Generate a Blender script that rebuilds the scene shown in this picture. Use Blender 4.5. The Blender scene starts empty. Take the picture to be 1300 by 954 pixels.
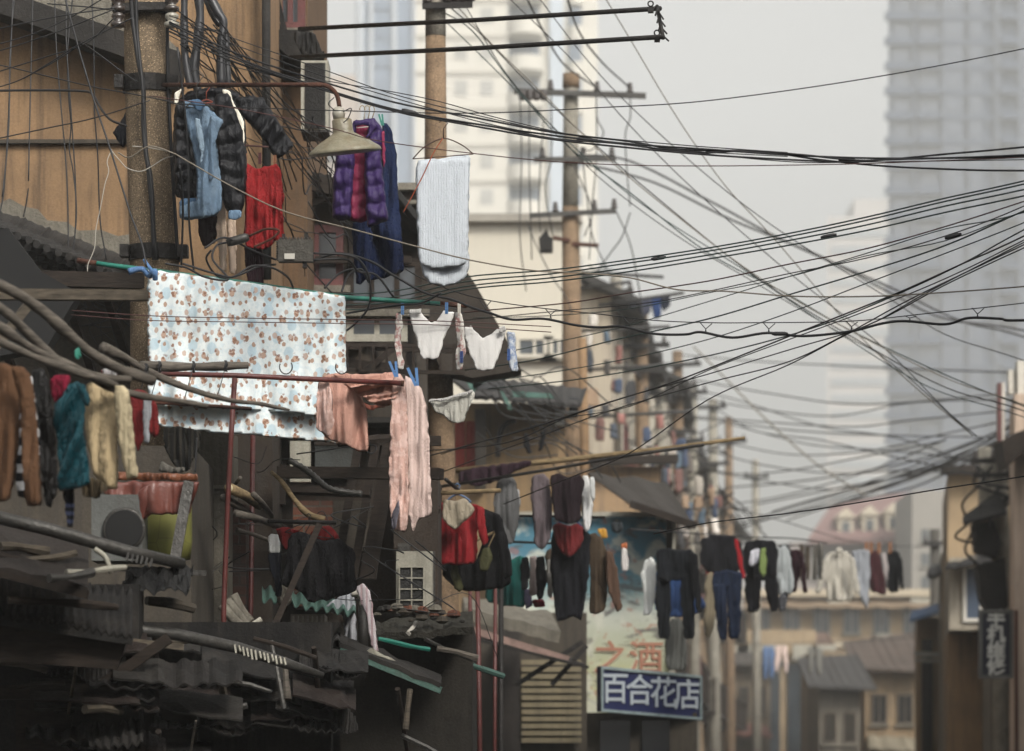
import bpy, math, random
import numpy as np
from mathutils import Vector, noise, geometry
random.seed(7)
R = math.radians
scene = bpy.context.scene
COL = scene.collection
FPX = 4875.0          # focal length of the 135 mm lens, in photo pixels
HZ = 1000.0           # the row of the horizon (eye level 1.7 m)
EYE = 1.7

def P(px, py, d):
    return Vector(((px - 650.0) / FPX * d, d, EYE + (HZ - py) / FPX * d))

# ------------------------------------------------------------------ mesh builder
class MB:
    def __init__(s): s.v = []; s.f = []
    def add(s, vs, fs):
        n = len(s.v); s.v += [tuple(v) for v in vs]; s.f += [tuple(i + n for i in f) for f in fs]; return s
    def hexa(s, c):      # 8 corners: bottom 4 ccw, top 4 ccw
        return s.add(c, [(3,2,1,0),(4,5,6,7),(0,1,5,4),(1,2,6,5),(2,3,7,6),(3,0,4,7)])
    def box(s, a, b):
        x0,x1 = sorted((a[0],b[0])); y0,y1 = sorted((a[1],b[1])); z0,z1 = sorted((a[2],b[2]))
        return s.hexa([(x0,y0,z0),(x1,y0,z0),(x1,y1,z0),(x0,y1,z0),(x0,y0,z1),(x1,y0,z1),(x1,y1,z1),(x0,y1,z1)])
    def pbox(s, x0, y0, x1, y1, d, dep, dz=0):   # pixel rectangle at depth d, dep metres deep
        a = P(x0, y0, d); b = P(x1, y1, d)
        return s.box((a.x, d, a.z), (b.x, d + dep, b.z))
    def prism(s, pts, z0, z1):    # plan polygon (ccw) extruded up
        n = len(pts)
        vs = [(p[0],p[1],z0) for p in pts] + [(p[0],p[1],z1) for p in pts]
        return s.add(vs, [tuple(reversed(range(n))), tuple(range(n,2*n))] + [(i,(i+1)%n,n+(i+1)%n,n+i) for i in range(n)])
    def ppoly(s, pts, d, dep):    # an outline in pixels at depth d, extruded back
        w = [P(x, y, d) for x, y in pts]
        area = sum(w[i].x*w[(i+1)%len(w)].z - w[(i+1)%len(w)].x*w[i].z for i in range(len(w)))
        if area < 0: w.reverse()
        n = len(w)
        vs = [tuple(q) for q in w] + [(q.x, q.y + dep, q.z) for q in w]
        return s.add(vs, [tuple(range(n)), tuple(reversed(range(n,2*n)))] + [((i+1)%n,i,n+i,n+(i+1)%n) for i in range(n)])
    def tube(s, pts, r, n=8, cap=True, wob=0):
        pts = [Vector(p) for p in pts]; m = len(pts); vs = []; fs = []
        rr = r if hasattr(r, '__len__') else [r] * m
        up = None
        for i, p in enumerate(pts):
            t = (pts[min(i+1,m-1)] - pts[max(i-1,0)])
            if t.length < 1e-9: t = Vector((0,0,1))
            t.normalize()
            if up is None:
                up = Vector((0,0,1)) if abs(t.z) < .9 else Vector((0,1,0))
            a = t.cross(up)
            if a.length < 1e-4: a = t.cross(Vector((1,0,0)))
            a.normalize(); b = a.cross(t).normalized(); up = b
            q = rr[i] * (1 + (wob * noise.noise(Vector((p.x*7, p.y*7, p.z*7))) if wob else 0))
            for k in range(n):
                th = 2*math.pi*k/n
                w = 1 + (wob*.5*noise.noise(Vector((k*1.7, i*.5, p.x*3))) if wob else 0)
                vs.append(p + (a*math.cos(th) + b*math.sin(th)) * q * w)
        for i in range(m-1):
            for k in range(n):
                fs.append((i*n+k, i*n+(k+1)%n, (i+1)*n+(k+1)%n, (i+1)*n+k))
        if cap: fs += [tuple(reversed(range(n))), tuple(range((m-1)*n, m*n))]
        return s.add(vs, fs)
    def bar(s, a, b, w, h):      # rectangular bar between two points
        a = Vector(a); b = Vector(b); t = (b-a).normalized()
        up = Vector((0,0,1)) if abs(t.z) < .9 else Vector((0,1,0))
        sx = t.cross(up).normalized() * w/2; sz = sx.cross(t).normalized() * h/2
        return s.hexa([a-sx-sz, a+sx-sz, b+sx-sz, b-sx-sz, a-sx+sz, a+sx+sz, b+sx+sz, b-sx+sz])
    def lathe(s, base, prof, n=20, axis=(0,0,1)):
        ax = Vector(axis).normalized(); o = Vector((1,0,0)) if abs(ax.x) < .8 else Vector((0,1,0))
        a = ax.cross(o).normalized(); b = ax.cross(a); base = Vector(base)
        vs = []; fs = []
        for r, h in prof:
            for k in range(n):
                th = 2*math.pi*k/n; vs.append(base + ax*h + (a*math.cos(th)+b*math.sin(th))*r)
        for i in range(len(prof)-1):
            for k in range(n): fs.append((i*n+k, i*n+(k+1)%n, (i+1)*n+(k+1)%n, (i+1)*n+k))
        fs += [tuple(reversed(range(n))), tuple(range((len(prof)-1)*n, len(prof)*n))]
        return s.add(vs, fs)
    def sheet(s, A, B, C, D, nu, nv, fn=None, th=.01):
        # four corners A-B (top edge) D-C (bottom edge); fn(u,v)->offset along the normal; th thickness
        A,B,C,D = map(Vector,(A,B,C,D)); nrm = (B-A).cross(D-A).normalized()
        vs = []; 
        for side in (0,1):
            for j in range(nv+1):
                for i in range(nu+1):
                    u = i/nu; v = j/nv
                    p = (A*(1-u)+B*u)*(1-v) + (D*(1-u)+C*u)*v
                    vs.append(p + nrm*((fn(u,v) if fn else 0) + (th if side else 0)))
        m = (nu+1)*(nv+1); fs = []
        for j in range(nv):
            for i in range(nu):
                q = (j*(nu+1)+i, j*(nu+1)+i+1, (j+1)*(nu+1)+i+1, (j+1)*(nu+1)+i)
                fs.append(q); fs.append(tuple(m+k for k in reversed(q)))
        for i in range(nu):
            a,b = i,i+1; fs.append((b,a,m+a,m+b))
            a,b = nv*(nu+1)+i, nv*(nu+1)+i+1; fs.append((a,b,m+b,m+a))
        for j in range(nv):
            a,b = j*(nu+1),(j+1)*(nu+1); fs.append((a,b,m+b,m+a))
            a,b = a+nu,b+nu; fs.append((b,a,m+a,m+b))
        return s.add(vs, fs)

# ------------------------------------------------------------------ things, parts, sub-parts
PENDING = []
class Part:
    def __init__(s, name, mb, mat, smooth=False, label=None): s.name=name; s.mb=mb; s.mat=mat; s.smooth=smooth; s.kids=[]; s.label=label
    def add(s, name, mb, mat, smooth=False, label=None):
        p = Part(name, mb, mat, smooth, label); s.kids.append(p); return p
class Thing:
    def __init__(s, name, label, cat, group=None, kind=None):
        s.name=name; s.label=label; s.cat=cat; s.group=group; s.kind=kind; s.parts=[]; s.solo=None; PENDING.append(s)
    def add(s, name, mb, mat, smooth=False, label=None):
        p = Part(name, mb, mat, smooth, label); s.parts.append(p); return p
def solo(name, mb, mat, label=None, cat=None, group=None, smooth=False, kind=None):
    t = Thing(name, label, cat, group, kind); t.solo = Part(name, mb, mat, smooth); return t
def props(o, t):
    if t.label: o['label'] = t.label
    if t.cat: o['category'] = t.cat
    if t.group: o['group'] = t.group
    if t.kind: o['kind'] = t.kind
def mesh_obj(part, loc):
    me = bpy.data.meshes.new(part.name)
    me.from_pydata([(x-loc[0], y-loc[1], z-loc[2]) for x,y,z in part.mb.v], [], part.mb.f)
    if part.smooth:
        me.polygons.foreach_set('use_smooth', [True]*len(me.polygons))
    me.materials.append(part.mat); me.update()
    o = bpy.data.objects.new(part.name, me); COL.objects.link(o)
    if part.label: o['label'] = part.label
    return o
def base_of(parts):
    v = np.array([p for q in parts for p in q.mb.v])
    lo, hi = v.min(0), v.max(0)
    return (float((lo[0]+hi[0])/2), float((lo[1]+hi[1])/2), float(lo[2]))
def finalize():
    for t in PENDING:
        if t.solo:
            if not t.solo.mb.v: continue
            loc = base_of([t.solo]); o = mesh_obj(t.solo, loc); o.location = loc; props(o, t); continue
        if not t.parts: continue
        loc = base_of(t.parts)
        root = bpy.data.objects.new(t.name, None); COL.objects.link(root); root.location = loc
        root.empty_display_size = .1; props(root, t)
        for p in t.parts:
            o = mesh_obj(p, loc); o.parent = root
            for k in p.kids:
                c = mesh_obj(k, loc); c.parent = o

# ------------------------------------------------------------------ materials
def srgb(r, g, b, k=1.0):
    f = lambda c: (c/255/12.92 if c <= 10 else ((c/255+.055)/1.055)**2.4) * k
    c = (f(r), f(g), f(b)); l = .3*c[0]+.59*c[1]+.11*c[2]; q = .5 + .48*min(1, l*1.15)
    return tuple((x*.93 + l*.07)*q for x in c)
MATS = {}
class NT:
    def __init__(s, name):
        s.m = bpy.data.materials.new(name); s.m.use_nodes = True; s.t = s.m.node_tree; s.b = s.t.nodes['Principled BSDF']
        s.co = s.t.nodes.new('ShaderNodeTexCoord').outputs['Object']
    def n(s, typ, **kw):
        q = s.t.nodes.new(typ)
        for k, v in kw.items(): setattr(q, k, v)
        return q
    def link(s, a, b): s.t.links.new(a, b)
    def mapping(s, sc, src=None, rot=(0,0,0), loc=(0,0,0)):
        m = s.n('ShaderNodeMapping'); m.inputs['Scale'].default_value = sc; m.inputs['Rotation'].default_value = rot; m.inputs['Location'].default_value = loc
        s.link(src or s.co, m.inputs['Vector']); return m.outputs[0]
    def noise(s, scale, vec=None, detail=4, rough=.6, dist=0):
        q = s.n('ShaderNodeTexNoise'); q.inputs['Scale'].default_value = scale; q.inputs['Detail'].default_value = detail
        q.inputs['Roughness'].default_value = rough; q.inputs['Distortion'].default_value = dist
        s.link(vec or s.co, q.inputs['Vector']); return q.outputs['Fac']
    def vor(s, scale, vec=None, rnd=1, feature='F1', out='Distance', dims='3D'):
        q = s.n('ShaderNodeTexVoronoi'); q.feature = feature; q.voronoi_dimensions = dims; q.inputs['Scale'].default_value = scale; q.inputs['Randomness'].default_value = rnd
        s.link(vec or s.co, q.inputs['Vector']); return q.outputs[out]
    def ramp(s, fac, stops, interp='LINEAR'):
        q = s.n('ShaderNodeValToRGB'); q.color_ramp.interpolation = interp
        el = q.color_ramp.elements
        while len(el) < len(stops): el.new(.5)
        for e, (p, c) in zip(el, stops):
            e.position = p; e.color = (c, c, c, 1) if not hasattr(c, '__len__') else (*c, 1)
        s.link(fac, q.inputs[0]); return q.outputs[0]
    def mix(s, fac, a, b, mode='MIX'):
        q = s.n('ShaderNodeMix'); q.data_type = 'RGBA'; q.blend_type = mode
        for inp, v in ((q.inputs[0], fac), (q.inputs[6], a), (q.inputs[7], b)):
            if isinstance(v, (int, float)): inp.default_value = v
            elif isinstance(v, tuple): inp.default_value = (*v, 1)
            else: s.link(v, inp)
        return q.outputs[2]
    def math(s, op, a, b=0.0, c=None):
        q = s.n('ShaderNodeMath'); q.operation = op
        for i, v in enumerate((a, b) if c is None else (a, b, c)):
            if isinstance(v, (int, float)): q.inputs[i].default_value = v
            else: s.link(v, q.inputs[i])
        return q.outputs[0]
    def bump(s, h, strength=.3, dist=.01, prev=None):
        q = s.n('ShaderNodeBump'); q.inputs['Strength'].default_value = strength; q.inputs['Distance'].default_value = dist
        s.link(h, q.inputs['Height'])
        if prev: s.link(prev, q.inputs['Normal'])
        return q.outputs[0]
    def out(s, col=None, rough=.8, metal=0, nrm=None, spec=.3, sheen=0):
        b = s.b
        if col is not None:
            if isinstance(col, tuple): b.inputs['Base Color'].default_value = (*col, 1)
            else: s.link(col, b.inputs['Base Color'])
        if isinstance(rough, (int, float)): b.inputs['Roughness'].default_value = rough
        else: s.link(rough, b.inputs['Roughness'])
        b.inputs['Metallic'].default_value = metal; b.inputs['Specular IOR Level'].default_value = spec
        if sheen: b.inputs['Sheen Weight'].default_value = sheen
        if nrm: s.link(nrm, b.inputs['Normal'])
        return s.m
def mul(c, k): return tuple(min(.95, x*k) for x in c)

def grit(name, col, rough=.8, var=.3, scale=6, streak=.3, dirt=.35, dirtcol=(.035,.03,.025), bump=.35, fine=60, metal=0, spec=.3):
    """painted, plastered, concrete or metal surface with stains, vertical runs and grain"""
    if name in MATS: return MATS[name]
    t = NT(name)
    a = t.noise(scale, detail=6)
    c = t.mix(t.ramp(a, [(.3, 0.0), (.7, 1.0)]), mul(col, 1-var), mul(col, 1+var*.7))
    f = t.noise(fine, detail=3)
    c = t.mix(t.math('MULTIPLY', t.ramp(f, [(.4, 0.0), (.65, 1.0)]), .35), c, mul(col, .55))
    if streak:
        st = t.noise(3, vec=t.mapping((5, 5, .35)), detail=5)
        c = t.mix(t.math('MULTIPLY', t.ramp(st, [(.47, 0.0), (.68, 1.0)]), streak), c, dirtcol)
    if dirt:
        d = t.noise(scale*.35, detail=8, rough=.7, vec=t.mapping((1,1,1), loc=(3,7,2)))
        c = t.mix(t.math('MULTIPLY', t.ramp(d, [(.5, 0.0), (.68, 1.0)]), dirt), c, dirtcol)
    n = t.bump(f, bump, .01); n = t.bump(a, bump, .03, n)
    rr = t.ramp(f, [(.3, max(.05, rough-.15)), (.7, min(1, rough+.1))])
    MATS[name] = t.out(c, rr, metal, n, spec); return MATS[name]

def fabric(name, col, kind='plain', col2=None, var=.12, wr=.5, sheen=0.0, rough=.92, sc=1.0):
    if name in MATS: return MATS[name]
    t = NT(name)
    a = t.noise(9*sc, vec=t.mapping((1.6,1.6,.5)), detail=3)
    c = t.mix(a, mul(col, 1-var), mul(col, 1+var))
    wv = t.noise(300, detail=2)
    wrk = t.noise(14*sc, vec=t.mapping((1.6,1,.45)), detail=4, rough=.55, dist=.6)
    rg = t.math('ABSOLUTE', t.math('SUBTRACT', t.noise(11*sc, vec=t.mapping((1.5,1,.6), loc=(3,3,3)), detail=3, dist=1.2), .5))
    n = t.bump(wv, .35, .003); n = t.bump(wrk, wr, .03, n); n = t.bump(t.ramp(rg, [(0.0,0.0),(.07,1.0)]), wr*.6, .012, n)
    c = t.mix(t.math('MULTIPLY', t.ramp(wv, [(.35,0.0),(.65,1.0)]), .16), c, mul(col, .5))
    sep = t.n('ShaderNodeSeparateXYZ'); t.link(t.co, sep.inputs[0]); X, Z = sep.outputs[0], sep.outputs[2]
    if kind == 'knit':
        w = t.n('ShaderNodeTexWave'); w.wave_type = 'BANDS'; w.bands_direction = 'X'; w.inputs['Scale'].default_value = 4.2; w.inputs['Distortion'].default_value = 1.2; w.inputs['Detail Scale'].default_value = 3
        t.link(t.co, w.inputs[0])
        v = t.vor(34, vec=t.mapping((1,1,.9)))
        h = t.math('MULTIPLY', t.ramp(w.outputs['Fac'], [(.35, 0.0),(.6, 1.0)]), v)
        n = t.bump(h, .55, .012, n); c = t.mix(t.math('MULTIPLY', h, .9), c, mul(col, .45))
    if kind == 'rib':
        w = t.n('ShaderNodeTexWave'); w.bands_direction = 'X'; w.inputs['Scale'].default_value = 26; w.inputs['Distortion'].default_value = .5
        t.link(t.co, w.inputs[0]); n = t.bump(w.outputs['Fac'], .5, .006, n); c = t.mix(t.math('MULTIPLY', w.outputs['Fac'], .3), c, mul(col, .5))
    if kind == 'stripe':
        s_ = t.math('FRACT', t.math('MULTIPLY', Z, 12*sc)); c = t.mix(t.math('GREATER_THAN', s_, .5), c, col2)
    if kind == 'hstripe':
        s_ = t.math('FRACT', t.math('MULTIPLY', Z, 26)); c = t.mix(t.math('MULTIPLY', t.math('GREATER_THAN', s_, .65), .45), c, col2)
    if kind == 'vstripe':
        s_ = t.math('FRACT', t.math('MULTIPLY', X, 28)); c = t.mix(t.math('MULTIPLY', t.math('GREATER_THAN', s_, .6), .5), c, col2)
    if kind == 'denim':
        d = t.noise(220, vec=t.mapping((1,1,.3)), detail=2); c = t.mix(t.math('MULTIPLY', d, .5), c, mul(col, 1.8))
        fd = t.noise(3.5*sc, detail=2); c = t.mix(t.math('MULTIPLY', t.ramp(fd, [(.5,0.0),(.7,1.0)]), .4), c, col2 or mul(col, 2))
    if kind == 'lace':
        v = t.vor(26, vec=t.mapping((1.4,1,.8))); q = t.noise(22, detail=5)
        pt = t.math('MULTIPLY', t.ramp(q, [(.48,0.0),(.56,1.0)]), .7); c = t.mix(pt, c, col2)
        n = t.bump(v, .5, .006, n)
    if kind == 'terry':
        w = t.n('ShaderNodeTexWave'); w.bands_direction = 'X'; w.inputs['Scale'].default_value = 30; w.inputs['Distortion'].default_value = 2.5
        t.link(t.co, w.inputs[0]); n = t.bump(w.outputs['Fac'], .5, .004, n)
        n = t.bump(t.noise(160, detail=3), .7, .006, n); c = t.mix(t.math('MULTIPLY', w.outputs['Fac'], .12), c, mul(col, .7))
    if kind == 'bears':
        # off-white cotton with small brown bear-like blobs and pale blue ovals
        g = t.noise(5, detail=2); c = t.mix(g, srgb(214,226,230), srgb(232,236,232))
        fb = t.noise(32, detail=3); c = t.mix(t.math('MULTIPLY', t.ramp(fb, [(.46,0.0),(.6,1.0)]), .4), c, srgb(190,214,224))
        wob = t.noise(38, detail=2)
        v0 = t.n('ShaderNodeVectorMath'); v0.operation = 'ADD'; wv_ = t.n('ShaderNodeCombineXYZ')
        t.link(t.math('MULTIPLY', t.math('SUBTRACT', wob, .5), .02), wv_.inputs[0]); t.link(t.math('MULTIPLY', t.math('SUBTRACT', t.noise(33, vec=t.mapping((1,1,1), loc=(5,5,5))), .5), .02), wv_.inputs[2])
        t.link(t.co, v0.inputs[0]); t.link(wv_.outputs[0], v0.inputs[1])
        s2 = t.n('ShaderNodeSeparateXYZ'); t.link(v0.outputs[0], s2.inputs[0]); c2 = t.n('ShaderNodeCombineXYZ'); t.link(s2.outputs[0], c2.inputs[0]); t.link(s2.outputs[2], c2.inputs[1]); flat = c2.outputs[0]
        b1 = t.vor(7.5, vec=t.mapping((1,.75,1), src=flat, loc=(2,3.3,0)), rnd=.7, dims='2D')
        c = t.mix(t.ramp(b1, [(.2,.6),(.25,0.0)]), c, srgb(172,206,222))
        for sc_, lo, col_, off, zz in ((10.4,.145,srgb(206,174,152),(0,0,0),.72), (10.4,.08,srgb(178,142,120),(.1,0,.22),.72), (10.4,.12,srgb(208,186,172),(3.5,0,2.5),.7), (10.4,.1,srgb(194,162,140),(.45,0,.6),.72)):
            b2 = t.vor(sc_, vec=t.mapping((1,zz,1), src=flat, loc=(off[0],off[2],0)), rnd=.38, dims='2D')
            c = t.mix(t.ramp(b2, [(lo,1.0),(lo+.03,0.0)]), c, col_)
        b3 = t.vor(34, vec=flat, rnd=1, dims='2D'); nearb = t.ramp(t.vor(10.4, vec=t.mapping((1,.72,1), src=flat), rnd=.5, dims='2D'), [(.18,.8),(.3,0.0)]); c = t.mix(t.math('MULTIPLY', nearb, t.ramp(b3, [(.3,1.0),(.36,0.0)])), c, srgb(160,108,80))
    MATS[name] = t.out(c, rough, 0, n, .2, sheen); return MATS[name]

def brickmat(name, col, mortar, sc=1.0):
    if name in MATS: return MATS[name]
    t = NT(name); q = t.n('ShaderNodeTexBrick'); q.inputs['Scale'].default_value = 1
    q.inputs['Brick Width'].default_value = .24; q.inputs['Row Height'].default_value = .07; q.inputs['Mortar Size'].default_value = .008; q.inputs['Bias'].default_value = -.2
    sep = t.n('ShaderNodeSeparateXYZ'); t.link(t.co, sep.inputs[0]); cb = t.n('ShaderNodeCombineXYZ')
    t.link(t.math('ADD', sep.outputs[0], sep.outputs[1]), cb.inputs[0]); t.link(sep.outputs[2], cb.inputs[1]); t.link(cb.outputs[0], q.inputs[0])
    q.inputs['Color1'].default_value = (*col,1); q.inputs['Color2'].default_value = (*mul(col,.55),1); q.inputs['Mortar'].default_value = (*mortar,1)
    d = t.noise(4, detail=6); c = t.mix(t.math('MULTIPLY', t.ramp(d, [(.45,0.0),(.7,1.0)]), .6), q.outputs[0], (.05,.045,.04))
    n = t.bump(q.outputs['Fac'], .6, -.01); n = t.bump(t.noise(60), .4, .01, n)
    MATS[name] = t.out(c, .9, 0, n, .2); return MATS[name]
def wood(name, col, rough=.85):
    if name in MATS: return MATS[name]
    t = NT(name); g = t.noise(18, vec=t.mapping((.6,.6,3)), detail=5); h = t.noise(3, detail=5)
    c = t.mix(t.ramp(g,[(.35,0.0),(.65,1.0)]), mul(col,.5), mul(col,1.3)); c = t.mix(t.math('MULTIPLY', t.ramp(h,[(.5,0.0),(.7,1.0)]), .6), c, mul(col,.35))
    MATS[name] = t.out(c, rough, 0, t.bump(g,.4,.01), .25); return MATS[name]
def glassmat(name, col, rough=.15):
    if name in MATS: return MATS[name]
    t = NT(name); h = t.noise(1.5, detail=2); c = t.mix(h, mul(col,.5), mul(col,1.5))
    MATS[name] = t.out(c, rough, 0, None, .8); return MATS[name]
def concrete_pole(name, col):
    t = NT(name); v = t.vor(70); a = t.noise(5, detail=6); f = t.noise(110, detail=3)
    c = t.mix(t.ramp(a,[(.35,0.0),(.65,1.0)]), mul(col,.75), mul(col,1.25))
    c = t.mix(t.ramp(v,[(.2,.8),(.36,0.0)]), c, mul(col,2.4)); c = t.mix(t.ramp(f,[(.5,0.0),(.62,.8)]), c, mul(col,.35))
    st = t.noise(3, vec=t.mapping((6,6,.3)), detail=4); c = t.mix(t.ramp(st,[(.55,0.0),(.75,.5)]), c, (.04,.035,.03))
    return t.out(c, .9, 0, t.bump(f,.6,.01), .2)

# ------------------------------------------------------------------ cloth
def chaikin(p, k=1):
    for _ in range(k):
        q = []
        for i in range(len(p)):
            a = p[i]; b = p[(i+1)%len(p)]
            q += [(a[0]*.87+b[0]*.13, a[1]*.87+b[1]*.13), (a[0]*.13+b[0]*.87, a[1]*.13+b[1]*.87)]
        p = q
    return p
def cloth(outline, d, th=.018, fold=.02, freq=9, seed=0, step=None, slant=0.0, puff=0, edge=.022, round_=1, top=.25, drop=0.0, diag=0.0):
    """outline: pixels of a hanging cloth; becomes a closed two-layer shell with folds. th half thickness in m, slant: metres of depth per metre across."""
    out = chaikin([tuple(map(float, q)) for q in outline], round_) if round_ else [tuple(map(float,q)) for q in outline]
    xs = [q[0] for q in out]; ys = [q[1] for q in out]
    w = max(xs)-min(xs); h = max(ys)-min(ys); mpp = d/FPX
    st = step or max(1.3, min(4.0, math.sqrt(w*h/900.0)))
    pts = []
    for i in range(len(out)):
        a = out[i]; b = out[(i+1)%len(out)]; L = math.hypot(b[0]-a[0], b[1]-a[1]); k = max(1, int(round(L/st)))
        for j in range(k): pts.append((a[0]+(b[0]-a[0])*j/k, a[1]+(b[1]-a[1])*j/k))
    jt = min(1.1, .012/mpp)
    pts = [(x+jt*noise.noise(Vector((x*.11, y*.11, seed+2.2)))*1.6+jt*.5*noise.noise(Vector((x*.4, y*.4, seed+5.2))), y+jt*noise.noise(Vector((x*.11, y*.11, seed+7.7)))*1.6+jt*.5*noise.noise(Vector((x*.4, y*.4, seed+8.2)))) for x, y in pts]
    nb = len(pts); B = np.array(pts); B2 = np.roll(B, -1, 0)
    gx, gy = np.meshgrid(np.arange(min(xs)+st/2, max(xs), st), np.arange(min(ys)+st/2, max(ys), st*.87))
    gx = gx + (np.arange(gx.shape[0]) % 2)[:,None]*st/2
    G = np.stack([gx.ravel(), gy.ravel()], 1)
    def dist(Q):
        ab = B2-B; L2 = (ab**2).sum(1)+1e-12
        t = np.clip(((Q[:,None,:]-B[None])*ab[None]).sum(2)/L2[None], 0, 1)
        c = B[None]+t[...,None]*ab[None]; return np.sqrt(((Q[:,None,:]-c)**2).sum(2)).min(1)
    inside = np.zeros(len(G), bool)
    for a, b in zip(B, B2):
        c = ((a[1] > G[:,1]) != (b[1] > G[:,1]))
        with np.errstate(divide='ignore', invalid='ignore'):
            xx = (b[0]-a[0])*(G[:,1]-a[1])/(b[1]-a[1]+1e-12)+a[0]
        inside ^= c & (G[:,0] < xx)
    G = G[inside]
    if len(G):
        G = G[dist(G) > st*.45]
    allp = [Vector(p) for p in pts] + [Vector((float(q[0]), float(q[1]))) for q in G]
    r = geometry.delaunay_2d_cdt(allp, [(i,(i+1)%nb) for i in range(nb)], [list(range(nb))], 1, 1e-4)
    vv = np.array([(q.x, q.y) for q in r[0]]); ff = r[2]
    e = dist(vv); on = e < 1e-3
    x0 = (min(xs)+max(xs))/2; y0 = min(ys); mb = MB(); front = []; back = []; vs = []
    for k, (x, y) in enumerate(vv):
        u = (x-x0)*mpp; v = (y-y0)/max(h,1); em = e[k]*mpp
        a = top + (1-top)*min(1, v*1.4); th_ = th if puff else th*.4
        q1 = noise.noise(Vector((u*freq + diag*v*2, v*h*mpp*freq*.22, seed*3.7))); q2 = noise.noise(Vector((u*freq*2.4 + diag*v*3, v*h*mpp*freq*.16, seed+9.1)))
        q3 = noise.noise(Vector((u*freq*4.6, v*h*mpp*freq*.45, seed+19.1)))
        f = q1*1.3 + (.45-abs(q1)*1.9) + (.3-abs(q2)*1.4)*1.0 + q3*.35
        g = noise.noise(Vector((u*4, v*h*mpp*5, seed*1.3+40)))*.35
        fo = (f*a + g)*fold
        t = th_*math.sqrt(min(1.0, em/edge)) if em > 0 else 0
        if puff: t *= (.62 + .38*abs(math.sin(math.pi*v*h*mpp/puff + 1.3*noise.noise(Vector((u*9, v*3, seed))))))*1.15 + .35*noise.noise(Vector((u*22, v*h*mpp*16, seed)))*min(1, em/.03)
        base = P(x, y, d)
        sl = slant*u + drop*v
        vs.append((base.x, d + sl + fo - t, base.z)); front.append(k)
    n = len(vv); back = [0]*n; m = n
    for k, (x, y) in enumerate(vv):
        if on[k]: back[k] = k
        else:
            b = P(x, y, d); fx = vs[k]; u = (x-x0)*mpp
            em = e[k]*mpp; t = (th if puff else th*.4)*math.sqrt(min(1.0, em/edge))
            vs.append((fx[0], fx[1]+2*t+.002, fx[2])); back[k] = m; m += 1
    fs = []
    for f in ff:
        a = vv[f[0]]; b = vv[f[1]]; c = vv[f[2]]
        ccw = (b[0]-a[0])*(c[1]-a[1])-(b[1]-a[1])*(c[0]-a[0])
        g = tuple(f) if ccw < 0 else tuple(reversed(f))   # y grows downwards: front faces the camera
        fs.append(g); gb = tuple(back[i] for i in reversed(g))
        if not all(on[i] for i in g): fs.append(gb)
    return mb.add(vs, fs)

def garment(name, label, cat, parts, group=None):
    """parts: list of (part name, outline, d, material, kwargs)"""
    t = Thing(name, label, cat, group)
    if len(parts) == 1:
        n_, o_, d_, m_, k_ = parts[0]; t.solo = Part(name, cloth(o_, d_, **k_), m_, True); return t
    for n_, o_, d_, m_, k_ in parts: t.add(n_, cloth(o_, d_, **k_), m_, True)
    return t

def spline(pts, per=8):
    """Catmull-Rom through 3-D points"""
    p = [Vector(q) for q in pts]; p = [p[0]*2-p[1]] + p + [p[-1]*2-p[-2]]; out = []
    for i in range(1, len(p)-2):
        for k in range(per):
            t = k/per
            out.append(.5*((2*p[i]) + (p[i+1]-p[i-1])*t + (2*p[i-1]-5*p[i]+4*p[i+1]-p[i+2])*t*t + (3*p[i]-p[i-1]-3*p[i+1]+p[i+2])*t**3))
    out.append(p[-2]); return out
def wire(pts, d0, d1, r, mat, label, group=None, name='overhead_wire', cat='wire', per=6, n=5, jit=0):
    k = len(pts); W = []
    for i, q in enumerate(pts):
        dd = q[2] if len(q) > 2 else d0 + (d1-d0)*i/max(1,k-1)
        W.append(P(q[0] + (random.uniform(-jit,jit) if jit else 0), q[1] + (random.uniform(-jit,jit) if jit else 0), dd))
    return solo(name, MB().tube(spline(W, per), r, n), mat, label, cat, group, smooth=True)
def text_mb(txt, size, loc, ext=.004, rot=None, sx=1.0, bold=0.0):
    cu = bpy.data.curves.new('lettering', 'FONT'); cu.body = txt; cu.size = size; cu.extrude = ext; cu.offset = bold
    cu.align_x = 'CENTER'; cu.align_y = 'CENTER'
    o = bpy.data.objects.new('lettering', cu); COL.objects.link(o); dg = bpy.context.evaluated_depsgraph_get()
    me = bpy.data.meshes.new_from_object(o.evaluated_get(dg)); mb = MB(); c, s = math.cos(rot or 0), math.sin(rot or 0)
    mb.add([(loc[0]+v.co.x*sx*c, loc[1]+v.co.x*sx*s-v.co.z, loc[2]+v.co.y) for v in me.vertices], [tuple(f.vertices) for f in me.polygons])
    bpy.data.objects.remove(o); bpy.data.curves.remove(cu); bpy.data.meshes.remove(me); return mb
# ================================================================== WORLD, CAMERA, LIGHT
SUN_EL, SUN_AZ = 38.0, 150.0      # azimuth from +Y towards +X: the sun stands behind the camera, to the right, veiled
w = bpy.data.worlds.new("World"); scene.world = w; w.use_nodes = True
nt = w.node_tree; bg = nt.nodes['Background']
sky = nt.nodes.new('ShaderNodeTexSky'); sky.sky_type = 'NISHITA'; sky.sun_disc = False
sky.sun_elevation = R(SUN_EL); sky.sun_rotation = R(SUN_AZ); sky.air_density = 1.0; sky.dust_density = 7.0; sky.ozone_density = 1.0
hs = nt.nodes.new('ShaderNodeHueSaturation'); hs.inputs['Saturation'].default_value = .1     # overcast, colourless sky
nt.links.new(sky.outputs[0], hs.inputs['Color']); nt.links.new(hs.outputs[0], bg.inputs[0]); bg.inputs[1].default_value = .15
sd = bpy.data.lights.new('sun', 'SUN'); sd.energy = 1.6; sd.angle = R(12); sd.color = (1, .93, .82)
so = bpy.data.objects.new('sun', sd); COL.objects.link(so)
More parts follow.
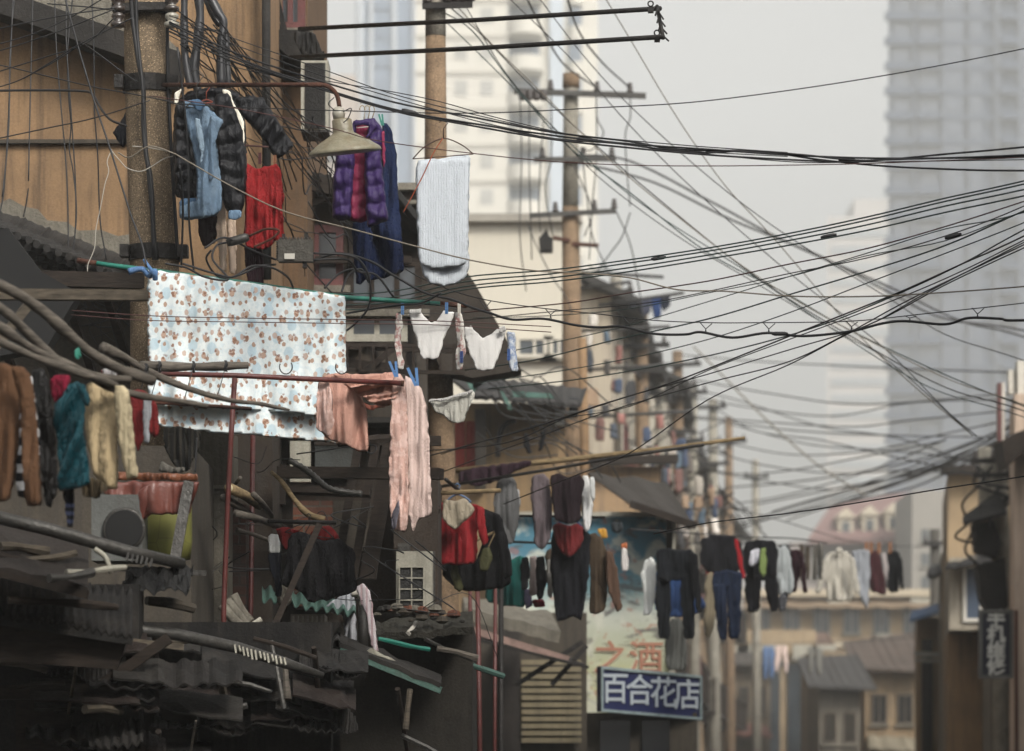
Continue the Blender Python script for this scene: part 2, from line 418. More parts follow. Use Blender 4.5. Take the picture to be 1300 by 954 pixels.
dirv = Vector((math.sin(R(SUN_AZ))*math.cos(R(SUN_EL)), math.cos(R(SUN_AZ))*math.cos(R(SUN_EL)), math.sin(R(SUN_EL))))
so.rotation_euler = dirv.to_track_quat('Z', 'Y').to_euler(); so.location = (0, 0, 60)
cd = bpy.data.cameras.new('camera'); cd.lens = 135; cd.sensor_width = 36; cd.shift_y = (HZ-477.0)/1300.0
cd.clip_start = .5; cd.clip_end = 3000; cd.dof.use_dof = True; cd.dof.focus_distance = 25.0; cd.dof.aperture_fstop = 2.6; cd.dof.aperture_blades = 8
co = bpy.data.objects.new('camera', cd); COL.objects.link(co); co.location = (0, 0, EYE); co.rotation_euler = (R(90), 0, 0); scene.camera = co
vs_ = scene.view_settings; vs_.view_transform = 'Standard'; vs_.look = 'None'; vs_.gamma = 1; vs_.use_curve_mapping = False; vs_.exposure = 0.55
scene.render.resolution_x = 1024; scene.render.resolution_y = 751
cy = scene.cycles; cy.use_denoising = True; cy.max_bounces = 5; cy.diffuse_bounces = 3; cy.glossy_bounces = 2; cy.transmission_bounces = 2; cy.volume_bounces = 1; cy.caustics_reflective = False; cy.caustics_refractive = False

# haze
hm = bpy.data.materials.new('haze_air'); hm.use_nodes = True; ht = hm.node_tree; ht.nodes.remove(ht.nodes['Principled BSDF'])
pv = ht.nodes.new('ShaderNodeVolumePrincipled'); pv.inputs['Color'].default_value = (.95,.96,.93,1); pv.inputs['Density'].default_value = .0012; pv.inputs['Anisotropy'].default_value = .1
ht.links.new(pv.outputs[0], ht.nodes['Material Output'].inputs['Volume'])
solo('haze', MB().box((-330,-40,-1.5),(420,900,172)), hm, 'pale grey city haze filling the air above and beyond the street', 'haze', kind='stuff')

# ------------------------------------------------------------------ shared materials
asphalt = grit('asphalt', (.05,.05,.052), .9, .3, 2, 0, .3)
paving = grit('paving', (.17,.16,.15), .9, .25, 3, 0, .3)
ochre = grit('ochre_plaster', srgb(166,132,94), .9, .2, 1.3, .75, .5, dirtcol=(.06,.042,.028))
ochre_dark = grit('ochre_dark', srgb(128,98,68), .9, .2, 3, .5, .4)
greyplaster = grit('grey_plaster', srgb(92,84,72), .9, .3, 2.5, .75, .6)
cement = grit('cement', srgb(138,132,118), .9, .3, 6, .4, .45, bump=.8)
darkfelt = grit('dark_felt', srgb(50,47,44), .9, .3, 5, .2, .5)
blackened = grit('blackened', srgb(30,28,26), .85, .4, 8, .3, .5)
rust = grit('rust', srgb(104,62,44), .8, .45, 30, 0, .3, bump=.5)
redpaint = grit('red_paint', srgb(112,44,38), .55, .3, 12, .1, .35, bump=.2, spec=.5)
tealpaint = grit('teal_paint', srgb(24,140,120), .5, .2, 10, 0, .25, bump=.15, spec=.5)
tealsheet = grit('teal_sheet', srgb(88,128,116), .7, .25, 5, .3, .45)
steel = grit('steel', srgb(92,90,86), .5, .3, 14, .2, .4, metal=.4)
darksteel = grit('dark_steel', srgb(50,47,45), .6, .3, 20, .1, .4, metal=.3)
rubber = NT('cable_rubber').out((.012,.012,.013), .55, spec=.4)
cablegrey = NT('cable_grey').out((.035,.034,.033), .7)
cablered = NT('cable_redbrown').out((.06,.025,.022), .7)
cablegreen = NT('cable_green').out((.03,.05,.046), .7)
cabletan = NT('cable_tan').out((.16,.14,.11), .8)
cablewhite = NT('cord_white').out((.3,.28,.24), .9)
cableblue = NT('cable_blue').out((.02,.03,.07), .6)
oldwood = wood('old_wood', srgb(104,94,80))
darkwood = wood('dark_wood', srgb(58,48,40))
branchwood = wood('branch_wood', srgb(112,104,94))
bamboo = wood('bamboo_cane', srgb(150,128,92))
tile = grit('roof_tile', srgb(70,68,66), .9, .4, 14, 0, .5)
whitewall = grit('white_wall', srgb(204,197,180), .9, .05, .4, .1, .1, bump=.1, dirtcol=(.3,.28,.25))
cream_metal = grit('cream_metal', srgb(176,172,156), .6, .12, 6, .25, .25)
grille_dark = grit('grille_dark', srgb(52,52,50), .6, .2, 30, 0, .2)
winglass = glassmat('window_glass', srgb(72,80,86))
darkglass = glassmat('dark_glass', srgb(34,36,38))
brick = brickmat('old_brick', srgb(128,78,58), srgb(110,100,88))
darkbrick = brickmat('dark_brick', srgb(84,56,46), srgb(64,58,52))
plasticwhite = NT('plastic_white').out(srgb(205,200,188), .5)
pegblue = NT('peg_blue').out(srgb(92,142,200), .5)
pegteal = NT('peg_teal').out(srgb(60,150,130), .5)

# ================================================================== SETTING
def xf(d): return -4.33 + .09*d      # left facades
def xr(d): return 1.6 + .09*d        # right facades
solo('ground', MB().add([(-900,-60,0),(900,-60,0),(900,2400,0),(-900,2400,0)], [(0,1,2,3)]), grit('bare_ground', (.11,.1,.09), .95, .2, .6, 0, .2), kind='structure')
solo('road', MB().add([(xf(-30)+.9,-30,.004),(xr(-30)-.9,-30,.004),(xr(190)-.9,190,.004),(xf(190)+.9,190,.004)], [(0,1,2,3)]), asphalt, kind='structure')
m = MB()
for s_, f_ in ((-1, xf), (1, xr)):
    a, b = f_(-30), f_(190)
    m.hexa([(min(a,a-s_*.9),-30,.002),(max(a,a-s_*.9),-30,.002),(max(b,b-s_*.9),190,.002),(min(b,b-s_*.9),190,.002),
            (min(a,a-s_*.9),-30,.13),(max(a,a-s_*.9),-30,.13),(max(b,b-s_*.9),190,.13),(min(b,b-s_*.9),190,.13)])
solo('pavement', m, paving, kind='structure')

def obox(mb, o, ux, uy, uz):
    o, ux, uy, uz = map(Vector, (o, ux, uy, uz))
    return mb.hexa([o, o+ux, o+ux+uy, o+uy, o+uz, o+ux+uz, o+ux+uy+uz, o+uy+uz])
def window(t, A, h, nrm, w_, ht_, frame_m, pane_m, bars=1, cross=1, sill=True, fw=.06, dep=.07):
    """A bottom corner on the wall, h direction along the wall, nrm outward; frame is a part, pane and sill its sub-parts"""
    A = Vector(A); h = Vector(h).normalized(); n = Vector(nrm).normalized(); z = Vector((0,0,1)); m = MB()
    if h.cross(-n).z < 0: A = A + h*w_; h = -h
    B = A + n*dep
    def bar(x0, z0, x1, z1, dd=dep): obox(m, A + h*x0 + z*z0 + n*dd, h*(x1-x0), -n*(dd-.002), z*(z1-z0))
    bar(0,0,w_,fw); bar(0,ht_-fw,w_,ht_); bar(0,fw,fw,ht_-fw); bar(w_-fw,fw,w_,ht_-fw)
    for k in range(1, bars+1): bar(w_*k/(bars+1)-fw*.35, fw, w_*k/(bars+1)+fw*.35, ht_-fw, dep*.8)
    for k in range(1, cross+1):
        zc = ht_*(.68 if cross == 1 else k/(cross+1)); 
        for j in range(bars+1):
            a = w_*j/(bars+1) + fw*(.36 if j else 1); b = w_*(j+1)/(bars+1) - fw*(.36 if j < bars else 1)
            bar(a, zc-fw*.3, b, zc+fw*.3, dep*.7)
    p = t.add('window', m, frame_m)
    g = MB(); obox(g, A + h*fw*.9 + z*fw*.9 + n*dep*.35, h*(w_-fw*1.8), -n*(dep*.3), z*(ht_-fw*1.8)); p.add('pane', g, pane_m)
    if sill:
        g = MB(); obox(g, A - h*.06 - z*.06 + n*(dep+.09), h*(w_+.12), -n*(dep+.085), z*.057); p.add('sill', g, cement)
def tilefn(N, M, a=.03, b=.03):
    return lambda u, v: a*abs(math.sin(math.pi*u*N)) + b*(v*M % 1.0) + .01*noise.noise(Vector((u*9, v*7, N)))
def corrfn(N, a=.02, wob=.02): return lambda u, v: a*math.sin(2*math.pi*u*N) + wob*noise.noise(Vector((u*3, v*3, N*.3)))

# ------------------------------------------------------------------ LEFT ROW
# tall ochre house whose gable end faces down the street
H1 = Thing('house', 'tall ochre plastered house with bare gable wall behind the thick concrete pole', 'house')
wl = MB(); a = P(335,0,28); wl.box((-9, 28, 0), (a.x, 31.9, 9.6)); H1.add('wall', wl, ochre)
m = MB(); m.sheet(P(-60,-52,27.9), P(20,-30,27.9), P(165,42,27.9), P(-60,-20,27.9), 2, 2, None, .04)
m = MB(); m.ppoly([(-80,-100),(60,-100),(228,64),(228,68),(46,2),(-80,-45)], 27.93, .06); H1.add('upper_render', m, cement)
m = MB(); m.ppoly([(-80,-45),(46,2),(152,38),(228,66),(228,104),(165,75),(96,51),(0,17),(-80,-12)], 27.6, .398); H1.add('verge_board', m, darkfelt)
m = MB(); m.pbox(-80,177,166,182,27.95,.049); H1.add('string_course', m, greyplaster)
m = MB()
pts = [(-60,262),(0,258),(12,252),(30,262),(48,266),(60,280),(85,282),(100,293),(128,292),(150,300),(172,296),(172,360),(-60,360)]
m.ppoly(pts, 27.96, .038); H1.add('cement_patch', m, cement)
m = MB(); m.tube([P(338,-40,27.85),P(338,100,27.85),P(339,355,27.85)], .032, 10); H1.add('drainpipe', m, blackened, True)
m = MB(); m.box((-9.4, 27.7, 9.6), (a.x+.3, 32.2, 9.72)); H1.add('roof', m, darkfelt)
# narrow back wing with a red framed window
H1b = Thing('house', 'narrow brown rear wing with red framed window and washing pole bracket', 'house')
m = MB(); b = P(390,0,30.3); m.box((a.x+.004, 30.3, 0), (b.x, 33.6, 9.2)); H1b.add('wall', m, ochre_dark)
p = P(350,40,30.3); q = P(388,40,30.3); window(H1b, p, (1,0,0), (0,-1,0), q.x-p.x, 1.15, redpaint, winglass, 1, 0)
m = MB(); m.ppoly([(333,38),(392,38),(410,70),(372,76),(352,60)], 29.8, .5); m.bar(P(330,2,29.9), P(372,62,29.9), .05, .05); m.bar(P(352,0,29.9), P(364,50,29.9), .04,.04)
m.bar(P(372,72,29.8), P(412,70,29.8), .04,.05); H1b.add('awning_bracket', m, blackened)
m = MB(); m.box((a.x-.1, 30.0, 9.2), (b.x+.3, 33.9, 9.3)); H1b.add('roof', m, darkfelt)

# dark two storey shanty behind the blanket and vest
H2 = Thing('house', 'dark cluttered two storey shanty behind the purple vest and white towel', 'house')
m = MB(); z0 = P(0,250,31.5).z
m.prism([(P(345,0,31.5).x, 31.5),(P(470,0,31.5).x,31.5),(P(520,0,34).x,34),(P(560,0,37.5).x,37.5),(-5,37.5)], 0, z0); H2.add('wall', m, grit('shanty_wall', srgb(96,84,70), .9, .35, 3, .6, .5))
m = MB(); m.sheet(P(355,222,31.2), P(505,250,30.9), P(600,368,37.0), P(395,300,36.5), 30, 6, tilefn(16, 6), .05)
H2.add('roof', m, tile)
m = MB(); m.bar(P(365,226,31), P(430,240,31), .06, .12); m.bar(P(370,270,31.2), P(425,247,31), .05,.05); m.bar(P(400,330,31.3), P(522,330,31.3), .05,.06); m.bar(P(430,460,31.2), P(520,470,31.2), .06,.07); m.bar(P(440,440,31.3), P(600,446,33), .06,.05)
m.bar(P(446,485,31.1), P(508,436,31.2), .05,.05); H2.add('timber_frame', m, darkwood)
p = P(396,365,31.45); window(H2, p, (1,0,0), (0,-1,0), .26, .5, redpaint, darkglass, 0, 0)
p = P(440,395,31.45); window(H2, p, (1,0,0), (0,-1,0), .62, .42, darkwood, winglass, 2, 0)
p = P(440,435,31.45); window(H2, p, (1,0,0), (0,-1,0), .5, .24, cream_metal, winglass, 1, 0, False)
m = MB()
for k in range(9):
    x = 440+k*17; m.bar(P(x,438,31.0), P(x,470,31.0), .02,.02)
m.bar(P(436,438,31.0), P(590,440,31.4), .03,.03); m.bar(P(436,470,31.0), P(590,474,31.4), .03,.03); H2.add('balcony_rail', m, darkwood)
m = MB(); m.ppoly([(505,235),(522,240),(604,362),(648,440),(662,470),(600,480),(560,470),(520,380),(500,300)], 33.5, .5); H2.add('gable_boards', m, grit('gable_brown', srgb(72,63,54), .9, .35, 5, .5, .5))
m = MB(); m.pbox(505,232,536,241,33.4,.3); m.pbox(505,254,536,259,33.4,.2); H2.add('eave_trim', m, cement)

# lower house in front, under the tile roof
L1 = Thing('house', 'low soot stained plaster house under the grey tile roof and the log canes', 'house')
m = MB(); m.box((-9, 26.4, 0), (P(246,0,26.4).x, 27.95, P(0,352,26.4).z)); L1.add('wall', m, greyplaster)
m = MB(); m.box((-9, 24.0, 0), (P(243,0,24).x, 26.39, P(0,566,24).z)); L1.add('bay', m, greyplaster)
m = MB(); m.pbox(245,540,290,960,25.8,.9); L1.add('pillar', m, grit('pillar_cement', srgb(122,116,102), .9, .2, 4, .5, .4, bump=.6))
m = MB(); m.pbox(245,616,290,620,25.76,.04); m.pbox(247,470,292,540,26.0,.7); L1.add('joint_strip', m, cement)
def roofpt(x, y, d): return P(x, y, d)
m = MB(); m.sheet(P(-70,240,27.9), P(196,336,27.9), P(176,352,25.7), P(-90,268,25.7), 60, 8, tilefn(26, 8, .02, .03), .03)
L1.add('roof', m, tile)
for k in range(16):      # stacked tile ends along the verge
    x = -30+k*13; y = 272+k*5.2
    mm = MB()
    for j in range(4):
        o_ = P(x+j*2.5+random.uniform(-2,2), y+7+j*9, 25.55+j*.15); mm.tube([o_, o_+Vector((.11,.35,.035))], [.028,.026], 7)
    L1.add('tile_stack', mm, tile)
p = P(103,470,26.35); 
m = MB()
for k in range(5): m.bar(P(-20+k*52, 372+random.uniform(-3,6), 25.6), P(20+k*50, 480, 26.2), .05,.04)
m.bar(P(-30,352,25.4), P(195,358,25.6), .09,.1); L1.add('rafter', m, darkwood)
m = MB(); m.ppoly([(-40,300),(10,290),(52,345),(100,372),(60,440),(-40,460)], 24.6, .25); L1.add('recess_shade', m, NT('void_black').out((.012,.012,.012), .9))  # black slab standing for the shade in the recess under the eaves
# recess between the pillar and the AC corner
L2 = Thing('house', 'brown boarded lean-to with brick pier behind the black shorts', 'house')
m = MB(); m.box((P(290,0,29).x, 29, 0), (P(505,0,29).x, 31.4, P(0,540,29).z)); m.box((P(286,0,27.85).x, 27.85, 0), (P(346,0,27.85).x, 28.98, P(0,542,27.85).z)); L2.add('wall', m, grit('lean_wall', srgb(70,58,47), .9, .4, 4, .6, .6))
m = MB(); m.pbox(372,636,422,770,28.4,.5); L2.add('brick_pier', m, brick)
m = MB(); m.pbox(286,640,312,800,26.2,.4); L2.add('brick_column', m, darkbrick)
for (x0,x1,y0,y1,mt) in ((322,340,545,640,plasticwhite),(368,394,560,612,cream_metal),(345,362,590,640,darkwood)):
    m = MB(); m.pbox(x0,y0,x1,y1,28.7,.12); L2.add('door_panel', m, mt if mt is not plasticwhite else cream_metal)
m = MB(); m.pbox(400,565,456,600,28.8,.1); L2.add('shutter', m, grit('shutter_grey', srgb(84,88,86), .8, .2, 5, .4, .4))
m = MB(); m.bar(P(355,600,27.6), P(560,602,27.2), .12, .08); m.bar(P(365,622,27.3), P(470,626,27.3), .3, .05); m.bar(P(400,560,28), P(560,560,28), .06,.07)
for x in (462,476,486,440): m.bar(P(x+16,560,27.8), P(x-14,735,27.8), .06,.05)
L2.add('timber_frame', m, darkwood)
m = MB(); m.pbox(422,636,470,700,28.5,.2); L2.add('stone_strip', m, greyplaster)
m = MB(); m.pbox(290,790,520,960,27.2,.4); L2.add('lower_wall', m, blackened)
m = MB(); m.box((P(285,0,28.8).x, 28.6, P(0,540,28.8).z), (P(512,0,28.8).x, 31.6, P(0,533,28.8).z)); L2.add('roof', m, darkfelt)
# ground floor eaves, foreground left
def eave(label, pts_top, d, dep, thick, mat, fascia=None, name='roof_slab', corr=0, rise=.25):
    t = Thing(name, label, 'roof'); (x0,y0),(x1,y1) = pts_top
    m = MB(); m.sheet(P(x0,y0,d+dep)+Vector((0,0,rise)), P(x1,y1,d+dep)+Vector((0,0,rise)), P(x1,y1,d), P(x0,y0,d), 60 if corr else 12, 6, corrfn(corr,.022) if corr else (lambda u,v: .03*noise.noise(Vector((u*6,v*3,d)))), thick)
    t.add('sheet', m, mat, bool(corr)); 
    if fascia:
        m = MB(); m.bar(P(x0,y0+3,d+.03)-Vector((0,0,thick)), P(x1,y1+3,d+.03)-Vector((0,0,thick)), .05, .045); t.add('fascia', m, fascia)
    return t
fe1 = eave('rust brown sheet roof sloping at the lower corner under the gutters', ((-60,702),(112,745)), 19.5, 1.6, .03, grit('brown_sheet', srgb(52,44,39), .85, .3, 4, .3, .5), darkwood)
fe2 = eave('dark corrugated roof sheet beneath the cracked gutter, lowest of the corner roofs', ((-60,770),(168,806)), 19.8, 1.6, .02, blackened, blackened, corr=22)
m = fe2.add('side_board', MB().ppoly([(-60,800),(60,790),(165,806),(148,850),(-60,836)], 19.9, .05), darkwood)
fe3 = eave('black corrugated sheet roof with wavy edge in front of the pale crate', ((300,808),(432,814)), 24.2, 1.0, .012, blackened, None, corr=8, rise=.03)
fe4 = eave('long mossy teal edged roof sheet sloping below the white towel end', ((432,816),(560,868)), 25.0, 1.0, .03, darkfelt, tealsheet, rise=.06)
fe5 = eave('teal corrugated awning sheet under the black shorts', ((333,760),(452,780)), 26.0, .9, .012, tealsheet, None, corr=9, rise=.09)
t = Thing('gutter', 'long pale plastic gutter pipe with broken ribs above the brown sheet roof', 'gutter')
m = MB(); m.tube([P(-40,648,20),P(60,672,20.1),P(160,700,20.2),P(232,716,20.4)], [.035,.035,.035,.03], 10, wob=.2); t.add('pipe', m, steel, True)
m = MB()
for k in range(6): m.bar(P(163+k*6,703+k*1.5,20.1), P(161+k*6,713+k*1.5,20.04), .01,.014)
t.add('broken_ribs', m, steel)
m = MB(); m.tube(spline([P(120,697,20.1),P(134,708,20.1),P(141,728,20.1)],5), .014, 8); t.add('downpipe', m, cream_metal, True)
t = Thing('gutter', 'grey gutter with toothed broken rim running down below the pale crate', 'gutter')
m = MB(); m.tube([P(158,798,21.8),P(225,806,22),P(300,822,22.2),P(362,842,22.4),P(410,858,22.5)], [.03,.036,.036,.03,.02], 10, wob=.2); t.add('pipe', m, steel, True)
m = MB()
for k in range(13): m.bar(P(298+k*5.2,819+k*1.4,22.15), P(300+k*5.2,829+k*1.5+random.uniform(-3,3),22.13), .01,.012)
t.add('broken_ribs', m, cream_metal)
solo('plank', MB().bar(P(160,814,21.6), P(232,822,21.7), .05,.035), oldwood, 'pointed pale plank end lying beneath the toothed gutter', 'plank')
t = Thing('awning', 'tattered black awning torn at its rim beside the cement pillar', 'awning')
m = MB(); m.sheet(P(162,724,22.2), P(246,716,22.2), P(240,748,21.7), P(150,752,21.7), 20, 6, lambda u,v: .06*noise.noise(Vector((u*9,v*5,2))), .008); t.add('fabric', m, NT('tar_cloth').out((.012,.012,.012), .8))
m = MB(); m.bar(P(150,722,22.3), P(262,728,22.3), .03,.03); t.add('rod', m, steel)
# lower left fronts under the roofs, in shade
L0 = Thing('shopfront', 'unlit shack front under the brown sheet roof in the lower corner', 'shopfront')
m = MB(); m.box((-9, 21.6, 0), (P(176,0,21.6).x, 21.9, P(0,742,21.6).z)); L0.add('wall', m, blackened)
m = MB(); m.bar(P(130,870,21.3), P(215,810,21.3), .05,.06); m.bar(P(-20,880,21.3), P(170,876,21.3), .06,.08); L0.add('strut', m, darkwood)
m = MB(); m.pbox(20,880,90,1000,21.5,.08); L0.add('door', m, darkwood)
L0b = Thing('shopfront', 'near-black shack front with patched wall under the toothed gutter', 'shopfront')
m = MB(); m.box((P(176,0,23.6).x, 23.6, 0), (P(420,0,23.6).x, 23.9, P(0,790,23.6).z)); L0b.add('wall', m, grit('nearblack_wall', srgb(26,24,22), .9, .4, 4, .5, .6))  # near-black base colour with random blotches and streaks
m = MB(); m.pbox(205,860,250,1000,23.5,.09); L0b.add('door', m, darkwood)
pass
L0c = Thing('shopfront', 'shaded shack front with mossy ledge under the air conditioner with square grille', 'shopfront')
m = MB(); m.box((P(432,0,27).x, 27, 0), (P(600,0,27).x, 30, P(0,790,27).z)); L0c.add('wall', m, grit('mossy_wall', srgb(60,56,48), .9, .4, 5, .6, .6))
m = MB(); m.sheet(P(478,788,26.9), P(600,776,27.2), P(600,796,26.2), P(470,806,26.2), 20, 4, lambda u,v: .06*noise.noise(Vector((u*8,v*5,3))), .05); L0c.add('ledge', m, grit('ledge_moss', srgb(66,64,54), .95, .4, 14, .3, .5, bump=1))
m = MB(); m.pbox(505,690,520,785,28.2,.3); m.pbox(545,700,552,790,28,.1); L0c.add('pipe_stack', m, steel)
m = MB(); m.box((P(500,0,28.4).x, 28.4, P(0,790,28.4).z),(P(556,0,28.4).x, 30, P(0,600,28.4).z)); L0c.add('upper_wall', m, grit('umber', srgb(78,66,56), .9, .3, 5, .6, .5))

# ochre middle house
H3 = Thing('house', 'ochre house behind the second pole with red curtain and patched teal roof', 'house')
m = MB(); m.box((-6, 44, 0), (P(718,0,44).x, 49, P(0,512,44).z)); H3.add('wall', m, grit('buff_plaster', srgb(170,140,100), .9, .2, 2, .5, .4, dirtcol=(.1,.08,.06)))
m = MB(); m.pbox(578,535,590,600,43.9,.05); m.pbox(592,535,603,600,43.88,.05); H3.add('curtain', m, fabric('red_curtain', srgb(140,54,44)))
m = MB(); m.pbox(603,520,617,620,43.7,.25); H3.add('door_post', m, greyplaster)
m = MB(); m.sheet(P(560,470,45.5), P(745,492,45.5), P(738,512,43.2), P(600,500,43.2), 30, 5, tilefn(12,5), .04); H3.add('roof', m, tile)
for pl, nm in (([(583,470),(600,498),(622,480),(612,472)],1), ([(648,496),(700,500),(706,506),(650,504)],2), ([(560,452),(585,462),(588,470),(565,462)],3), ([(632,488),(640,500),(652,520),(645,520)],4)):
    m = MB(); m.ppoly(pl, 42.9, .06); H3.add('teal_scrap', m, tealsheet)
m = MB(); m.pbox(705,520,716,540,43.8,.15); H3.add('meter_box', m, plasticwhite)
H3.add('vent_box', MB().pbox(722,505,734,530,43.8,.2), darkglass); H3.add('vent_box', MB().pbox(600,486,640,494,42.9,.2), darkglass)
p = P(536,640,43.95)
m = MB(); m.tube(spline([P(632,580,43.7),P(633,560,43.7),P(640,540,43.7),P(655,534,43.7)],5), .03, 8); H3.add('bent_pipe', m, darksteel, True)
# lower block with the painted wall
H4 = Thing('house', 'tan plaster house with sooty streaks over the painted wall', 'house')
m = MB(); m.box((P(700,0,56).x, 56, 0), (P(838,0,56).x, 62, P(0,592,56).z)); H4.add('wall', m, grit('tan_plaster', srgb(182,150,112), .9, .15, 1.5, .8, .3, dirtcol=(.09,.07,.06)))
m = MB(); m.bar(P(690,588,55.7), P(860,583,55.8), .3,.12); H4.add('eave_board', m, darkwood)
MU = Thing('mural_wall', 'painted wall with blue sky, grey peaks and faded orange characters behind the dresses', 'wall')
t = NT('mural_paint'); sep = t.n('ShaderNodeSeparateXYZ'); t.link(t.co, sep.inputs[0]); z = sep.outputs[2]
n1 = t.noise(2.2, detail=6, dist=1.0); n2 = t.noise(2.6, vec=t.mapping((1,1,1.8)), detail=6, dist=1)
zz = t.math('ADD', z, t.math('MULTIPLY', t.math('SUBTRACT', n1, .5), .5))
c = t.ramp(t.math('MULTIPLY', zz, 1/4.76), [(.60, srgb(188,190,140)), (.70, srgb(186,190,166)), (.77, srgb(196,200,186)), (.83, srgb(132,172,176)), (.88, srgb(84,142,164))])
c = t.mix(t.ramp(n2, [(.55,0.0),(.62,.8)]), c, srgb(104,98,98)); c = t.mix(t.ramp(t.noise(3.1, detail=6, dist=.6, vec=t.mapping((1,1,1),loc=(4,4,4))), [(.5,0.0),(.62,.8)]), c, srgb(206,206,190))
c = t.mix(t.ramp(t.noise(7, detail=3, vec=t.mapping((1,1,1),loc=(9,2,4))), [(.62,0.0),(.66,.5)]), c, srgb(190,110,84))
mural = t.out(c, .85, 0, t.bump(t.noise(40), .3))
m = MB(); m.box((P(640,0,43.3).x, 43.3, 0), (P(852,0,43.3).x, 43.55, P(0,655,43.3).z)); MU.add('board', m, mural)
m = MB(); m.bar(P(640,653,43.2), P(856,653,43.2), .08,.05); m.bar(P(854,653,43.22), P(852,1000,43.25), .07,.06); MU.add('frame', m, cream_metal)
q = P(798,838,43.25); MU.add('lettering', text_mb('之酒', .4, (q.x, 43.285, q.z), .006, bold=.004), NT('orange_paint').out(srgb(190,134,108), .8))
MU.add('lettering', text_mb('之酒', .4, (q.x-.008, 43.292, q.z-.008), .003, bold=.012), NT('cream_paint').out(srgb(206,200,170), .8))
AW = Thing('awning', 'black pitched awning jutting out over the painted wall', 'awning')
m = MB(); m.sheet(P(745,600,45), P(845,612,45), P(882,668,42.4), P(800,640,42.4), 12,5, corrfn(10,.02), .015); AW.add('sheet', m, grit('awning_brown', srgb(70,64,58), .85, .3, 4, .4, .5))
m = MB(); m.bar(P(800,640,42.3), P(884,668,42.3), .05,.08); AW.add('post', MB().bar(P(850,652,42.8), P(849,720,43.1), .07,.07), darkwood); AW.add('frame', m, darkwood)
# canopy and shutters beneath the washing
CN = Thing('canopy', 'grey concrete canopy with pink edged strip sloping above the slatted shutter', 'canopy')
m = MB(); m.sheet(P(588,758,41), P(700,778,41), P(712,802,39.4), P(590,772,39.4), 16, 4, lambda u,v: .04*noise.noise(Vector((u*6,v*4,6))), .12); CN.add('slab', m, cement)
m = MB(); m.bar(P(582,795,39.2), P(722,838,39.2), .05,.07); CN.add('edge_strip', m, grit('pinkstrip', srgb(170,140,128), .8))
m = MB(); m.sheet(P(586,800,40.6), P(722,834,40.6), P(748,846,39), P(586,806,39.1), 10,3,None,.03); CN.add('sheet', m, darkfelt)
m = MB(); m.bar(P(655,870,39.4), P(740,815,39.4), .05,.05); m.bar(P(700,870,39.3), P(745,820,39.3), .05,.05); CN.add('brace', m, darksteel)
SH = Thing('shopfront', 'low shopfront with beige slatted shutter under the concrete canopy', 'shopfront')
m = MB(); m.box((P(560,0,42).x, 42, 0), (P(745,0,42).x, 43.9, P(0,778,42).z)); SH.add('wall', m, greyplaster)
m = MB()
for k in range(12): m.pbox(662,838+k*9,738,844+k*9,41.85,.05)
SH.add('shutter', m, grit('beige_slat', srgb(150,138,108), .7, .1))
m = MB(); m.pbox(634,800,660,1000,41.6,.4); SH.add('post', m, grit('dark_post', srgb(64,58,54), .8))
SH2 = Thing('shopfront', 'deep dim shopfront under the blue shop sign and painted wall', 'shopfront')
m = MB(); m.box((P(745,0,42.95).x, 42.95, 0), (P(885,0,42.95).x, 43.28, P(0,905,42.95).z)); SH2.add('wall', m, greyplaster)
m = MB(); m.pbox(762,915,800,1000,42.88,.065); m.pbox(815,915,850,1000,42.88,.065); SH2.add('door', m, darkglass)
# blue shop sign
SG = Thing('shop_sign', 'blue shop sign with white characters and pale frame below the painted wall', 'sign')
A_ = P(762,846,42.4); B_ = P(890,858,43.0); hh = Vector((B_.x-A_.x, B_.y-A_.y, 0)); L = hh.length; hd = hh.normalized(); nn = Vector((hd.y, -hd.x, 0))
H_ = .5; o = Vector((A_.x, A_.y, A_.z-H_)); dz = B_.z - A_.z
bl = NT('sign_blue').out(srgb(34,44,96), .5); wh = NT('sign_white').out(srgb(172,182,188), .6)
m = MB(); obox(m, o, hd*L+Vector((0,0,dz)), -nn*.08, (0,0,H_)); SG.add('panel', m, bl)
m = MB()
for (u0,v0,u1,v1) in ((0,0,1,.06),(0,.94,1,1),(0,.06,.02,.94),(.98,.06,1,.94)):
    obox(m, o+(hd*L+Vector((0,0,dz)))*u0+Vector((0,0,H_*v0))+nn*.03, (hd*L+Vector((0,0,dz)))*(u1-u0), -nn*.028, (0,0,H_*(v1-v0)))
SG.add('frame', m, grit('sign_frame', srgb(150,168,170), .6, .1))
for k, ch in enumerate('百合花店'):
    c_ = o + (hd*L+Vector((0,0,dz)))*(.14+.24*k) + Vector((0,0,H_*.5)) + nn*.012
    SG.add('lettering', text_mb(ch, (.36), tuple(c_), .006, rot=math.atan2(hd.y, hd.x), bold=.004), wh)
# white block of flats behind the third pole
WB = Thing('apartment_building', 'cream low block with flat parapet behind the third utility pole', 'building')
m = MB(); m.box((P(500,0,62).x, 62, 0), (P(737,0,62).x, 63.8, P(0,280,62).z)); WB.add('wall', m, whitewall)
m = MB(); m.box((P(498,0,61.8).x, 61.8, P(0,281,61.8).z), (P(739,0,61.8).x, 63.9, P(0,271,61.8).z)); WB.add('parapet', m, grit('parapet_grey', srgb(168,162,150), .9, .1, 1,.1,.1))
for (x,y,ww) in ((655,455,.6),(690,455,.5)):
    p = P(x,y,62); window(WB, p, (1,0,0), (0,-1,0), ww, .35, whitewall, winglass, 1, 0)
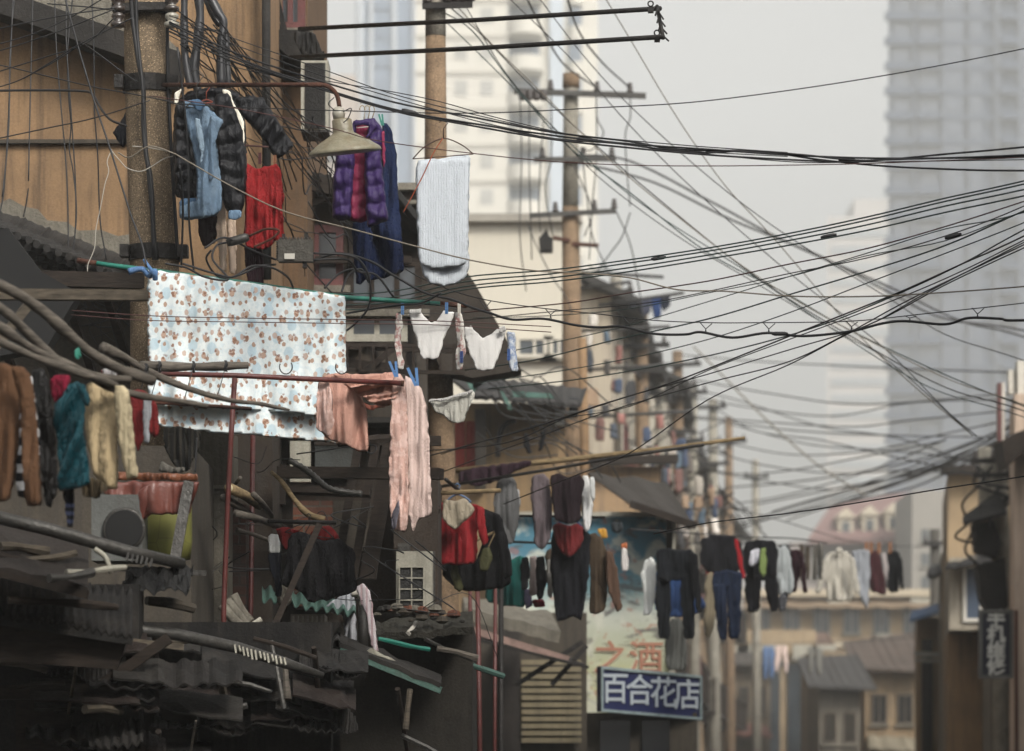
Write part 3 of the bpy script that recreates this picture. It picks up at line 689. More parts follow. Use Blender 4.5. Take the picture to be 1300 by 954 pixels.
# receding houses of the left row
cols = [srgb(188,176,156), srgb(170,142,108), srgb(196,188,170), srgb(150,134,116), srgb(192,160,120), srgb(176,170,160)]
for k, (d0,d1,pxr,ytop,lab) in enumerate(((64,70,776,372,'tall grey-brown house with steep dark roof behind the third pole'),(72,80,806,440,'pale house crowded with washing beyond the steep roofed one'),
        (82,92,846,478,'beige terrace house with cluttered balconies, middle of the far row'),(94,106,866,560,'small ochre terrace house past the cluttered balconies'),(110,124,890,610,'hazy tan terrace house near the far street end'),(128,145,908,640,'last pale terrace house before the street end'))):
    mt = grit('far_wall_%d' % k, cols[k], .9, .15, 1, .4, .3, dirtcol=(.15,.13,.11)); t = Thing('house', lab, 'house')
    xa = P(pxr,0,d0).x; xb = max(xa+.5, xf(d1)); zt = P(0,ytop,d0).z
    m = MB(); m.prism([(xa-7,d0),(xa,d0),(xb,d1),(xa-7,d1)], 0, zt); t.add('wall', m, mt)
    m = MB(); ex = .5
    m.sheet((xa-3.4,d0-.4,zt+1.7),(xa-3.4,d1+.3,zt+1.7),(xb+ex,d1+.3,zt-.15),(xa+ex,d0-.4,zt-.15), 24, 8, tilefn(20,8,.04,.05), .12)
    m.sheet((xa-7.3,d0-.4,zt-.15),(xa-7.3,d1+.3,zt-.15),(xa-3.4,d1+.3,zt+1.7),(xa-3.4,d0-.4,zt+1.7), 12, 6, tilefn(20,8,.04,.05), .12); t.add('roof', m, tile)
    m = MB(); m.add([(xa-6.9,d0+.05,zt),(xa-.02,d0+.05,zt),(xa-3.4,d0+.05,zt+1.62),(xa-6.9,d0+.25,zt),(xa-.02,d0+.25,zt),(xa-3.4,d0+.25,zt+1.62)], [(0,1,2),(5,4,3),(0,3,4,1),(1,4,5,2),(2,5,3,0)]); t.add('gable', m, mt)
    for fl in range(3):
        zz_ = 1.2+fl*2.8
        if zz_+1.4 > zt: continue
        for wx in (-1.6,-3.2): window(t, (xa+wx, d0, zz_), (1,0,0), (0,-1,0), .95, 1.2, oldwood, darkglass, 1, 1)
        hv = Vector((xb-xa, d1-d0, 0)); nv = Vector((hv.y,-hv.x,0)); Lh = hv.length
        for j in range(int(Lh//2.4)):
            A0 = Vector((xa,d0,zz_)) + hv.normalized()*(.7+2.4*j); window(t, A0, hv, nv, 1.1, 1.3, [oldwood,redpaint,cream_metal][(k+j)%3], [darkglass,winglass][(j+fl)%2], 1, 1)
        if fl:
            A0 = Vector((xa,d0,zz_-.5)) + hv.normalized()*.5; m = MB()
            obox(m, A0, hv.normalized()*(Lh-1), nv.normalized()*-.0+nv.normalized()*.8, (0,0,.08))
            for j in range(int((Lh-1)/.35)): obox(m, A0+nv.normalized()*.76+hv.normalized()*(.35*j), hv.normalized()*.03, nv.normalized()*.03, (0,0,.85))
            obox(m, A0+nv.normalized()*.75+Vector((0,0,.85)), hv.normalized()*(Lh-1), nv.normalized()*.05, (0,0,.05)); t.add('balcony', m, darkwood)

# ------------------------------------------------------------------ RIGHT ROW
def rb(m, px, d0, d1, z0, z1, xr_=17):
    x = P(px,0,d0).x; m.prism([(x,d0),(xr_,d0),(xr_,d1),(x+.1*(d1-d0),d1)], z0, z1)
R1 = Thing('house', 'ochre house with blue-grey window behind the phone repair sign', 'house')
m = MB(); rb(m, 1203, 72, 80, 0, P(0,602,72).z); R1.add('wall', m, grit('right_ochre', srgb(172,148,114), .9, .15, 1.5, .5, .3, dirtcol=(.1,.08,.06)))
m = MB(); m.bar(P(1196,598,71.7), P(1330,590,71.7), .5,.14); R1.add('eave_board', m, darkwood)
m = MB(); rb(m, 1205, 66, 71.99, P(0,800,66).z, P(0,708,66).z); R1.add('bay', m, grit('bay_plaster', srgb(176,166,148), .9, .15, 1.5, .4, .4))
p = P(1222,790,66); window(R1, p, (1,0,0), (0,-1,0), .62, .98, plasticwhite, glassmat('blue_glass', srgb(90,104,124)), 1, 0, False)
m = MB(); m.sheet(P(1204,712,66.6), P(1300,690,66.6), P(1262,712,65), P(1200,722,65), 10,3,corrfn(6,.02),.03); R1.add('awning', m, blackened)
m = MB(); rb(m, 1203, 67, 71.98, 0, P(0,800.5,66).z); R1.add('ground_floor', m, grit('ochre_low', srgb(168,134,92), .9,.3,1.5,.4,.3))
R2 = Thing('house', 'pinkish plaster corner house at the frame edge with white roof posts', 'house')
m = MB(); rb(m, 1288, 56, 58.5, 0, P(0,500,56).z); R2.add('wall', m, grit('pink_plaster', srgb(206,182,160), .9, .12, 1.5, .4, .3, dirtcol=(.12,.1,.08)))
m = MB(); m.ppoly([(1272,560),(1284,552),(1340,530),(1340,548),(1296,578),(1278,594)], 55, 1.0); R2.add('eave', m, darkwood)
m = MB(); m.pbox(1267,486,1276,560,56.2,.2); m.pbox(1281,470,1289,500,56.2,.2); m.pbox(1292,458,1310,500,56.1,.3); R2.add('post', m, grit('white_post', srgb(210,204,190), .8, .1))
m = MB(); m.pbox(1267,486,1272,560,56.0,.15); R2.add('red_strip', m, redpaint)
R3 = Thing('shopfront', 'ochre shopfront with small blue awning beside the thin far pole', 'shopfront')
m = MB(); rb(m, 1163, 86, 92, 0, P(0,784,86).z); R3.add('wall', m, grit('ochre_far', srgb(176,146,108), .9, .2, 1, .3, .25))
m = MB(); m.sheet(P(1158,776,86), P(1198,764,86), P(1194,776,84.8), P(1154,788,84.8), 8,3,None,.05); R3.add('awning', m, grit('blue_awning', srgb(62,104,150), .7, .15))
m = MB(); m.pbox(1170,812,1184,1000,85.9,.12); R3.add('door', m, darkglass)
m = MB(); m.bar(P(1160,830,84.5), P(1238,833,84.5), .1,.1); m.bar(P(1160,838,84.5), P(1238,841,84.5), .06,.06); R3.add('sign_rail', m, cream_metal)
R4 = Thing('house', 'dark terrace house set back between the far pole and the ochre one', 'house')
m = MB(); rb(m, 1195, 80.5, 85.9, 0, P(0,700,80).z); R4.add('wall', m, grit('dim_wall', srgb(150,136,114), .9, .3, 2, .5, .5))
m = MB(); m.sheet(P(1180,716,84), P(1260,690,84), P(1250,708,80), P(1176,730,80), 14,4,tilefn(10,4,.05,.05),.08); R4.add('roof', m, tile)
R5 = Thing('shopfront', 'shaded ground floor shopfront behind the phone repair sign post', 'shopfront')
m = MB(); rb(m, 1258, 60, 65.9, 0, P(0,770,60).z); R5.add('wall', m, grit('r5wall', srgb(136,126,110), .9, .3, 3, .5, .5))
m = MB(); m.pbox(1280,800,1340,1000,59.9,.12); R5.add('door', m, darkglass)
m = MB(); m.sheet(P(1258,764,60.5), P(1340,750,60.5), P(1340,776,59), P(1256,784,59), 14,4,corrfn(10,.03),.03); R5.add('awning', m, darkfelt)

# ------------------------------------------------------------------ END OF THE STREET
E1 = Thing('apartment_building', 'beige two storey block with a row of windows closing the street', 'building')
m = MB(); m.box((P(860,0,150).x, 150, 0), (P(1215,0,150).x, 160, P(0,752,150).z)); E1.add('wall', m, grit('beige_block', srgb(198,172,136), .9, .1, .6, .3, .25, dirtcol=(.2,.16,.12)))
m = MB(); m.box((P(855,0,149.4).x, 149.4, P(0,757,149.4).z), (P(1220,0,149.4).x, 150, P(0,748,149.4).z)); m.box((P(858,0,149.6).x, 149.6, P(0,822,149.6).z), (P(1218,0,149.6).x, 149.996, P(0,815,149.6).z)); E1.add('cornice', m, grit('beige_trim', srgb(200,186,160), .9,.1,.6,.2,.1))
for k in range(9):
    p = P(880+k*38,806,150); window(E1, p, (1,0,0), (0,-1,0), .62*1.1, 1.15, cream_metal, winglass, 1, 0)
    p = P(880+k*38,880,150); window(E1, p, (1,0,0), (0,-1,0), .62*1.1, 1.25, cream_metal, darkglass, 1, 0)
m = MB(); m.sheet(P(858,750,158), P(1215,750,158), P(1225,766,148.6), P(850,766,148.6), 40,4,tilefn(30,4,.06,.06),.15); E1.add('roof', m, grit('buff_tile', srgb(164,140,112), .9,.2,1,0,.2))
E1b = Thing('shopfront', 'dim grey shop building under the beige block at the street end', 'shopfront')
m = MB(); m.box((P(1035,0,118).x, 118, 0), (P(1172,0,118).x, 124, P(0,826,118).z)); E1b.add('wall', m, grit('dim_grey', srgb(158,140,114), .9, .2, 1, .2, .3))
for kk in range(4): window(E1b, P(1046+kk*30,876,118), (1,0,0), (0,-1,0), .5, .8, grit('buff_frame', srgb(150,134,112), .8), winglass, 1, 0)
m = MB(); m.sheet(P(1064,886,119), P(1130,886,119), P(1132,892,117), P(1062,892,117), 10,3,None,.08); E1b.add('awning', m, grit('grey_awning', srgb(120,116,106), .8))
for k in range(2):
    m = MB(); m.pbox(1048+k*64,892,1066+k*32,1000,117.9,.2); E1b.add('door', m, winglass)
E1c = Thing('shopfront', 'pale tiled shopfronts with awnings beyond the hanging jeans', 'shopfront')
m = MB(); m.box((P(878,0,128).x, 128, 0), (P(1036,0,128).x, 134, P(0,800,128).z)); E1c.add('wall', m, grit('pale_shop', srgb(176,154,122), .9, .2, 1, .3, .3))
for k in range(4): 
    m = MB(); m.pbox(886+k*38,842,914+k*38,1000,127.9,.15); E1c.add('door', m, winglass)
m = MB(); m.sheet(P(890,822,129), P(950,822,129), P(952,832,127), P(888,832,127), 12,3,None,.08); E1c.add('awning', m, grit('tan_awning', srgb(140,122,100), .8))
random.seed(11)
for k, (x0_, x1_, yt, d_, c_, l) in enumerate(((884,930,826,132,(166,140,108),'low tan shack with faded red roof under the navy jeans'),(932,978,840,126,(150,134,112),'low grey-brown shack behind the tiny blue trousers'),(1000,1052,832,134,(176,156,126),'pale lean-to with rusty roof left of the dim shop building'),
        (1098,1166,846,112,(160,136,104),'brown stall house with patched roof right of the dim shop building'),(1040,1092,868,108,(132,124,110),'smallest low shed in front of the dim shop building'))):
    t = Thing('house', l, 'house'); a = P(x0_,0,d_).x; b = P(x1_,0,d_).x; zt = P(0,yt,d_).z; mt = grit('stall_%d'%k, srgb(*c_), .9, .25, 1.2, .5, .45)
    t.add('wall', MB().box((a,d_,0),(b,d_+4,zt)), mt)
    t.add('roof', MB().sheet((a-.3,d_+4.3,zt+.9),(b+.3,d_+4.3,zt+1.0+.2*(k%2)),(b+.4,d_-.7,zt-.12),(a-.4,d_-.7,zt-.02),16,4,tilefn(9,4,.05,.05),.08), grit('stall_roof_%d'%k, srgb(*[(150,104,92),(96,90,84),(136,108,92),(110,96,86),(84,82,80)][k]), .9, .3, 2, .2, .4))
    for j in range(2): window(t, (a+(b-a)*(.12+.48*j), d_, zt-1.7), (1,0,0), (0,-1,0), (b-a)*.3, .9, oldwood, darkglass, 1, 0)
    m = MB(); m.sheet((a+.1,d_-.02,zt-2.0),(b-.1,d_-.02,zt-2.1),(b,d_-1.2,zt-2.5),(a,d_-1.2,zt-2.4),8,3,corrfn(5,.03),.04); t.add('awning', m, grit('stall_aw_%d'%k, srgb(*[(120,130,134),(140,96,84),(96,112,108),(150,140,118),(110,100,90)][k]), .85, .2, 2, .2, .3))
for k in range(16):
    x = 885+k*18+random.uniform(-5,5); y = random.choice([822,770,838]); d_ = 149.5 if y != 838 else 127.4
    if x > 1035 and y == 838: continue
    t = Thing('air_conditioner', 'small pale air conditioner box on the far beige walls', 'air conditioner', 'air conditioners on the far walls'); q = P(x,y,d_); t.solo = Part('air_conditioner', MB().box((q.x,d_,q.z),(q.x+.8,d_+.3,q.z+.5)), cream_metal)
E2 = Thing('apartment_building', 'long grey block with haze-muted red roof and pale dormers at the street end', 'building')
m = MB(); m.box((P(1004,0,210).x, 210, 0), (P(1215,0,210).x, 222, P(0,688,210).z)); E2.add('wall', m, grit('rose_grey', srgb(168,158,152), .9, .1, .3, .1, .1))
m = MB(); zt = P(0,632,216).z; zb = P(0,684,209).z
m.sheet((P(1054,0,218).x,218,zt-.3),(P(1170,0,218).x,218,zt+.6),(P(1180,0,209).x,209,zb),(P(1026,0,209).x,209,zb), 20,6,None,.3); E2.add('roof', m, grit('red_roof', srgb(158,124,118), .9, .1, .3, 0, .1))  # red muted in the roof colour to add to the distance haze
for k in range(4):
    p = P(1062+k*30,672-k*3,212); mm = MB(); mm.box((p.x,210.6,p.z-.5),(p.x+.8,214,p.z+.55)); mm.add([(p.x-.15,210.4,p.z+.55),(p.x+.95,210.4,p.z+.55),(p.x+.4,210.4,p.z+1.1),(p.x-.15,215,p.z+.55),(p.x+.95,215,p.z+.55),(p.x+.4,215,p.z+1.1)],[(0,1,2),(5,4,3),(0,3,4,1),(1,4,5,2),(2,5,3,0)])
    d_ = E2.add('dormer', mm, grit('dormer_cream', srgb(204,192,168), .8, .05, .5, 0, 0)); g = MB(); g.box((p.x+.2,210.52,p.z-.3),(p.x+.6,210.598,p.z+.3)); d_.add('pane', g, winglass)
for k in range(6):
    p = P(1030+k*28,735,210); window(E2, p, (1,0,0), (0,-1,0), .9, 1.3, cream_metal, winglass, 1, 0)
E3 = Thing('apartment_building', 'pale stair tower block rising between the red roof and the ochre house', 'building')
m = MB(); m.box((P(1158,0,200).x, 200, 0), (P(1206,0,200).x, 209, P(0,622,200).z)); E3.add('wall', m, grit('cream_far', srgb(166,160,150), .9, .08, .3, .1, .1))
for k in range(4): p = P(1168,690+k*30,200); window(E3, p, (1,0,0), (0,-1,0), .8, .8, cream_metal, winglass, 1, 0)

# ------------------------------------------------------------------ TOWERS
TR = Thing('apartment_tower', 'tall grey-blue residential tower at the frame edge behind the cables', 'tower')
D = 470; tm = grit('tower_blue', srgb(82,98,124), .8, .06, .1, .1, .1, bump=.05); tp = grit('tower_buff', srgb(104,114,132), .8, .05, .1, .1, .1, bump=.05)
xa = P(1128,0,D).x; m = MB(); m.prism([(xa,D),(xa+36,D),(xa+36,D+26),(xa+3.2,D+26)], 0, 118); TR.add('wall', m, tm)
m = MB()
for x0, x1 in ((1158,1162),(1195,1222),(1228,1246),(1262,1268),(1292,1316)): m.box((P(x0,0,D).x, D-.9, 0), (P(x1,0,D).x, D-.002, 112))
TR.add('pilaster', m, tp)
m = MB()
for k in range(36): m.box((xa-.5, D-1.3, 4+k*3.05), (P(1160,0,D).x, D-.004, 4.9+k*3.05)); m.box((P(1163,0,D).x, D-1.6, 4+k*3.05), (P(1193,0,D).x, D-.004, 4.9+k*3.05))
for k in range(36): m.box((P(1269,0,D).x, D-1.6, 4+k*3.05), (P(1291,0,D).x, D-.004, 4.9+k*3.05))
for k in range(0,36): m.box((P(1196,0,D).x, D-1.1, 4+k*3.05), (P(1261,0,D).x, D-.905, 4.5+k*3.05))
TR.add('balcony', m, grit('tower_balc', srgb(84,98,122), .8, .05, .1, 0, .1, bump=.05))
for k in range(11, 36):
    for x0, x1 in ((1134,1154),(1167,1190),(1202,1214),(1234,1242)):
        g = MB(); g.box((P(x0,0,D).x, D-(1.0 if x0>1190 else .3), 5.1+k*3.05), (P(x1,0,D).x, D-(.905 if x0>1190 else .006), 6.6+k*3.05)); TR.add('window', g, glassmat('tower_glass', srgb(66,82,106), .3))
m = MB(); m.box((xa+7, D+4, 118), (xa+28, D+20, 124)); TR.add('roof', m, tp)
TF = Thing('apartment_tower', 'faint pale tower half lost in haze beside the blue-grey one', 'tower')
D2 = 700; x0 = P(1050,0,D2).x; x1 = P(1150,0,D2).x; m = MB(); m.prism([(x0,D2),(x1,D2),(x1,D2+20),(x0+2.2,D2+20)], 0, P(0,275,D2).z); m.box((x0+5, D2+1, P(0,275,D2).z), (x1, D2+19, P(0,252,D2).z)); TF.add('wall', m, grit('tower_pale', srgb(190,184,178), .8, .04, .05, 0, .05, bump=.05))  # pale wall colour carries part of the haze fade
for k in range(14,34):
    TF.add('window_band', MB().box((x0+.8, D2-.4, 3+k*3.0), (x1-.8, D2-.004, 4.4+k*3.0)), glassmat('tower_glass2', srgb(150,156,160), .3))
TL = Thing('apartment_tower', 'sunlit cream tower with stacked rounded balconies behind the poles', 'tower')
D3 = 330; tc = grit('tower_cream', srgb(216,211,198), .8, .03, .1, 0, .03, bump=.03, dirtcol=(.5,.48,.42)); xa = P(528,0,D3).x; xb = P(645,0,D3).x
m = MB(); m.box((xa, D3, 0), (xb, D3+18, 92)); m.box((xb, D3+3, 0), (P(760,0,D3).x, D3+18, 90)); TL.add('wall', m, tc)
m2 = []
for k in range(26):
    z = 4+k*3.12
    for (c0, c1, dd) in ((645,688,D3-1.0),(720,742,D3+2.2)):
        xm0, xm1 = P(c0,0,D3).x, P(c1,0,D3).x; m = MB(); n_ = 10; pl = []
        for i in range(n_+1):
            th = math.pi*i/n_; pl.append(((xm0+xm1)/2 - math.cos(th)*(xm1-xm0)/2*1.1, dd+1.5 - math.sin(th)*1.6))
        m.prism(pl + [(xm1, D3+3.2), (xm0, D3+3.2)], z, z+1.25)
        p_ = TL.add('balcony', m, tc); 
        if k > 11:
            g = MB(); g.box((xm0+.2, D3+2.6, z+1.3), (xm1-.2, D3+2.9, z+2.8)); p_.add('window', g, glassmat('tl_glass', srgb(112,128,146), .3))
m = MB(); m.box((P(636,0,D3).x, D3+2.55, 0), (P(648,0,D3).x, D3+2.99, 88)); m.box((P(698,0,D3).x, D3+2.5, 0), (P(716,0,D3).x, D3+2.99, 88)); TL.add('recess_strip', m, grit('tl_blue', srgb(196,206,216), .7, .03, .1, 0, 0))
for k in range(12, 29): TL.add('string_course', MB().box((xa-.1, D3-.12, 3.6+k*3.12), (xb+.05, D3-.004, 3.95+k*3.12)), grit('tl_line', srgb(188,182,168), .8, .05, .1, 0, 0))
for k in range(12, 28):
    for q in (.18,.42,.7): TL.add('window', MB().box((xa+(xb-xa)*q, D3-.06, 5+k*3.12), (xa+(xb-xa)*q+1.1, D3-.005, 6.3+k*3.12)), grit('tl_pane', srgb(186,184,176), .5, .05, .1, 0, 0))
TB = Thing('office_tower', 'pale blue glass tower between the brown wing and second pole', 'tower')
D4 = 420; m = MB(); m.box((P(452,0,D4).x, D4, 0), (P(536,0,D4).x, D4+20, 110)); TB.add('wall', m, grit('tb_blue', srgb(142,158,178), .5, .05, .1, 0, .05, bump=.03))
m = MB()
for x0_, x1_ in ((454,462),(469,474),(498,504),(524,530)): m.box((P(x0_,0,D4).x, D4-.5, 0), (P(x1_,0,D4).x, D4-.004, 108))
TB.add('mullion', m, grit('tb_white', srgb(190,196,202), .6, .03, .1, 0, 0))
for k in range(14,34): TB.add('window_band', MB().box((P(475,0,D4).x, D4-.2, 3+k*3.1), (P(497,0,D4).x, D4-.006, 4.6+k*3.1)), glassmat('tb_glass', srgb(120,138,160), .3))
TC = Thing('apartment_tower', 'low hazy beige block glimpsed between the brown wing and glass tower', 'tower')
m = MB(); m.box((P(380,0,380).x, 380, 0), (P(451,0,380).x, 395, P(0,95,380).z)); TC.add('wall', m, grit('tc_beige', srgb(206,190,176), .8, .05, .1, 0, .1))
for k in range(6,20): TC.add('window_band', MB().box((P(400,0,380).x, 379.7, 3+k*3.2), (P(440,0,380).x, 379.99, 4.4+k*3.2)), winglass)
# ================================================================== POLES
pc1 = concrete_pole('pole_aggregate', srgb(150,130,104)); pc2 = concrete_pole('pole_grey', srgb(156,150,136)); pc3 = concrete_pole('pole_tan', srgb(142,118,92)); pcr = grit('pole_rusty', srgb(156,124,88), .9, .2, 4, .2, .2)
insul = NT('insulator_brown').out((.03,.022,.018), .3, spec=.6); insulw = NT('insulator_pale').out(srgb(170,165,150), .3, spec=.6)
def insulator(t, c, r=.045, h=.13, mat=insul, axis=(0,0,1)):
    t.add('insulator', MB().lathe(c, [(r*.4,0),(r,.01),(r,h*.22),(r*.5,h*.3),(r*.9,h*.45),(r*.9,h*.55),(r*.45,h*.65),(r*.7,h*.8),(r*.7,h*.92),(r*.3,h)], 12, axis), mat, True)
def crossarm(t, x0, y0, x1, y1, d, w=.09, mat=None, ins=()):
    m = MB(); a = P(x0,y0,d); b = P(x1,y1,d); m.bar(a, b, w, w); t.add('crossarm', m, mat or steel)
    for f in ins: insulator(t, a*(1-f)+b*f+Vector((0,0,w/2)))
# 1: thick near pole
T = Thing('utility_pole', 'thick speckled concrete pole banded with steel before the ochre wall', 'pole')
d = 25.7; base = P(203,0,d); top = P(182,-60,d)
m = MB(); b0 = Vector((P(206,0,d).x, d, 0)); m.tube([b0, P(196,330,d), P(187,110,d), P(181,-80,d)], [.2,.164,.15,.137], 28); T.add('shaft', m, pc1, True)
for (y, hh_) in ((108,.055),(322,.05),(14,.03)):
    c = P(187+(y-108)*.045, y, d); rr = .157+(y-108)*.00006
    m = MB(); m.lathe(c-Vector((0,0,hh_)), [(rr,0),(rr+.008,0),(rr+.008,hh_*2),(rr,hh_*2)], 28); m.box((c.x-rr-.05,d-rr-.0,c.z-hh_*.8),(c.x-rr+.01,d-.05,c.z+hh_*.8)); m.box((c.x+rr-.01,d-rr+.02,c.z-hh_*.8),(c.x+rr+.06,d-.03,c.z+hh_*.8))
    T.add('clamp_band', m, darksteel)
for (x, y) in ((150,22),(218,22)):
    insulator(T, P(x,y+14,25.48), .05, .16, insul if x<200 else insulw); insulator(T, P(x,y-6,25.48), .05, .16, insul)
T.add('bracket', MB().bar(P(148,10,25.5), P(220,8,25.5), .06,.05), darksteel)
m = MB(); m.tube(spline([P(166,-30,25.45),P(168,20,25.48),P(176,80,25.48),P(182,110,25.47),P(182,160,25.48),P(186,200,25.48),P(192,235,25.48),P(196,330,25.48)],5), .016, 8)
m.tube(spline([P(172,-30,25.45),P(174,40,25.48),P(181,110,25.46),P(185,180,25.48),P(190,240,25.48),P(199,330,25.48)],5), .012, 8); T.add('down_cable', m, rubber, True)
m = MB(); m.tube(spline([P(212,-20,25.5),P(213,90,25.6),P(218,200,25.6),P(226,330,25.6)],5), .012, 8); T.add('down_cable', m, rubber, True)
# 2
T = Thing('utility_pole', 'tall tan concrete pole with grey top behind the hanging white towel', 'pole')
d = 34; x_ = lambda y: P(553+max(0,(y-200))*.021, y, d)
m = MB(); m.tube([Vector((P(568,0,d).x,d,0)), x_(840), x_(520), x_(205), x_(47)], [.135,.125,.115,.10,.09], 20); T.add('shaft', m, pc3, True)
m = MB(); m.tube([x_(46), x_(-40)], [.092,.088], 20); T.add('upper_shaft', m, pc2, True)
crossarm(T, 536, 8, 600, 6, d-.15, .05, darksteel, (.1,.5,.66,.8,.95))
# 3
T = Thing('utility_pole', 'grey-topped rusty brown pole with two long insulator crossarms', 'pole')
d = 50; m = MB(); m.tube([P(724,262,d), P(725,96,d)], [.105,.095], 20); T.add('upper_shaft', m, pc2, True)
m = MB(); m.tube([Vector((P(730,0,d).x,d,0)), P(727,500,d), P(724,263,d)], [.16,.135,.108], 20); T.add('shaft', m, pc3, True)
crossarm(T, 652, 116, 820, 122, d-.15, .07, steel, (.28,.63,.88)); crossarm(T, 678, 203, 782, 202, d-.15, .06, steel, (.1,.6,.95)); crossarm(T, 672, 274, 782, 268, d-.15, .06, steel, (.3,.75,.98))
m = MB(); 
for k in range(4): m.lathe(P(663+k*9,128,d-.2), [(.03,0),(.05,.03),(.05,.1),(.03,.14)], 8)
T.add('insulator_row', m, insul)
T.add('cap_sleeve', MB().tube([P(725,112,d),P(725,94,d)], [.112,.108], 20), pc3, True)
m = MB(); m.ppoly([(686,318),(684,302),(690,296),(694,290),(697,300),(702,302),(702,318)], d-.3, .3); T.add('junction_box', m, blackened)
m = MB(); m.bar(P(702,302,d-.1), P(724,306,d-.1), .05,.05); m.bar(P(726,310,d-.1), P(760,312,d-.1), .05,.05); T.add('arm', m, rust)
solo('standpipe', MB().tube([Vector((P(744,0,49).x,49,0)), P(742,560,49), P(739,430,49)], [.065,.06,.055], 14), pcr, 'orange rusty standpipe rising beside the pole with two crossarms', 'pipe', smooth=True)
# far poles of the left row
for (px, yt, d_, r0, lab, arms) in ((815,398,68,.13,'slim grey-brown pole with crossarms behind the steep roofed house',((780,440,850,438),(790,470,846,470))),
        (782,352,66,.13,'grey far pole standing against the steep dark roof',((762,372,804,370),(766,392,800,390))),
        (848,520,88,.12,'thin ochre pole right of the slender tan pole',((834,540,864,538),)),
        (880,486,90,.12,'ochre far pole between the cluttered balconies and the double crossarm pole',((862,500,898,498),(866,560,894,558))),
        (798,430,72,.12,'ochre far pole beside the balcony washing',((784,452,814,450),)),
        (838,470,76,.12,'slender tan pole among the far washing, just beyond the steep roof',((818,500,862,498),)),
        (860,446,84,.14,'pale far pole with stacked crossarms over the cluttered balconies',((830,465,890,462),(836,492,886,490),(838,548,884,548))),
        (905,507,95,.14,'far tan pole with double crossarms left of the hazy street end',((880,518,922,516),(886,590,926,588))),
        (925,530,104,.13,'thin far tan pole standing close after the double crossarm one',((910,562,948,560),)),
        (959,584,120,.13,'smallest far pole, alone against the hazy sky at the street end',((944,606,976,606),))):
    T = Thing('utility_pole', lab, 'pole'); b = P(px+2,0,d_)
    T.add('shaft', MB().tube([Vector((b.x,d_,0)), P(px,yt,d_)], [r0*1.3,r0*.8], 14), pc3 if px in (815,860,925) else pc2, True)
    for a in arms: crossarm(T, *a, d_-.2, .09, darksteel, (.1,.9))
# right poles
T = Thing('utility_pole', 'grey concrete pole cluttered with cables behind the phone repair sign', 'pole')
d = 59; T.add('shaft', MB().tube([Vector((P(1274,0,d).x,d,0)), P(1272,760,d), P(1268,575,d)], [.17,.15,.125], 18), pc2, True)
T.add('shaft', MB().tube([P(1252,700,d+.2), P(1250,568,d+.2)], [.12,.1], 14), pc2, True)
crossarm(T, 1232, 586, 1290, 584, d-.2, .08, darksteel, (.1,.5,.9)); crossarm(T, 1236, 604, 1286, 603, d-.2, .07, darksteel, (.1,.9))
crossarm(T, 1226, 661, 1262, 662, d-.3, .05, rust)
m = MB(); m.sheet(P(1222,656,d-.1), P(1268,622,d-.1), P(1276,650,d-1), P(1222,664,d-1), 6,3,None,.05); T.add('hood', m, blackened)
m = MB(); m.ppoly([(1236,664),(1262,662),(1272,690),(1266,708),(1240,700)], d-.5, .5); m.ppoly([(1240,718),(1276,708),(1280,770),(1262,790),(1246,760)], d-.4, .5); T.add('transformer_box', m, blackened)
for k in range(8):
    x = random.uniform(1225,1290); y = random.uniform(590,700); pts = [(x+random.uniform(-25,25), y+j*random.uniform(14,26)) for j in range(4)]
    wire(pts, d-.6, d-.3, .022, rubber, 'loose black cable hanging in the tangle on the right grey pole', 'tangled cables on the right grey pole', 'hanging_cable', 'cable')
T = Thing('utility_pole', 'thin dark far pole with blue scrap beside the small blue awning', 'pole')
d = 92; T.add('shaft', MB().tube([Vector((P(1188,0,d).x,d,0)), P(1187,672,d)], [.16,.12], 14), grit('pole_dark', srgb(96,92,84), .9), True); crossarm(T, 1172, 690, 1202, 690, d-.2, .1, darksteel, (.1,.9))
m = MB(); m.ppoly([(1180,722),(1184,716),(1193,718),(1192,728),(1182,730)], d-.4, .2); T.add('wrap', m, grit('blue_scrap', srgb(62,110,120), .9))
m = MB(); m.tube([P(1160,500,90), P(1164,1000,90)], .05, 8)

# ================================================================== LAMP
T = Thing('street_lamp', 'conical enamel lamp shade on a rusty arm clamped to the thick pole', 'lamp')
T.add('arm', MB().tube(spline([P(208,108,25.5),P(300,108,24.4),P(380,108,23.9),P(408,108,23.9),P(420,112,23.9),P(428,122,23.9),P(431,136,23.9)],4), .0145, 10), rust, True)
c = P(438,192,23.9); ax = Vector((-.1,-.12,1)).normalized()
T.add('shade', MB().lathe(c, [(.226,-.012),(.23,-.008),(.222,.01),(.16,.055),(.1,.09),(.068,.11),(.064,.125),(.062,.19),(.05,.2)], 30, ax), grit('enamel', srgb(152,146,122), .45, .15, 7, .6, .5, dirtcol=(.12,.085,.04), spec=.5), True)
T.add('insulator', MB().lathe(P(430,151,23.88), [(.01,-.01),(.035,0),(.042,.03),(.035,.06),(.012,.075)], 14), insulw, True)
m = MB(); m.tube(spline([P(424,140,23.85),P(417,132,23.8),P(424,124,23.82)],5), .0035, 5); m.tube(spline([P(436,142,23.85),P(446,138,23.8),P(442,150,23.82),P(436,156,23.82)],5), .0035, 5); T.add('lead_wire', m, rubber, True)
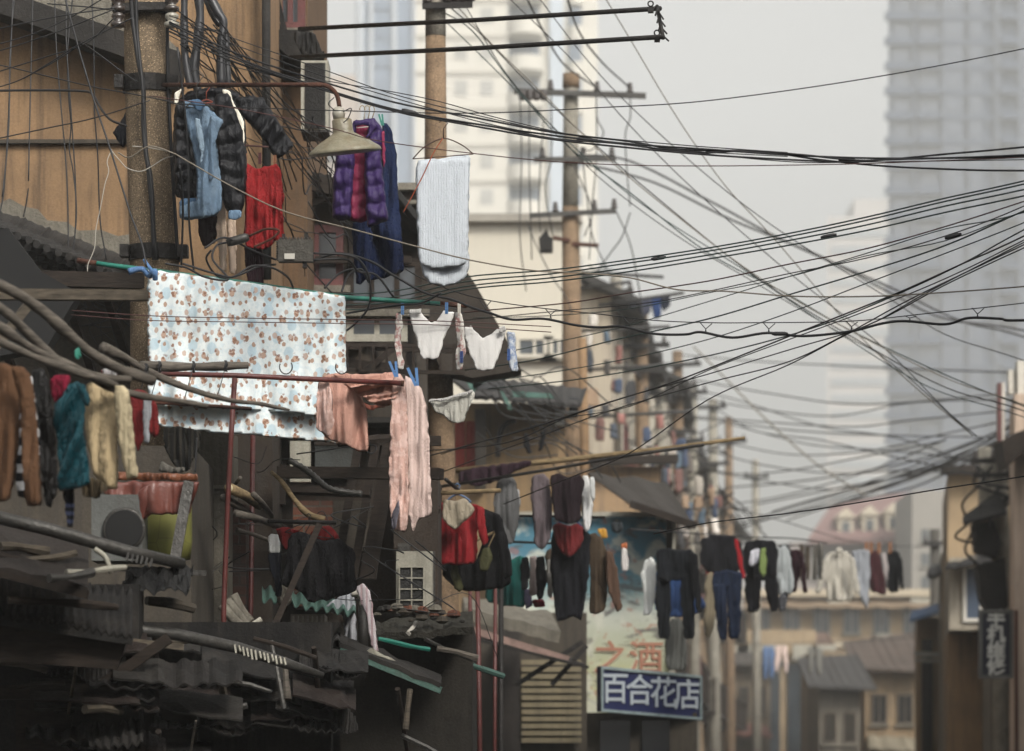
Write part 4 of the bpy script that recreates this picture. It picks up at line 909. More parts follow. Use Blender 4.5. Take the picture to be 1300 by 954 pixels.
# junction amplifier
T = Thing('cable_amplifier', 'small finned grey cable box hung on the wires above the printed sheet', 'box')
m = MB(); m.pbox(353,304,397,332,24.9,.09); T.add('housing', m, grit('amp_grey', srgb(98,94,86), .55, .2, 20, 0, .35, metal=.3))
m = MB()
for k in range(11): m.pbox(355+k*3.8,301,356.6+k*3.8,304.6,24.9,.09)
for k in range(8): m.pbox(350.5,306+k*3.1,353.4,307.4+k*3.1,24.9,.09)
T.add('fins', m, steel); T.add('plate', MB().pbox(361,322,374,329,24.885,.012), plasticwhite)
m = MB(); m.pbox(384,332,389,340,24.92,.05); m.pbox(358,297,362,303,24.93,.03); m.pbox(386,296,391,303,24.93,.03); T.add('hanger_lug', m, darksteel)
T = Thing('cable_splice', 'fat grey splice sleeve on the looped black cable beside the amplifier', 'splice')
T.add('sleeve', MB().tube([P(288,309,24.8),P(294,307,24.8),P(312,302,24.8),P(316,301,24.8)], [.022,.03,.03,.02], 10), steel, True)
T.add('strap', MB().tube(spline([P(316,300,24.8),P(338,291,24.75),P(354,293,24.75),P(345,303,24.75),P(322,314,24.75)],6), .008, 6), rust, True)

# ================================================================== AIR CONDITIONERS
def aircon(label, x0, y0, x1, y1, d, dep, gx0, gy0, gx1, gy1, grid=None, fan=False):
    T = Thing('air_conditioner', label, 'air conditioner')
    T.add('casing', MB().pbox(x0,y0,x1,y1,d,dep), cream_metal)
    T.add('grille', MB().pbox(gx0,gy0,gx1,gy1,d-.012,.0115), grille_dark)
    m = MB()
    if grid:
        nx, ny = grid
        for k in range(nx+1): x = gx0+(gx1-gx0)*k/nx; m.pbox(x-.8,gy0,x+.8,gy1,d-.03,.0175)
        for k in range(ny+1): y = gy0+(gy1-gy0)*k/ny; m.pbox(gx0+1,y-.8,gx1-1,y+.8,d-.028,.0152)
    else:
        for k in range(1, int((gx1-gx0)/1.6)): x = gx0+k*1.6; m.pbox(x-.25,gy0,x+.25,gy1,d-.018,.0055)
    T.add('grille_bars', m, cream_metal if grid else darksteel)
    m = MB(); m.pbox(x0,y1+.4,x1,y1+3,d,dep+.1); m.pbox(x0+3,y1+3,x0+5,y1+12,d+.1,.03); T.add('bracket', m, darksteel)
    return T
aircon('cream air conditioner high on the wall between the lamp and black drainpipe', 382,77,417,165,29.0,.32, 387,80,413,163)
aircon('cream air conditioner with square grille below the pink blanket', 503,700,549,779,27.6,.3, 507,720,538,776, grid=(2,4))
T = Thing('air_conditioner', 'grey air conditioner with round fan beside the yellow-green panel', 'air conditioner')
a, b = P(116,628,21.6), P(180,712,21.6); T.add('casing', MB().box((a.x,21.6,b.z),(b.x,21.95,a.z)), grit('ac_grey', srgb(120,122,118), .6, .1, 5, .3, .3))
c = P(158,672,21.59); n_ = 22; m = MB(); m.lathe((c.x,21.588,c.z), [(.108,0),(.118,.0),(.122,.01),(.11,.012)], 26, (0,-1,0)); T.add('fan_ring', m, steel, True)
T.add('fan_grille', MB().lathe((c.x,21.573,c.z), [(.107,0),(.104,.004),(.03,.008)], 26, (0,-1,0)), NT('fan_void').out((.01,.01,.01), .8))

# ================================================================== WASHING POLES, FRAMES, CANES
solo('washing_pole', MB().tube([P(98,331,25.2),P(140,337,25.15),P(187,343,25.1),P(320,361,25.1),P(438,378,25.1),P(560,386,25.0),P(590,388,25.0)], [.016,.0165,.0165,.0165,.0165,.015,.013], 10, wob=.05), tealpaint, 'long teal painted pole carrying the teddy print sheet', 'pole', smooth=True)
T = Thing('rusty_sleeve', 'rusty bare end of the teal washing pole beside the white briefs', 'pole end'); T.solo = Part('rusty_sleeve', MB().tube([P(559,385.8,25.0),P(593,388.3,25.0)], .0172, 10), rust, True)
for (a,b,l) in (((98,331),(122,334.5),'rust covered left tip of the teal washing pole'),((148,338),(160,340),'narrow rust band round the teal washing pole near the blue rag')):
    T = Thing('rusty_sleeve', l, 'pole end'); T.solo = Part('rusty_sleeve', MB().tube([P(*a,25.17),P(*b,25.15)], .0185, 10), rust, True)
T = Thing('pipe_rack', 'red painted pipe frame standing in front of the printed sheet', 'frame')
T.add('rail', MB().tube([P(128,473,24.0),P(300,477,24.1),P(512,487,24.2)], .0165, 12), redpaint, True)
T.add('post', MB().tube([P(298,480,24.1),P(293,560,24.1),P(289,640,24.2),P(284,770,24.2),Vector((P(284,0,24.2).x,24.2,.1))], .0165, 12), redpaint, True)
T.add('cap', MB().tube([P(509,486.8,24.2),P(513,487.2,24.2)], .019, 12), rust, True)
T = Thing('red_post', 'dark red pipe post standing left of the black shorts', 'post'); T.solo = Part('red_post', MB().tube([P(321,550,26.3),P(318,800,26.3),Vector((P(317,0,26.3).x,26.3,.1))], .017, 10), redpaint, True)
for x0, x1, y0, y1, dd, l in ((597,595,738,930,32,'red pipe post under the red hooded jacket, thinnest left one'),(606,609,736,930,32,'stout red pipe post under the green slippers'),(629,628,740,930,32.6,'dark red pipe post beside the teal curtain')):
    solo('red_post', MB().tube([P(x0,y0,dd),P(x1,y1,dd),Vector((P(x1,0,dd).x,dd,0))], .016 if x0!=606 else .02, 10), redpaint, l, 'post', smooth=True)
solo('dark_post', MB().tube([P(636,730,33),Vector((P(636,0,33).x,33,0))], .022, 10), darksteel, 'dark steel post rising through the teal cloth', 'post', smooth=True)
solo('crossbar', MB().tube([P(103,509,20.6),P(210,512,21.2),P(318,519,22.2)], .011, 8), rust, 'dark rusty rod crossing behind the leaning grey canes', 'rod', smooth=True)
solo('plank', MB().bar(P(-40,374,20.2), P(188,375.5,20.2), .07,.055), oldwood, 'long weathered grey plank lying level across the dark eaves', 'plank')
solo('plank', MB().bar(P(-12,448,20.0), P(40,382,20.1), .05,.045), oldwood, 'short diagonal strut nailed below the long weathered plank', 'plank')
canes = [([(-30,350),(20,372),(60,400),(110,444),(150,468),(195,484)],18.6,(.03,.026),'knotted grey branch sweeping down past the pink hood, uppermost'),
 ([(-30,372),(12,400),(40,428),(80,462),(120,478),(165,482)],18.5,(.026,.02),'bent grey branch second down from the weathered plank'),
 ([(-30,398),(10,422),(50,448),(100,470),(140,492),(182,503),(230,510),(262,516)],18.4,(.024,.016),'long sagging grey branch above the teal blouse'),
 ([(-30,424),(0,434),(40,452),(100,474),(130,483),(147,490)],18.3,(.02,.018),'short dark branch lowest over the brown sweater'),
 ([(130,441),(160,455),(185,470),(235,492),(290,508),(330,513),(367,521)],21.0,(.028,.009),'smooth grey cane tapering to a point before the printed sheet'),
 ([(178,464),(230,466),(315,464)],23.7,(.026,.026),'level grey log tied on top of the red rail'),]
for pts, dd, (r0,r1), lab in canes:
    sp = spline([P(x,y,dd+i*.12) for i,(x,y) in enumerate(pts)], 6); k = len(sp)
    solo('washing_cane', MB().tube(sp, [r0+(r1-r0)*i/(k-1) for i in range(k)], 12, wob=.35), branchwood, lab, 'cane', smooth=True)
# ties on log
for i,(x,y,dd) in enumerate(((202,466,23.7),(245,466,23.7),(286,465,23.75),(185,470,20.9))):
    m = MB(); c = P(x,y,dd)
    for q in range(2): m.tube([c+Vector((q*.008+.004*math.sin(a*3), .033*math.cos(a), .034*math.sin(a))) for a in [j*2*math.pi/12 for j in range(13)]], .004, 5)
    m.tube([c+Vector((0,-.03,-.02)), c+Vector((-.02,-.04,-.1)), c+Vector((-.05,-.03,-.2))], .003, 5)
    solo('wire_tie', m, rubber, ['black wire tie round the level log, leftmost','black wire tie round the level log, middle one','black wire tie where the level log meets the red post','black wire loop round the tapering cane'][i], 'tie', smooth=True)
for (x0,y0,x1,y1,dd,l) in ((218,495,218,506,21.9,'short hanging stub'),):
    pass
# C hooks on the red rail
for x, l in ((363,'open black hook curling above the middle of the red rail'),(434,'open black hook on the red rail beside the pink blanket')):
    c = P(x,466,24.1); solo('hook', MB().tube([c+Vector((.04*math.cos(a),0,.045*math.sin(a))) for a in [math.pi*.85+j*math.pi*1.35/12 for j in range(13)]], .004, 6), rubber, l, 'hook', smooth=True)
# logs, broom ends
T = Thing('bamboo_bundle', 'bundle of thick green-grey bamboo ends tied to the red post', 'bundle')
for (a,b,r_,n1) in (((291,620),(330,642),.034,0),((284,632),(325,660),.026,1),((305,607),(286,634),.013,1),((322,628),(345,655),.02,2),((300,652),(352,668),.024,1)):
    p0, p1 = P(*a,24.3+n1*.1), P(*b,25.2+n1*.1); c_ = T.add('bamboo_cane', MB().tube([p0, p0*.5+p1*.5+Vector((0,0,.01)), p1], [r_,r_*.95,r_*.9], 12), bamboo if n1==0 else branchwood, True)
    if n1 == 0: c_.add('cut_end', MB().tube([p0-(p1-p0).normalized()*.004, p0+(p1-p0).normalized()*.001], r_*.72, 12), NT('cut_cream').out(srgb(196,186,148), .8), True)
solo('forked_branch', MB().tube(spline([P(345,600,25.6),P(358,612,25.5),P(372,632,25.5),P(390,652,25.4),P(412,660,25.4)],5), [.012+.0006*i for i in range(21)], 10, wob=.3), bamboo, 'pale stripped branch leaning over the black shorts', 'branch', smooth=True)
solo('flex_duct', MB().tube(spline([P(366,584,26.6),P(384,594,26.6),P(400,606,26.5),P(415,619,26.4),P(438,625,26.4),P(460,627,26.4)],6), [.018+.007*(i%2) for i in range(31)], 10), steel, 'grey ribbed duct pipe bending toward the rafters', 'duct', smooth=True)
T = Thing('drying_stick', 'thin bamboo stick slanting up with green slippers tied on it', 'stick'); T.solo = Part('drying_stick', MB().tube([P(574,700,30.2),P(600,688,30.2),P(632,674,30.2)], .012, 8, wob=.2), bamboo, True)
solo('washing_pole', MB().tube([P(520,603,34.5),P(700,586,34.2),P(860,568,34),P(946,556,34)], [.026,.024,.02,.015], 10, wob=.1), bamboo, 'long tan bamboo pole reaching out right over the dark garments', 'pole', smooth=True)
solo('washing_pole', MB().tube([P(560,618,33.4),P(700,596,33.3),P(800,578,33.2),P(894,565,33.1)], .014, 8), darksteel, 'thin dark pole just below the long tan bamboo pole', 'pole', smooth=True)
solo('washing_pole', MB().tube([P(516,624,29.6),P(560,626,29.6),P(635,623,29.8)], .018, 10), bamboo, 'short bamboo rail behind the cream hood', 'pole', smooth=True)
solo('washing_pole', MB().tube([P(566,609,29.4),P(584,624,29.9)], .015, 10), darksteel, 'stub of grey pipe carrying the red jacket hanger', 'pole', smooth=True)
solo('washing_pole', MB().tube([P(634,655,34),P(720,656,34),P(768,657,34)], .012, 8), darksteel, 'dark rail above the black dress with the red hood', 'pole', smooth=True)
solo('washing_pole', MB().tube([P(646,688,35),P(700,690,35),P(730,666,35)], .012, 8), darksteel, 'thin rail with mixed small garments over the grey canopy', 'pole', smooth=True)
solo('washing_pole', MB().tube([P(340,662,25.0),P(427,664,25.0)], .014, 8), darksteel, 'black rail from which the black shorts hang', 'pole', smooth=True)
solo('leaning_bar', MB().bar(P(406,665,24.7), P(344,805,24.6), .04,.02), darkwood, 'dark flat bar leaning across the black shorts', 'bar')
# upper bracket: two long poles with end bar
T = Thing('washing_bracket', 'double steel pole bracket reaching far out from the brown wing', 'bracket')
for (a,b) in (((380,37,29.6),(838,11,26.0)),((368,73,29.4),(842,47,25.8))):
    T.add('pole', MB().tube([P(*a), P((a[0]+b[0])/2,(a[1]+b[1])/2+1.5,(a[2]+b[2])/2), P(*b)], .017, 10), darksteel, True)
m = MB(); m.tube([P(834,8,26.0),P(838,28,25.9),P(842,49,25.8)], .014, 8)
for k in range(8): m.tube([P(835+k*.9,10+k*5,25.95), P(832+k*1.1+((k%2)*9),20+k*4.6,25.85)], .006, 5)
T.add('end_bar', m, darksteel, True)
for x, y in ((826,5),(834,42)):
    c = P(x,y,25.95); T.add('ring', MB().tube([c+Vector((.018*math.cos(a),0,.018*math.sin(a))) for a in [j*2*math.pi/12 for j in range(13)]], .005, 6), darksteel, True); T.add('clamp', MB().pbox(x-3,y+4,x+4,y+10,25.9,.06), darksteel)
# hook-and-ring clutter at pole root
solo('rag', cloth([(372,40),(400,42),(406,60),(412,72),(400,76),(385,70),(376,58)], 29.3, th=.03, fold=.05, freq=20, seed=3), blackened, 'black rag of cloth slumped over the bracket root', 'rag', smooth=True)

# ================================================================== CABLES
def grp(lbl, g, sets, d0, d1, r, mat, jit=0, **k):
    for pts in sets: wire(pts, d0, d1, r, mat, lbl, g, jit=jit, **k)
wire([(215,131),(290,136),(440,141),(600,144),(760,137),(900,128),(1100,100),(1300,62),(1500,15)], 24.3, 22, .0035, rubber, 'single thin wire rising to the upper right corner across the grey tower')
grp('black cable in the sagging bundle that crosses level with the towel top', 'cables of the main sagging bundle', [
 [(215,30),(300,73),(400,109),(500,139),(600,157),(700,172),(800,183),(900,190),(1000,197),(1100,201),(1200,201),(1300,199),(1500,190)],
 [(215,36),(300,76),(400,111),(500,141),(600,160),(700,177),(800,188),(900,197),(1000,203),(1080,206),(1130,203),(1300,197),(1500,182)],
 [(215,28),(300,68),(380,95),(500,130),(600,149),(700,168),(800,180),(860,190),(950,192),(1020,197),(1100,204),(1200,196),(1300,187),(1500,165)],
 [(215,40),(300,80),(420,117),(520,146),(620,160),(700,176),(780,182),(880,194),(960,192),(1040,203),(1120,211),(1200,215),(1300,217),(1500,214)]], 24.3, 22.5, .0062, rubber)
grp('thin wire fanning from the thick pole top towards the bundle behind the tower', 'thin wires beside the main bundle', [
 [(215,20),(300,50),(420,92),(500,120),(620,150),(720,170),(860,184),(1000,194)], [(215,24),(300,58),(420,100),(540,136),(640,162),(740,177),(860,191),(1000,199)],
 [(215,45),(300,86),(420,104),(540,125),(640,152),(760,178),(900,196),(1010,206),(1100,206),(1300,203)]], 24.3, 23, .0032, rubber)
wire([(190,122),(300,138),(420,163),(480,179),(600,195),(700,205),(800,210),(900,211),(1000,210),(1100,208),(1200,204),(1300,200),(1500,188)], 24, 22, .0032, cablered, 'dark red thin wire passing over the towel shoulder')
wire([(150,194),(165,200),(190,186),(220,195),(240,206),(300,240),(365,270),(450,292),(520,311),(600,331),(680,344),(740,347),(800,353),(860,368),(920,370),(1000,376),(1080,377),(1160,374),(1300,364),(1500,345)], 24, 23, .0046, cabletan, 'tan twisted cord sagging across the red camisole and towel foot')
wire([(450,298),(520,345),(560,364),(600,377),(640,385),(700,393),(760,399),(830,407),(900,410),(960,410),(1080,408),(1180,398),(1300,385),(1500,360)], 26, 23, .0034, rubber, 'thin messenger wire above the thick wavy cable')
wire([(397,332),(430,322),(470,332),(500,350),(540,372),(575,381),(600,391),(620,397),(650,406),(690,405),(730,413),(760,416),(790,415),(830,424),(870,425),(890,422),(930,429),(975,423),(1020,427),(1080,421),(1120,411),(1150,408),(1200,412),(1230,404),(1270,405),(1300,407),(1500,400)], 25.2, 23, .0085, rubber, 'thick wavy black cable slung from ties along the messenger wire')
for i,(x,y0,y1) in enumerate(((615,381,396),(698,392,405),(798,404,416),(895,410,423),(975,410,423),(1080,408,420),(1154,401,409),(1240,391,404))):
    dd = 25.1-i*.22; m = MB(); m.tube([P(x-6,y0,dd),P(x+1,y1-5,dd),P(x,y1+1,dd)], .0032, 5); m.tube([P(x+9,y0+1,dd),P(x+1,y1-5,dd-.01),P(x+2,y1,dd-.01)], .0032, 5)
    solo('cable_tie', m, rubber, 'twisted Y-shaped wire tie holding the thick wavy cable', 'tie', 'ties along the wavy cable', smooth=True)
grp('one of the four dark green cables rising together from behind the towel foot', 'four parallel green cables', [
 [(330,372),(480,372),(590,352),(700,343),(800,330),(900,315),(1000,297),(1100,276),(1200,252),(1300,230),(1500,180)],
 [(330,380),(480,380),(590,358),(700,348),(800,334),(900,319),(1000,301),(1100,280),(1200,256),(1300,234),(1500,186)],
 [(330,386),(480,386),(590,364),(700,353),(800,340),(900,324),(1000,306),(1100,286),(1200,262),(1300,241),(1500,195)],
 [(330,392),(480,392),(590,368),(700,358),(800,345),(900,329),(1000,312),(1100,293),(1200,270),(1300,249),(1500,205)]], 28, 22, .0052, cablegreen)
wire([(560,400),(620,394),(720,385),(800,372),(900,357),(1000,336),(1100,316),(1200,288),(1300,256),(1500,190)], 27, 22, .0045, cablered, 'reddish brown cable rising just under the four green ones')
fan = [([(560,410),(700,396),(820,385),(900,370),(1000,348),(1100,328),(1200,300),(1300,262),(1500,170)],.004),([(600,404),(700,401),(800,392),(900,372),(1000,352),(1100,325),(1200,306),(1300,268),(1500,190)],.0035),
 ([(640,448),(780,418),(900,383),(1000,352),(1100,322),(1200,291),(1300,270),(1500,200)],.0038),([(590,470),(680,457),(780,432),(900,405),(1000,375),(1100,345),(1200,312),(1300,268),(1500,180)],.0055),
 ([(600,487),(700,473),(800,455),(900,431),(1000,398),(1100,360),(1200,322),(1300,283),(1500,200)],.004),([(620,494),(740,481),(860,460),(950,440),(1040,414),(1130,378),(1220,336),(1300,292),(1500,190)],.005),
 ([(520,586),(600,564),(680,542),(760,515),(850,487),(940,452),(1040,412),(1140,372),(1220,336),(1300,300),(1500,200)],.0055),([(560,577),(700,535),(800,516),(900,470),(1000,432),(1100,395),(1200,354),(1300,305),(1500,200)],.004),
 ([(520,574),(640,563),(720,530),(800,503),(900,475),(1010,442),(1100,414),(1180,370),(1300,308),(1500,205)],.0042),([(560,600),(680,556),(780,520),(900,486),(1000,460),(1075,424),(1160,378),(1300,311),(1500,215)],.0045),
 ([(640,640),(720,608),(800,575),(900,507),(1000,464),(1075,425),(1130,400),(1200,362),(1300,315),(1500,225)],.0045)]
for pts, r in fan: wire(pts, 30, 22, r, random.choice([rubber,cablegreen,rubber,cablegrey]), 'one of the dark cables fanning up to the right edge from the ochre house', 'fan of rising cables')
diag = [([(560,14),(600,40),(650,105),(720,185),(800,245),(900,322),(1000,374),(1080,420),(1200,476),(1300,516),(1500,590)],.006,cablegreen),([(572,10),(612,45),(665,100),(740,170),(830,248),(960,352),(1085,430),(1200,492),(1300,522),(1500,600)],.006,cablegrey),
 ([(582,10),(630,62),(690,120),(770,200),(860,275),(960,350),(1070,415),(1200,480),(1300,514),(1500,590)],.005,cabletan),([(560,22),(620,80),(680,140),(760,215),(830,270),(940,340),(1060,420),(1180,492),(1300,530),(1500,610)],.005,cablegreen),
 ([(680,-8),(740,70),(800,135),(900,225),(1000,300),(1130,380),(1200,425),(1300,458),(1500,530)],.005,cablegrey),([(765,-8),(800,50),(860,150),(920,235),(980,300),(1080,415),(1160,490),(1235,553)],.005,cabletan),
 ([(640,-8),(720,70),(800,160),(880,240),(1000,345),(1120,440),(1200,520),(1240,554)],.005,cablegrey),([(590,6),(640,90),(700,160),(760,225),(860,300),(960,360),(1070,425),(1130,460),(1235,553)],.0045,cablegrey)]
for pts, r, mt in diag: wire(pts, 34, 36, r, mt, 'one of the long cables falling from the second pole to the lower right', 'falling diagonal cables')
for pts, l in (([(665,-10),(690,40),(716,82),(755,110)],'dark cable dropping onto the left top insulator of the two-crossarm pole'),([(718,-10),(735,40),(765,80),(800,112)],'dark cable dropping onto the right top insulator of the two-crossarm pole')):
    wire(pts, 40, 50, .012, cablegrey, l)
grp('one of the two thick blurred far cables sweeping down across the grey tower', 'thick far cables', [[(724,196),(800,205),(900,255),(1000,308),(1130,365),(1220,408),(1300,428),(1500,500)],[(724,204),(830,232),(930,280),(1040,325),(1130,372),(1200,405),(1300,420),(1500,470)]], 50, 58, .016, cablegrey)
grp('faint level cable crossing the street far behind the wavy one', 'far level cables', [[(860,452),(960,460),(1080,466),(1200,470),(1340,476)],[(740,478),(860,480),(980,500),(1100,512),(1300,500)],[(860,500),(960,520),(1060,528),(1160,512),(1300,505)],
 [(780,516),(860,528),(960,537),(1080,541),(1160,535),(1300,520)],[(800,528),(900,535),(1000,545),(1100,551),(1240,554),(1340,556)],[(870,490),(940,510),(1040,540),(1140,556),(1240,590)],[(905,560),(1000,575),(1100,572),(1200,550),(1300,530)],
 [(925,540),(1020,565),(1090,570),(1180,576),(1260,590)],[(905,518),(960,548),(1040,560),(1120,575),(1250,605)],[(860,560),(960,590),(1060,600),(1160,596),(1270,606)],[(860,590),(930,600),(1000,597),(1100,580),(1200,560)],[(905,600),(980,612),(1060,622),(1130,600),(1250,560)],[(925,640),(1000,628),(1100,600),(1200,560)]], 80, 62, .013, cablegrey, jit=2)
grp('one of the bundled far cables running down-left from the right grey pole', 'far cable bundle at the right', [[(1340,500),(1262,556),(1180,592),(1100,618),(1000,645),(930,668)],[(1340,508),(1262,562),(1170,604),(1080,628),(990,656),(940,670)],[(1340,516),(1262,566),(1190,594),(1100,612),(1020,630),(960,640)],
 [(1340,492),(1250,560),(1150,606),(1070,636),(1000,660)],[(1340,520),(1255,572),(1160,616),(1060,640),(960,662)],[(1340,512),(1262,552),(1180,580),(1090,600),(1000,612),(925,618)],[(1300,540),(1240,575),(1160,600),(1070,622),(980,648)],[(1290,550),(1230,580),(1150,612),(1050,645)]], 58, 88, .018, cablegrey, jit=2)
wire([(830,678),(900,664),(1000,652),(1080,640),(1200,620),(1300,605),(1500,570)], 27, 23, .0045, rubber, 'lone sharp cable crossing low over the hanging jeans')
wire([(880,440),(920,480),(980,540),(1040,592),(1100,630)], 70, 70, .016, cabletan, 'pale yellowish guy wire slanting down beyond the far poles')
wire([(860,646),(950,650),(1090,690),(1150,694),(1190,692)], 48, 92, .01, cablegrey, 'washing line holding the cream sweater at the street end')
wire([(800,672),(860,676),(950,682),(1010,684),(1050,690)], 39, 48, .008, rubber, 'dark line from which the navy jeans and dark tops hang')
grp('printed sheet crossing wire, one of two thin dark parallel strands', 'two wires across the sheet', [[(60,392),(187,401),(300,404),(440,406),(560,408),(700,415)],[(90,400),(187,407),(300,409),(440,411),(560,413),(700,422)]], 24.7, 24.9, .0032, cablered)
grp('tall thin drop wire hanging before the ochre gable, left of the thick pole', 'drop wires on the ochre gable', [[(17,-20),(14,60),(10,160),(5,240),(0,270)],[(20,-20),(13,60),(12,130),(10,180),(3,250)],[(42,-20),(40,60),(38,140),(36,230)],[(69,-20),(71,50),(76,120),(83,200),(86,260),(87,340)],
 [(85,-20),(84,50),(88,110),(92,170),(96,240),(95,300),(87,336)],[(94,-20),(86,60),(87,120),(90,160),(88,190),(93,220),(97,270),(92,330)],[(116,-20),(119,60),(120,140),(124,200),(127,280),(135,330)],[(36,240),(33,260),(30,275)]], 26.5, 26, .005, rubber)
wire([(78,-20),(95,45),(120,130),(140,190),(165,270),(180,310),(186,340)], 24.4, 24.2, .0068, rubber, 'thick black stay cable slanting down to the foot of the thick pole')
wire([(-30,116),(40,115),(105,116),(118,121),(128,138),(140,152),(160,160)], 26, 24.6, .0085, rubber, 'thick black cable running level along the ochre gable then bending down')
wire([(142,190),(136,205),(138,218),(133,235),(128,262),(122,290),(120,315),(112,335),(111,345)], 24.6, 24.4, .003, cablewhite, 'white cord dangling down to the teal pole tip')
wire([(168,186),(190,188),(222,195),(228,204)], 25.5, 25.5, .004, cablewhite, 'white cord wound round the thick pole, upper turn')
wire([(140,190),(152,204),(162,214),(178,218),(192,212),(208,202),(222,198)], 25.4, 25.5, .004, cablewhite, 'white cord wound round the thick pole, lower turn')
grp('thin wire running from the upper left edge to the thick pole', 'thin wires at the upper left', [[(-30,64),(40,44),(90,22),(135,-4),(150,-14)],[(-30,74),(40,52),(80,38),(145,12)],[(-30,44),(20,32),(80,20),(146,10)],[(-30,100),(60,72),(110,55),(146,22)],[(-30,118),(20,104),(60,82),(100,57),(170,22)],[(-30,80),(0,83),(60,97),(120,111),(165,119),(220,130)],
 [(-30,182),(60,163),(120,150),(190,128)],[(30,100),(70,78),(95,62),(106,56),(160,95),(175,104)],[(60,5),(120,10),(146,14)]], 24.6, 24.2, .0042, rubber)
grp('dark cable looping slack between the amplifier and the washing pole', 'slack loops by the amplifier', [[(210,335),(236,340),(260,352),(290,355),(270,330),(275,312),(288,308)],[(260,315),(285,302),(320,318),(350,330)],[(268,318),(262,330),(275,350),(296,352),(330,338),(350,336)],[(232,335),(260,344),(290,352),(300,350),(320,338),(345,340),(365,352),(372,366)],
 [(398,322),(440,324),(460,335),(470,360),(468,390),(452,410),(440,420)],[(398,330),(440,330),(455,345),(478,350),(500,378)],[(412,366),(430,348),(450,342),(470,350)],[(434,370),(442,350),(458,342),(468,358)],[(225,60),(238,180),(240,280),(246,345)],[(228,210),(232,260),(230,340)],[(560,372),(535,385),(500,388),(440,398)]], 24.6, 25, .0075, rubber)
for k in range(26):
    x = random.uniform(215,290); y = random.uniform(10,60)
    pts = [(x,y),(x+random.uniform(20,50),y+random.uniform(25,60)),(x+random.uniform(60,110),y+random.uniform(70,140)),(x+random.uniform(110,170),y+random.uniform(130,220))]
    wire(pts, 25.0, 27.5, random.choice([.003,.004,.005]), rubber, 'one of the tangled black wires between the thick pole and the brown wing', 'wire tangle by the brown wing', jit=6)
for k in range(16):
    x = random.uniform(340,420); y = random.uniform(130,260)
    pts = [(x,y),(x+random.uniform(-10,30),y+random.uniform(20,50)),(x+random.uniform(10,60),y+random.uniform(40,90)),(x+random.uniform(30,90),y+random.uniform(70,130))]
    wire(pts, 28, 29, random.choice([.004,.006]), rubber, 'one of the tangled black wires under the lamp shade', 'wire tangle under the lamp', jit=6)
for k in range(14):
    x = random.uniform(100,180); y = random.uniform(350,400)
    pts = [(x,y)] + [(x+random.uniform(-30,50), y+j*random.uniform(14,28)) for j in (1,2,3)]
    wire(pts, 25.8, 26, random.choice([.003,.005]), rubber, 'one of the snarled wires under the grey tiles', 'snarled wires under the tiles', jit=4)
grp('drop lead hanging from the crossarms of the two-crossarm pole', 'drop leads of the third pole', [[(660,120),(662,200),(660,300),(668,370)],[(672,124),(672,220),(675,330)],[(700,120),(700,200),(692,240),(702,300)],[(757,118),(758,150),(766,170),(752,190),(740,190)],[(757,118),(757,200),(752,260),(748,330)],[(800,122),(800,150),(794,170),(796,220),(800,262)],
 [(800,270),(790,300),(776,320),(758,345)],[(782,268),(800,310),(810,360),(820,420)],[(740,205),(745,250),(752,300),(770,340)],[(668,280),(680,310),(700,350),(720,380),(726,400)],[(728,210),(742,240),(752,270),(742,300)],[(690,150),(684,250),(686,295)]], 49.6, 49.8, .009, cablegrey)
for k in range(16):
    x = random.uniform(590,700); y = random.uniform(455,560)
    wire([(x,y),(x+random.uniform(10,40),y+random.uniform(5,30)),(x+random.uniform(40,90),y+random.uniform(10,60)),(x+random.uniform(80,140),y+random.uniform(30,90))], 41, 43, .008, cablegrey, 'one of the slack wires draped across the ochre house front', 'slack wires on the ochre house', jit=5)
for k in range(70):
    x = random.uniform(735,930); y = random.uniform(330 if x < 775 else 400+(x-775)*1.3, 660); s_ = random.choice([-1,1])
    wire([(x,y),(x+s_*random.uniform(10,30),y+random.uniform(-5,25)),(x+s_*random.uniform(30,70),y+random.uniform(-10,50))], 66, 72, .015, cablegrey, 'one of the blurred wires strung among the far left poles', 'blurred wires among the far poles', jit=4)
# heavy black strap bundle above the puffer jacket
for i,(pts, r, l) in enumerate((([(234,-20),(234,50),(236,80),(242,112)],.026,'wide black cable strap hanging above the puffer jacket, nearest the pole'),([(250,-20),(254,20),(250,60),(246,90),(252,118)],.032,'wide glossy black cable strap, second from the pole'),
     ([(258,-20),(276,15),(284,30),(280,60),(281,112)],.03,'broad black cable strap bending over like a shoulder'),([(262,0),(274,26),(286,40),(288,80),(290,112)],.022,'narrower black strap behind the bent one'))):
    sp = spline([P(x,y,25.2+.1*i) for x,y in pts], 5); solo('cable_strap', MB().tube(sp, r, 8, wob=.3), NT('strap_black_%d'%i).out((.018,.018,.02), .4, spec=.5), l, 'strap', smooth=True)
# blue rag on teal pole, pegs
solo('rag', MB().tube(spline([P(163,345,24.95),P(180,342,24.95),P(190,350,24.95),P(196,345,24.9),P(197,355,24.93)],5), .016, 8, wob=.5), fabric('blue_rag', srgb(100,140,190)), 'twisted blue rag knotted round the teal pole', 'rag', smooth=True)
solo('rag', MB().tube(spline([P(183,330,24.95),P(188,338,24.93),P(194,346,24.93)],5), .011, 8, wob=.5), fabric('blue_rag', srgb(100,140,190)), 'loose end of blue rag standing up from the teal pole', 'rag', smooth=True)
def peg(x, y, d, mat, label, tilt=0, s_=1.0):
    c = P(x,y,d); m = MB()
    for q in (-1,1): m.bar(c+Vector((q*.004*s_+tilt*.02,-.004,-.03*s_)), c+Vector((q*(.004+.014*abs(tilt))*s_-tilt*.01,-.004,.045*s_)), .012*s_,.006*s_)
    m.tube([c+Vector((-.01,-.006,0)),c+Vector((.01,-.006,0))], .004, 6)
    solo('clothes_peg', m, mat, label, 'clothes peg')
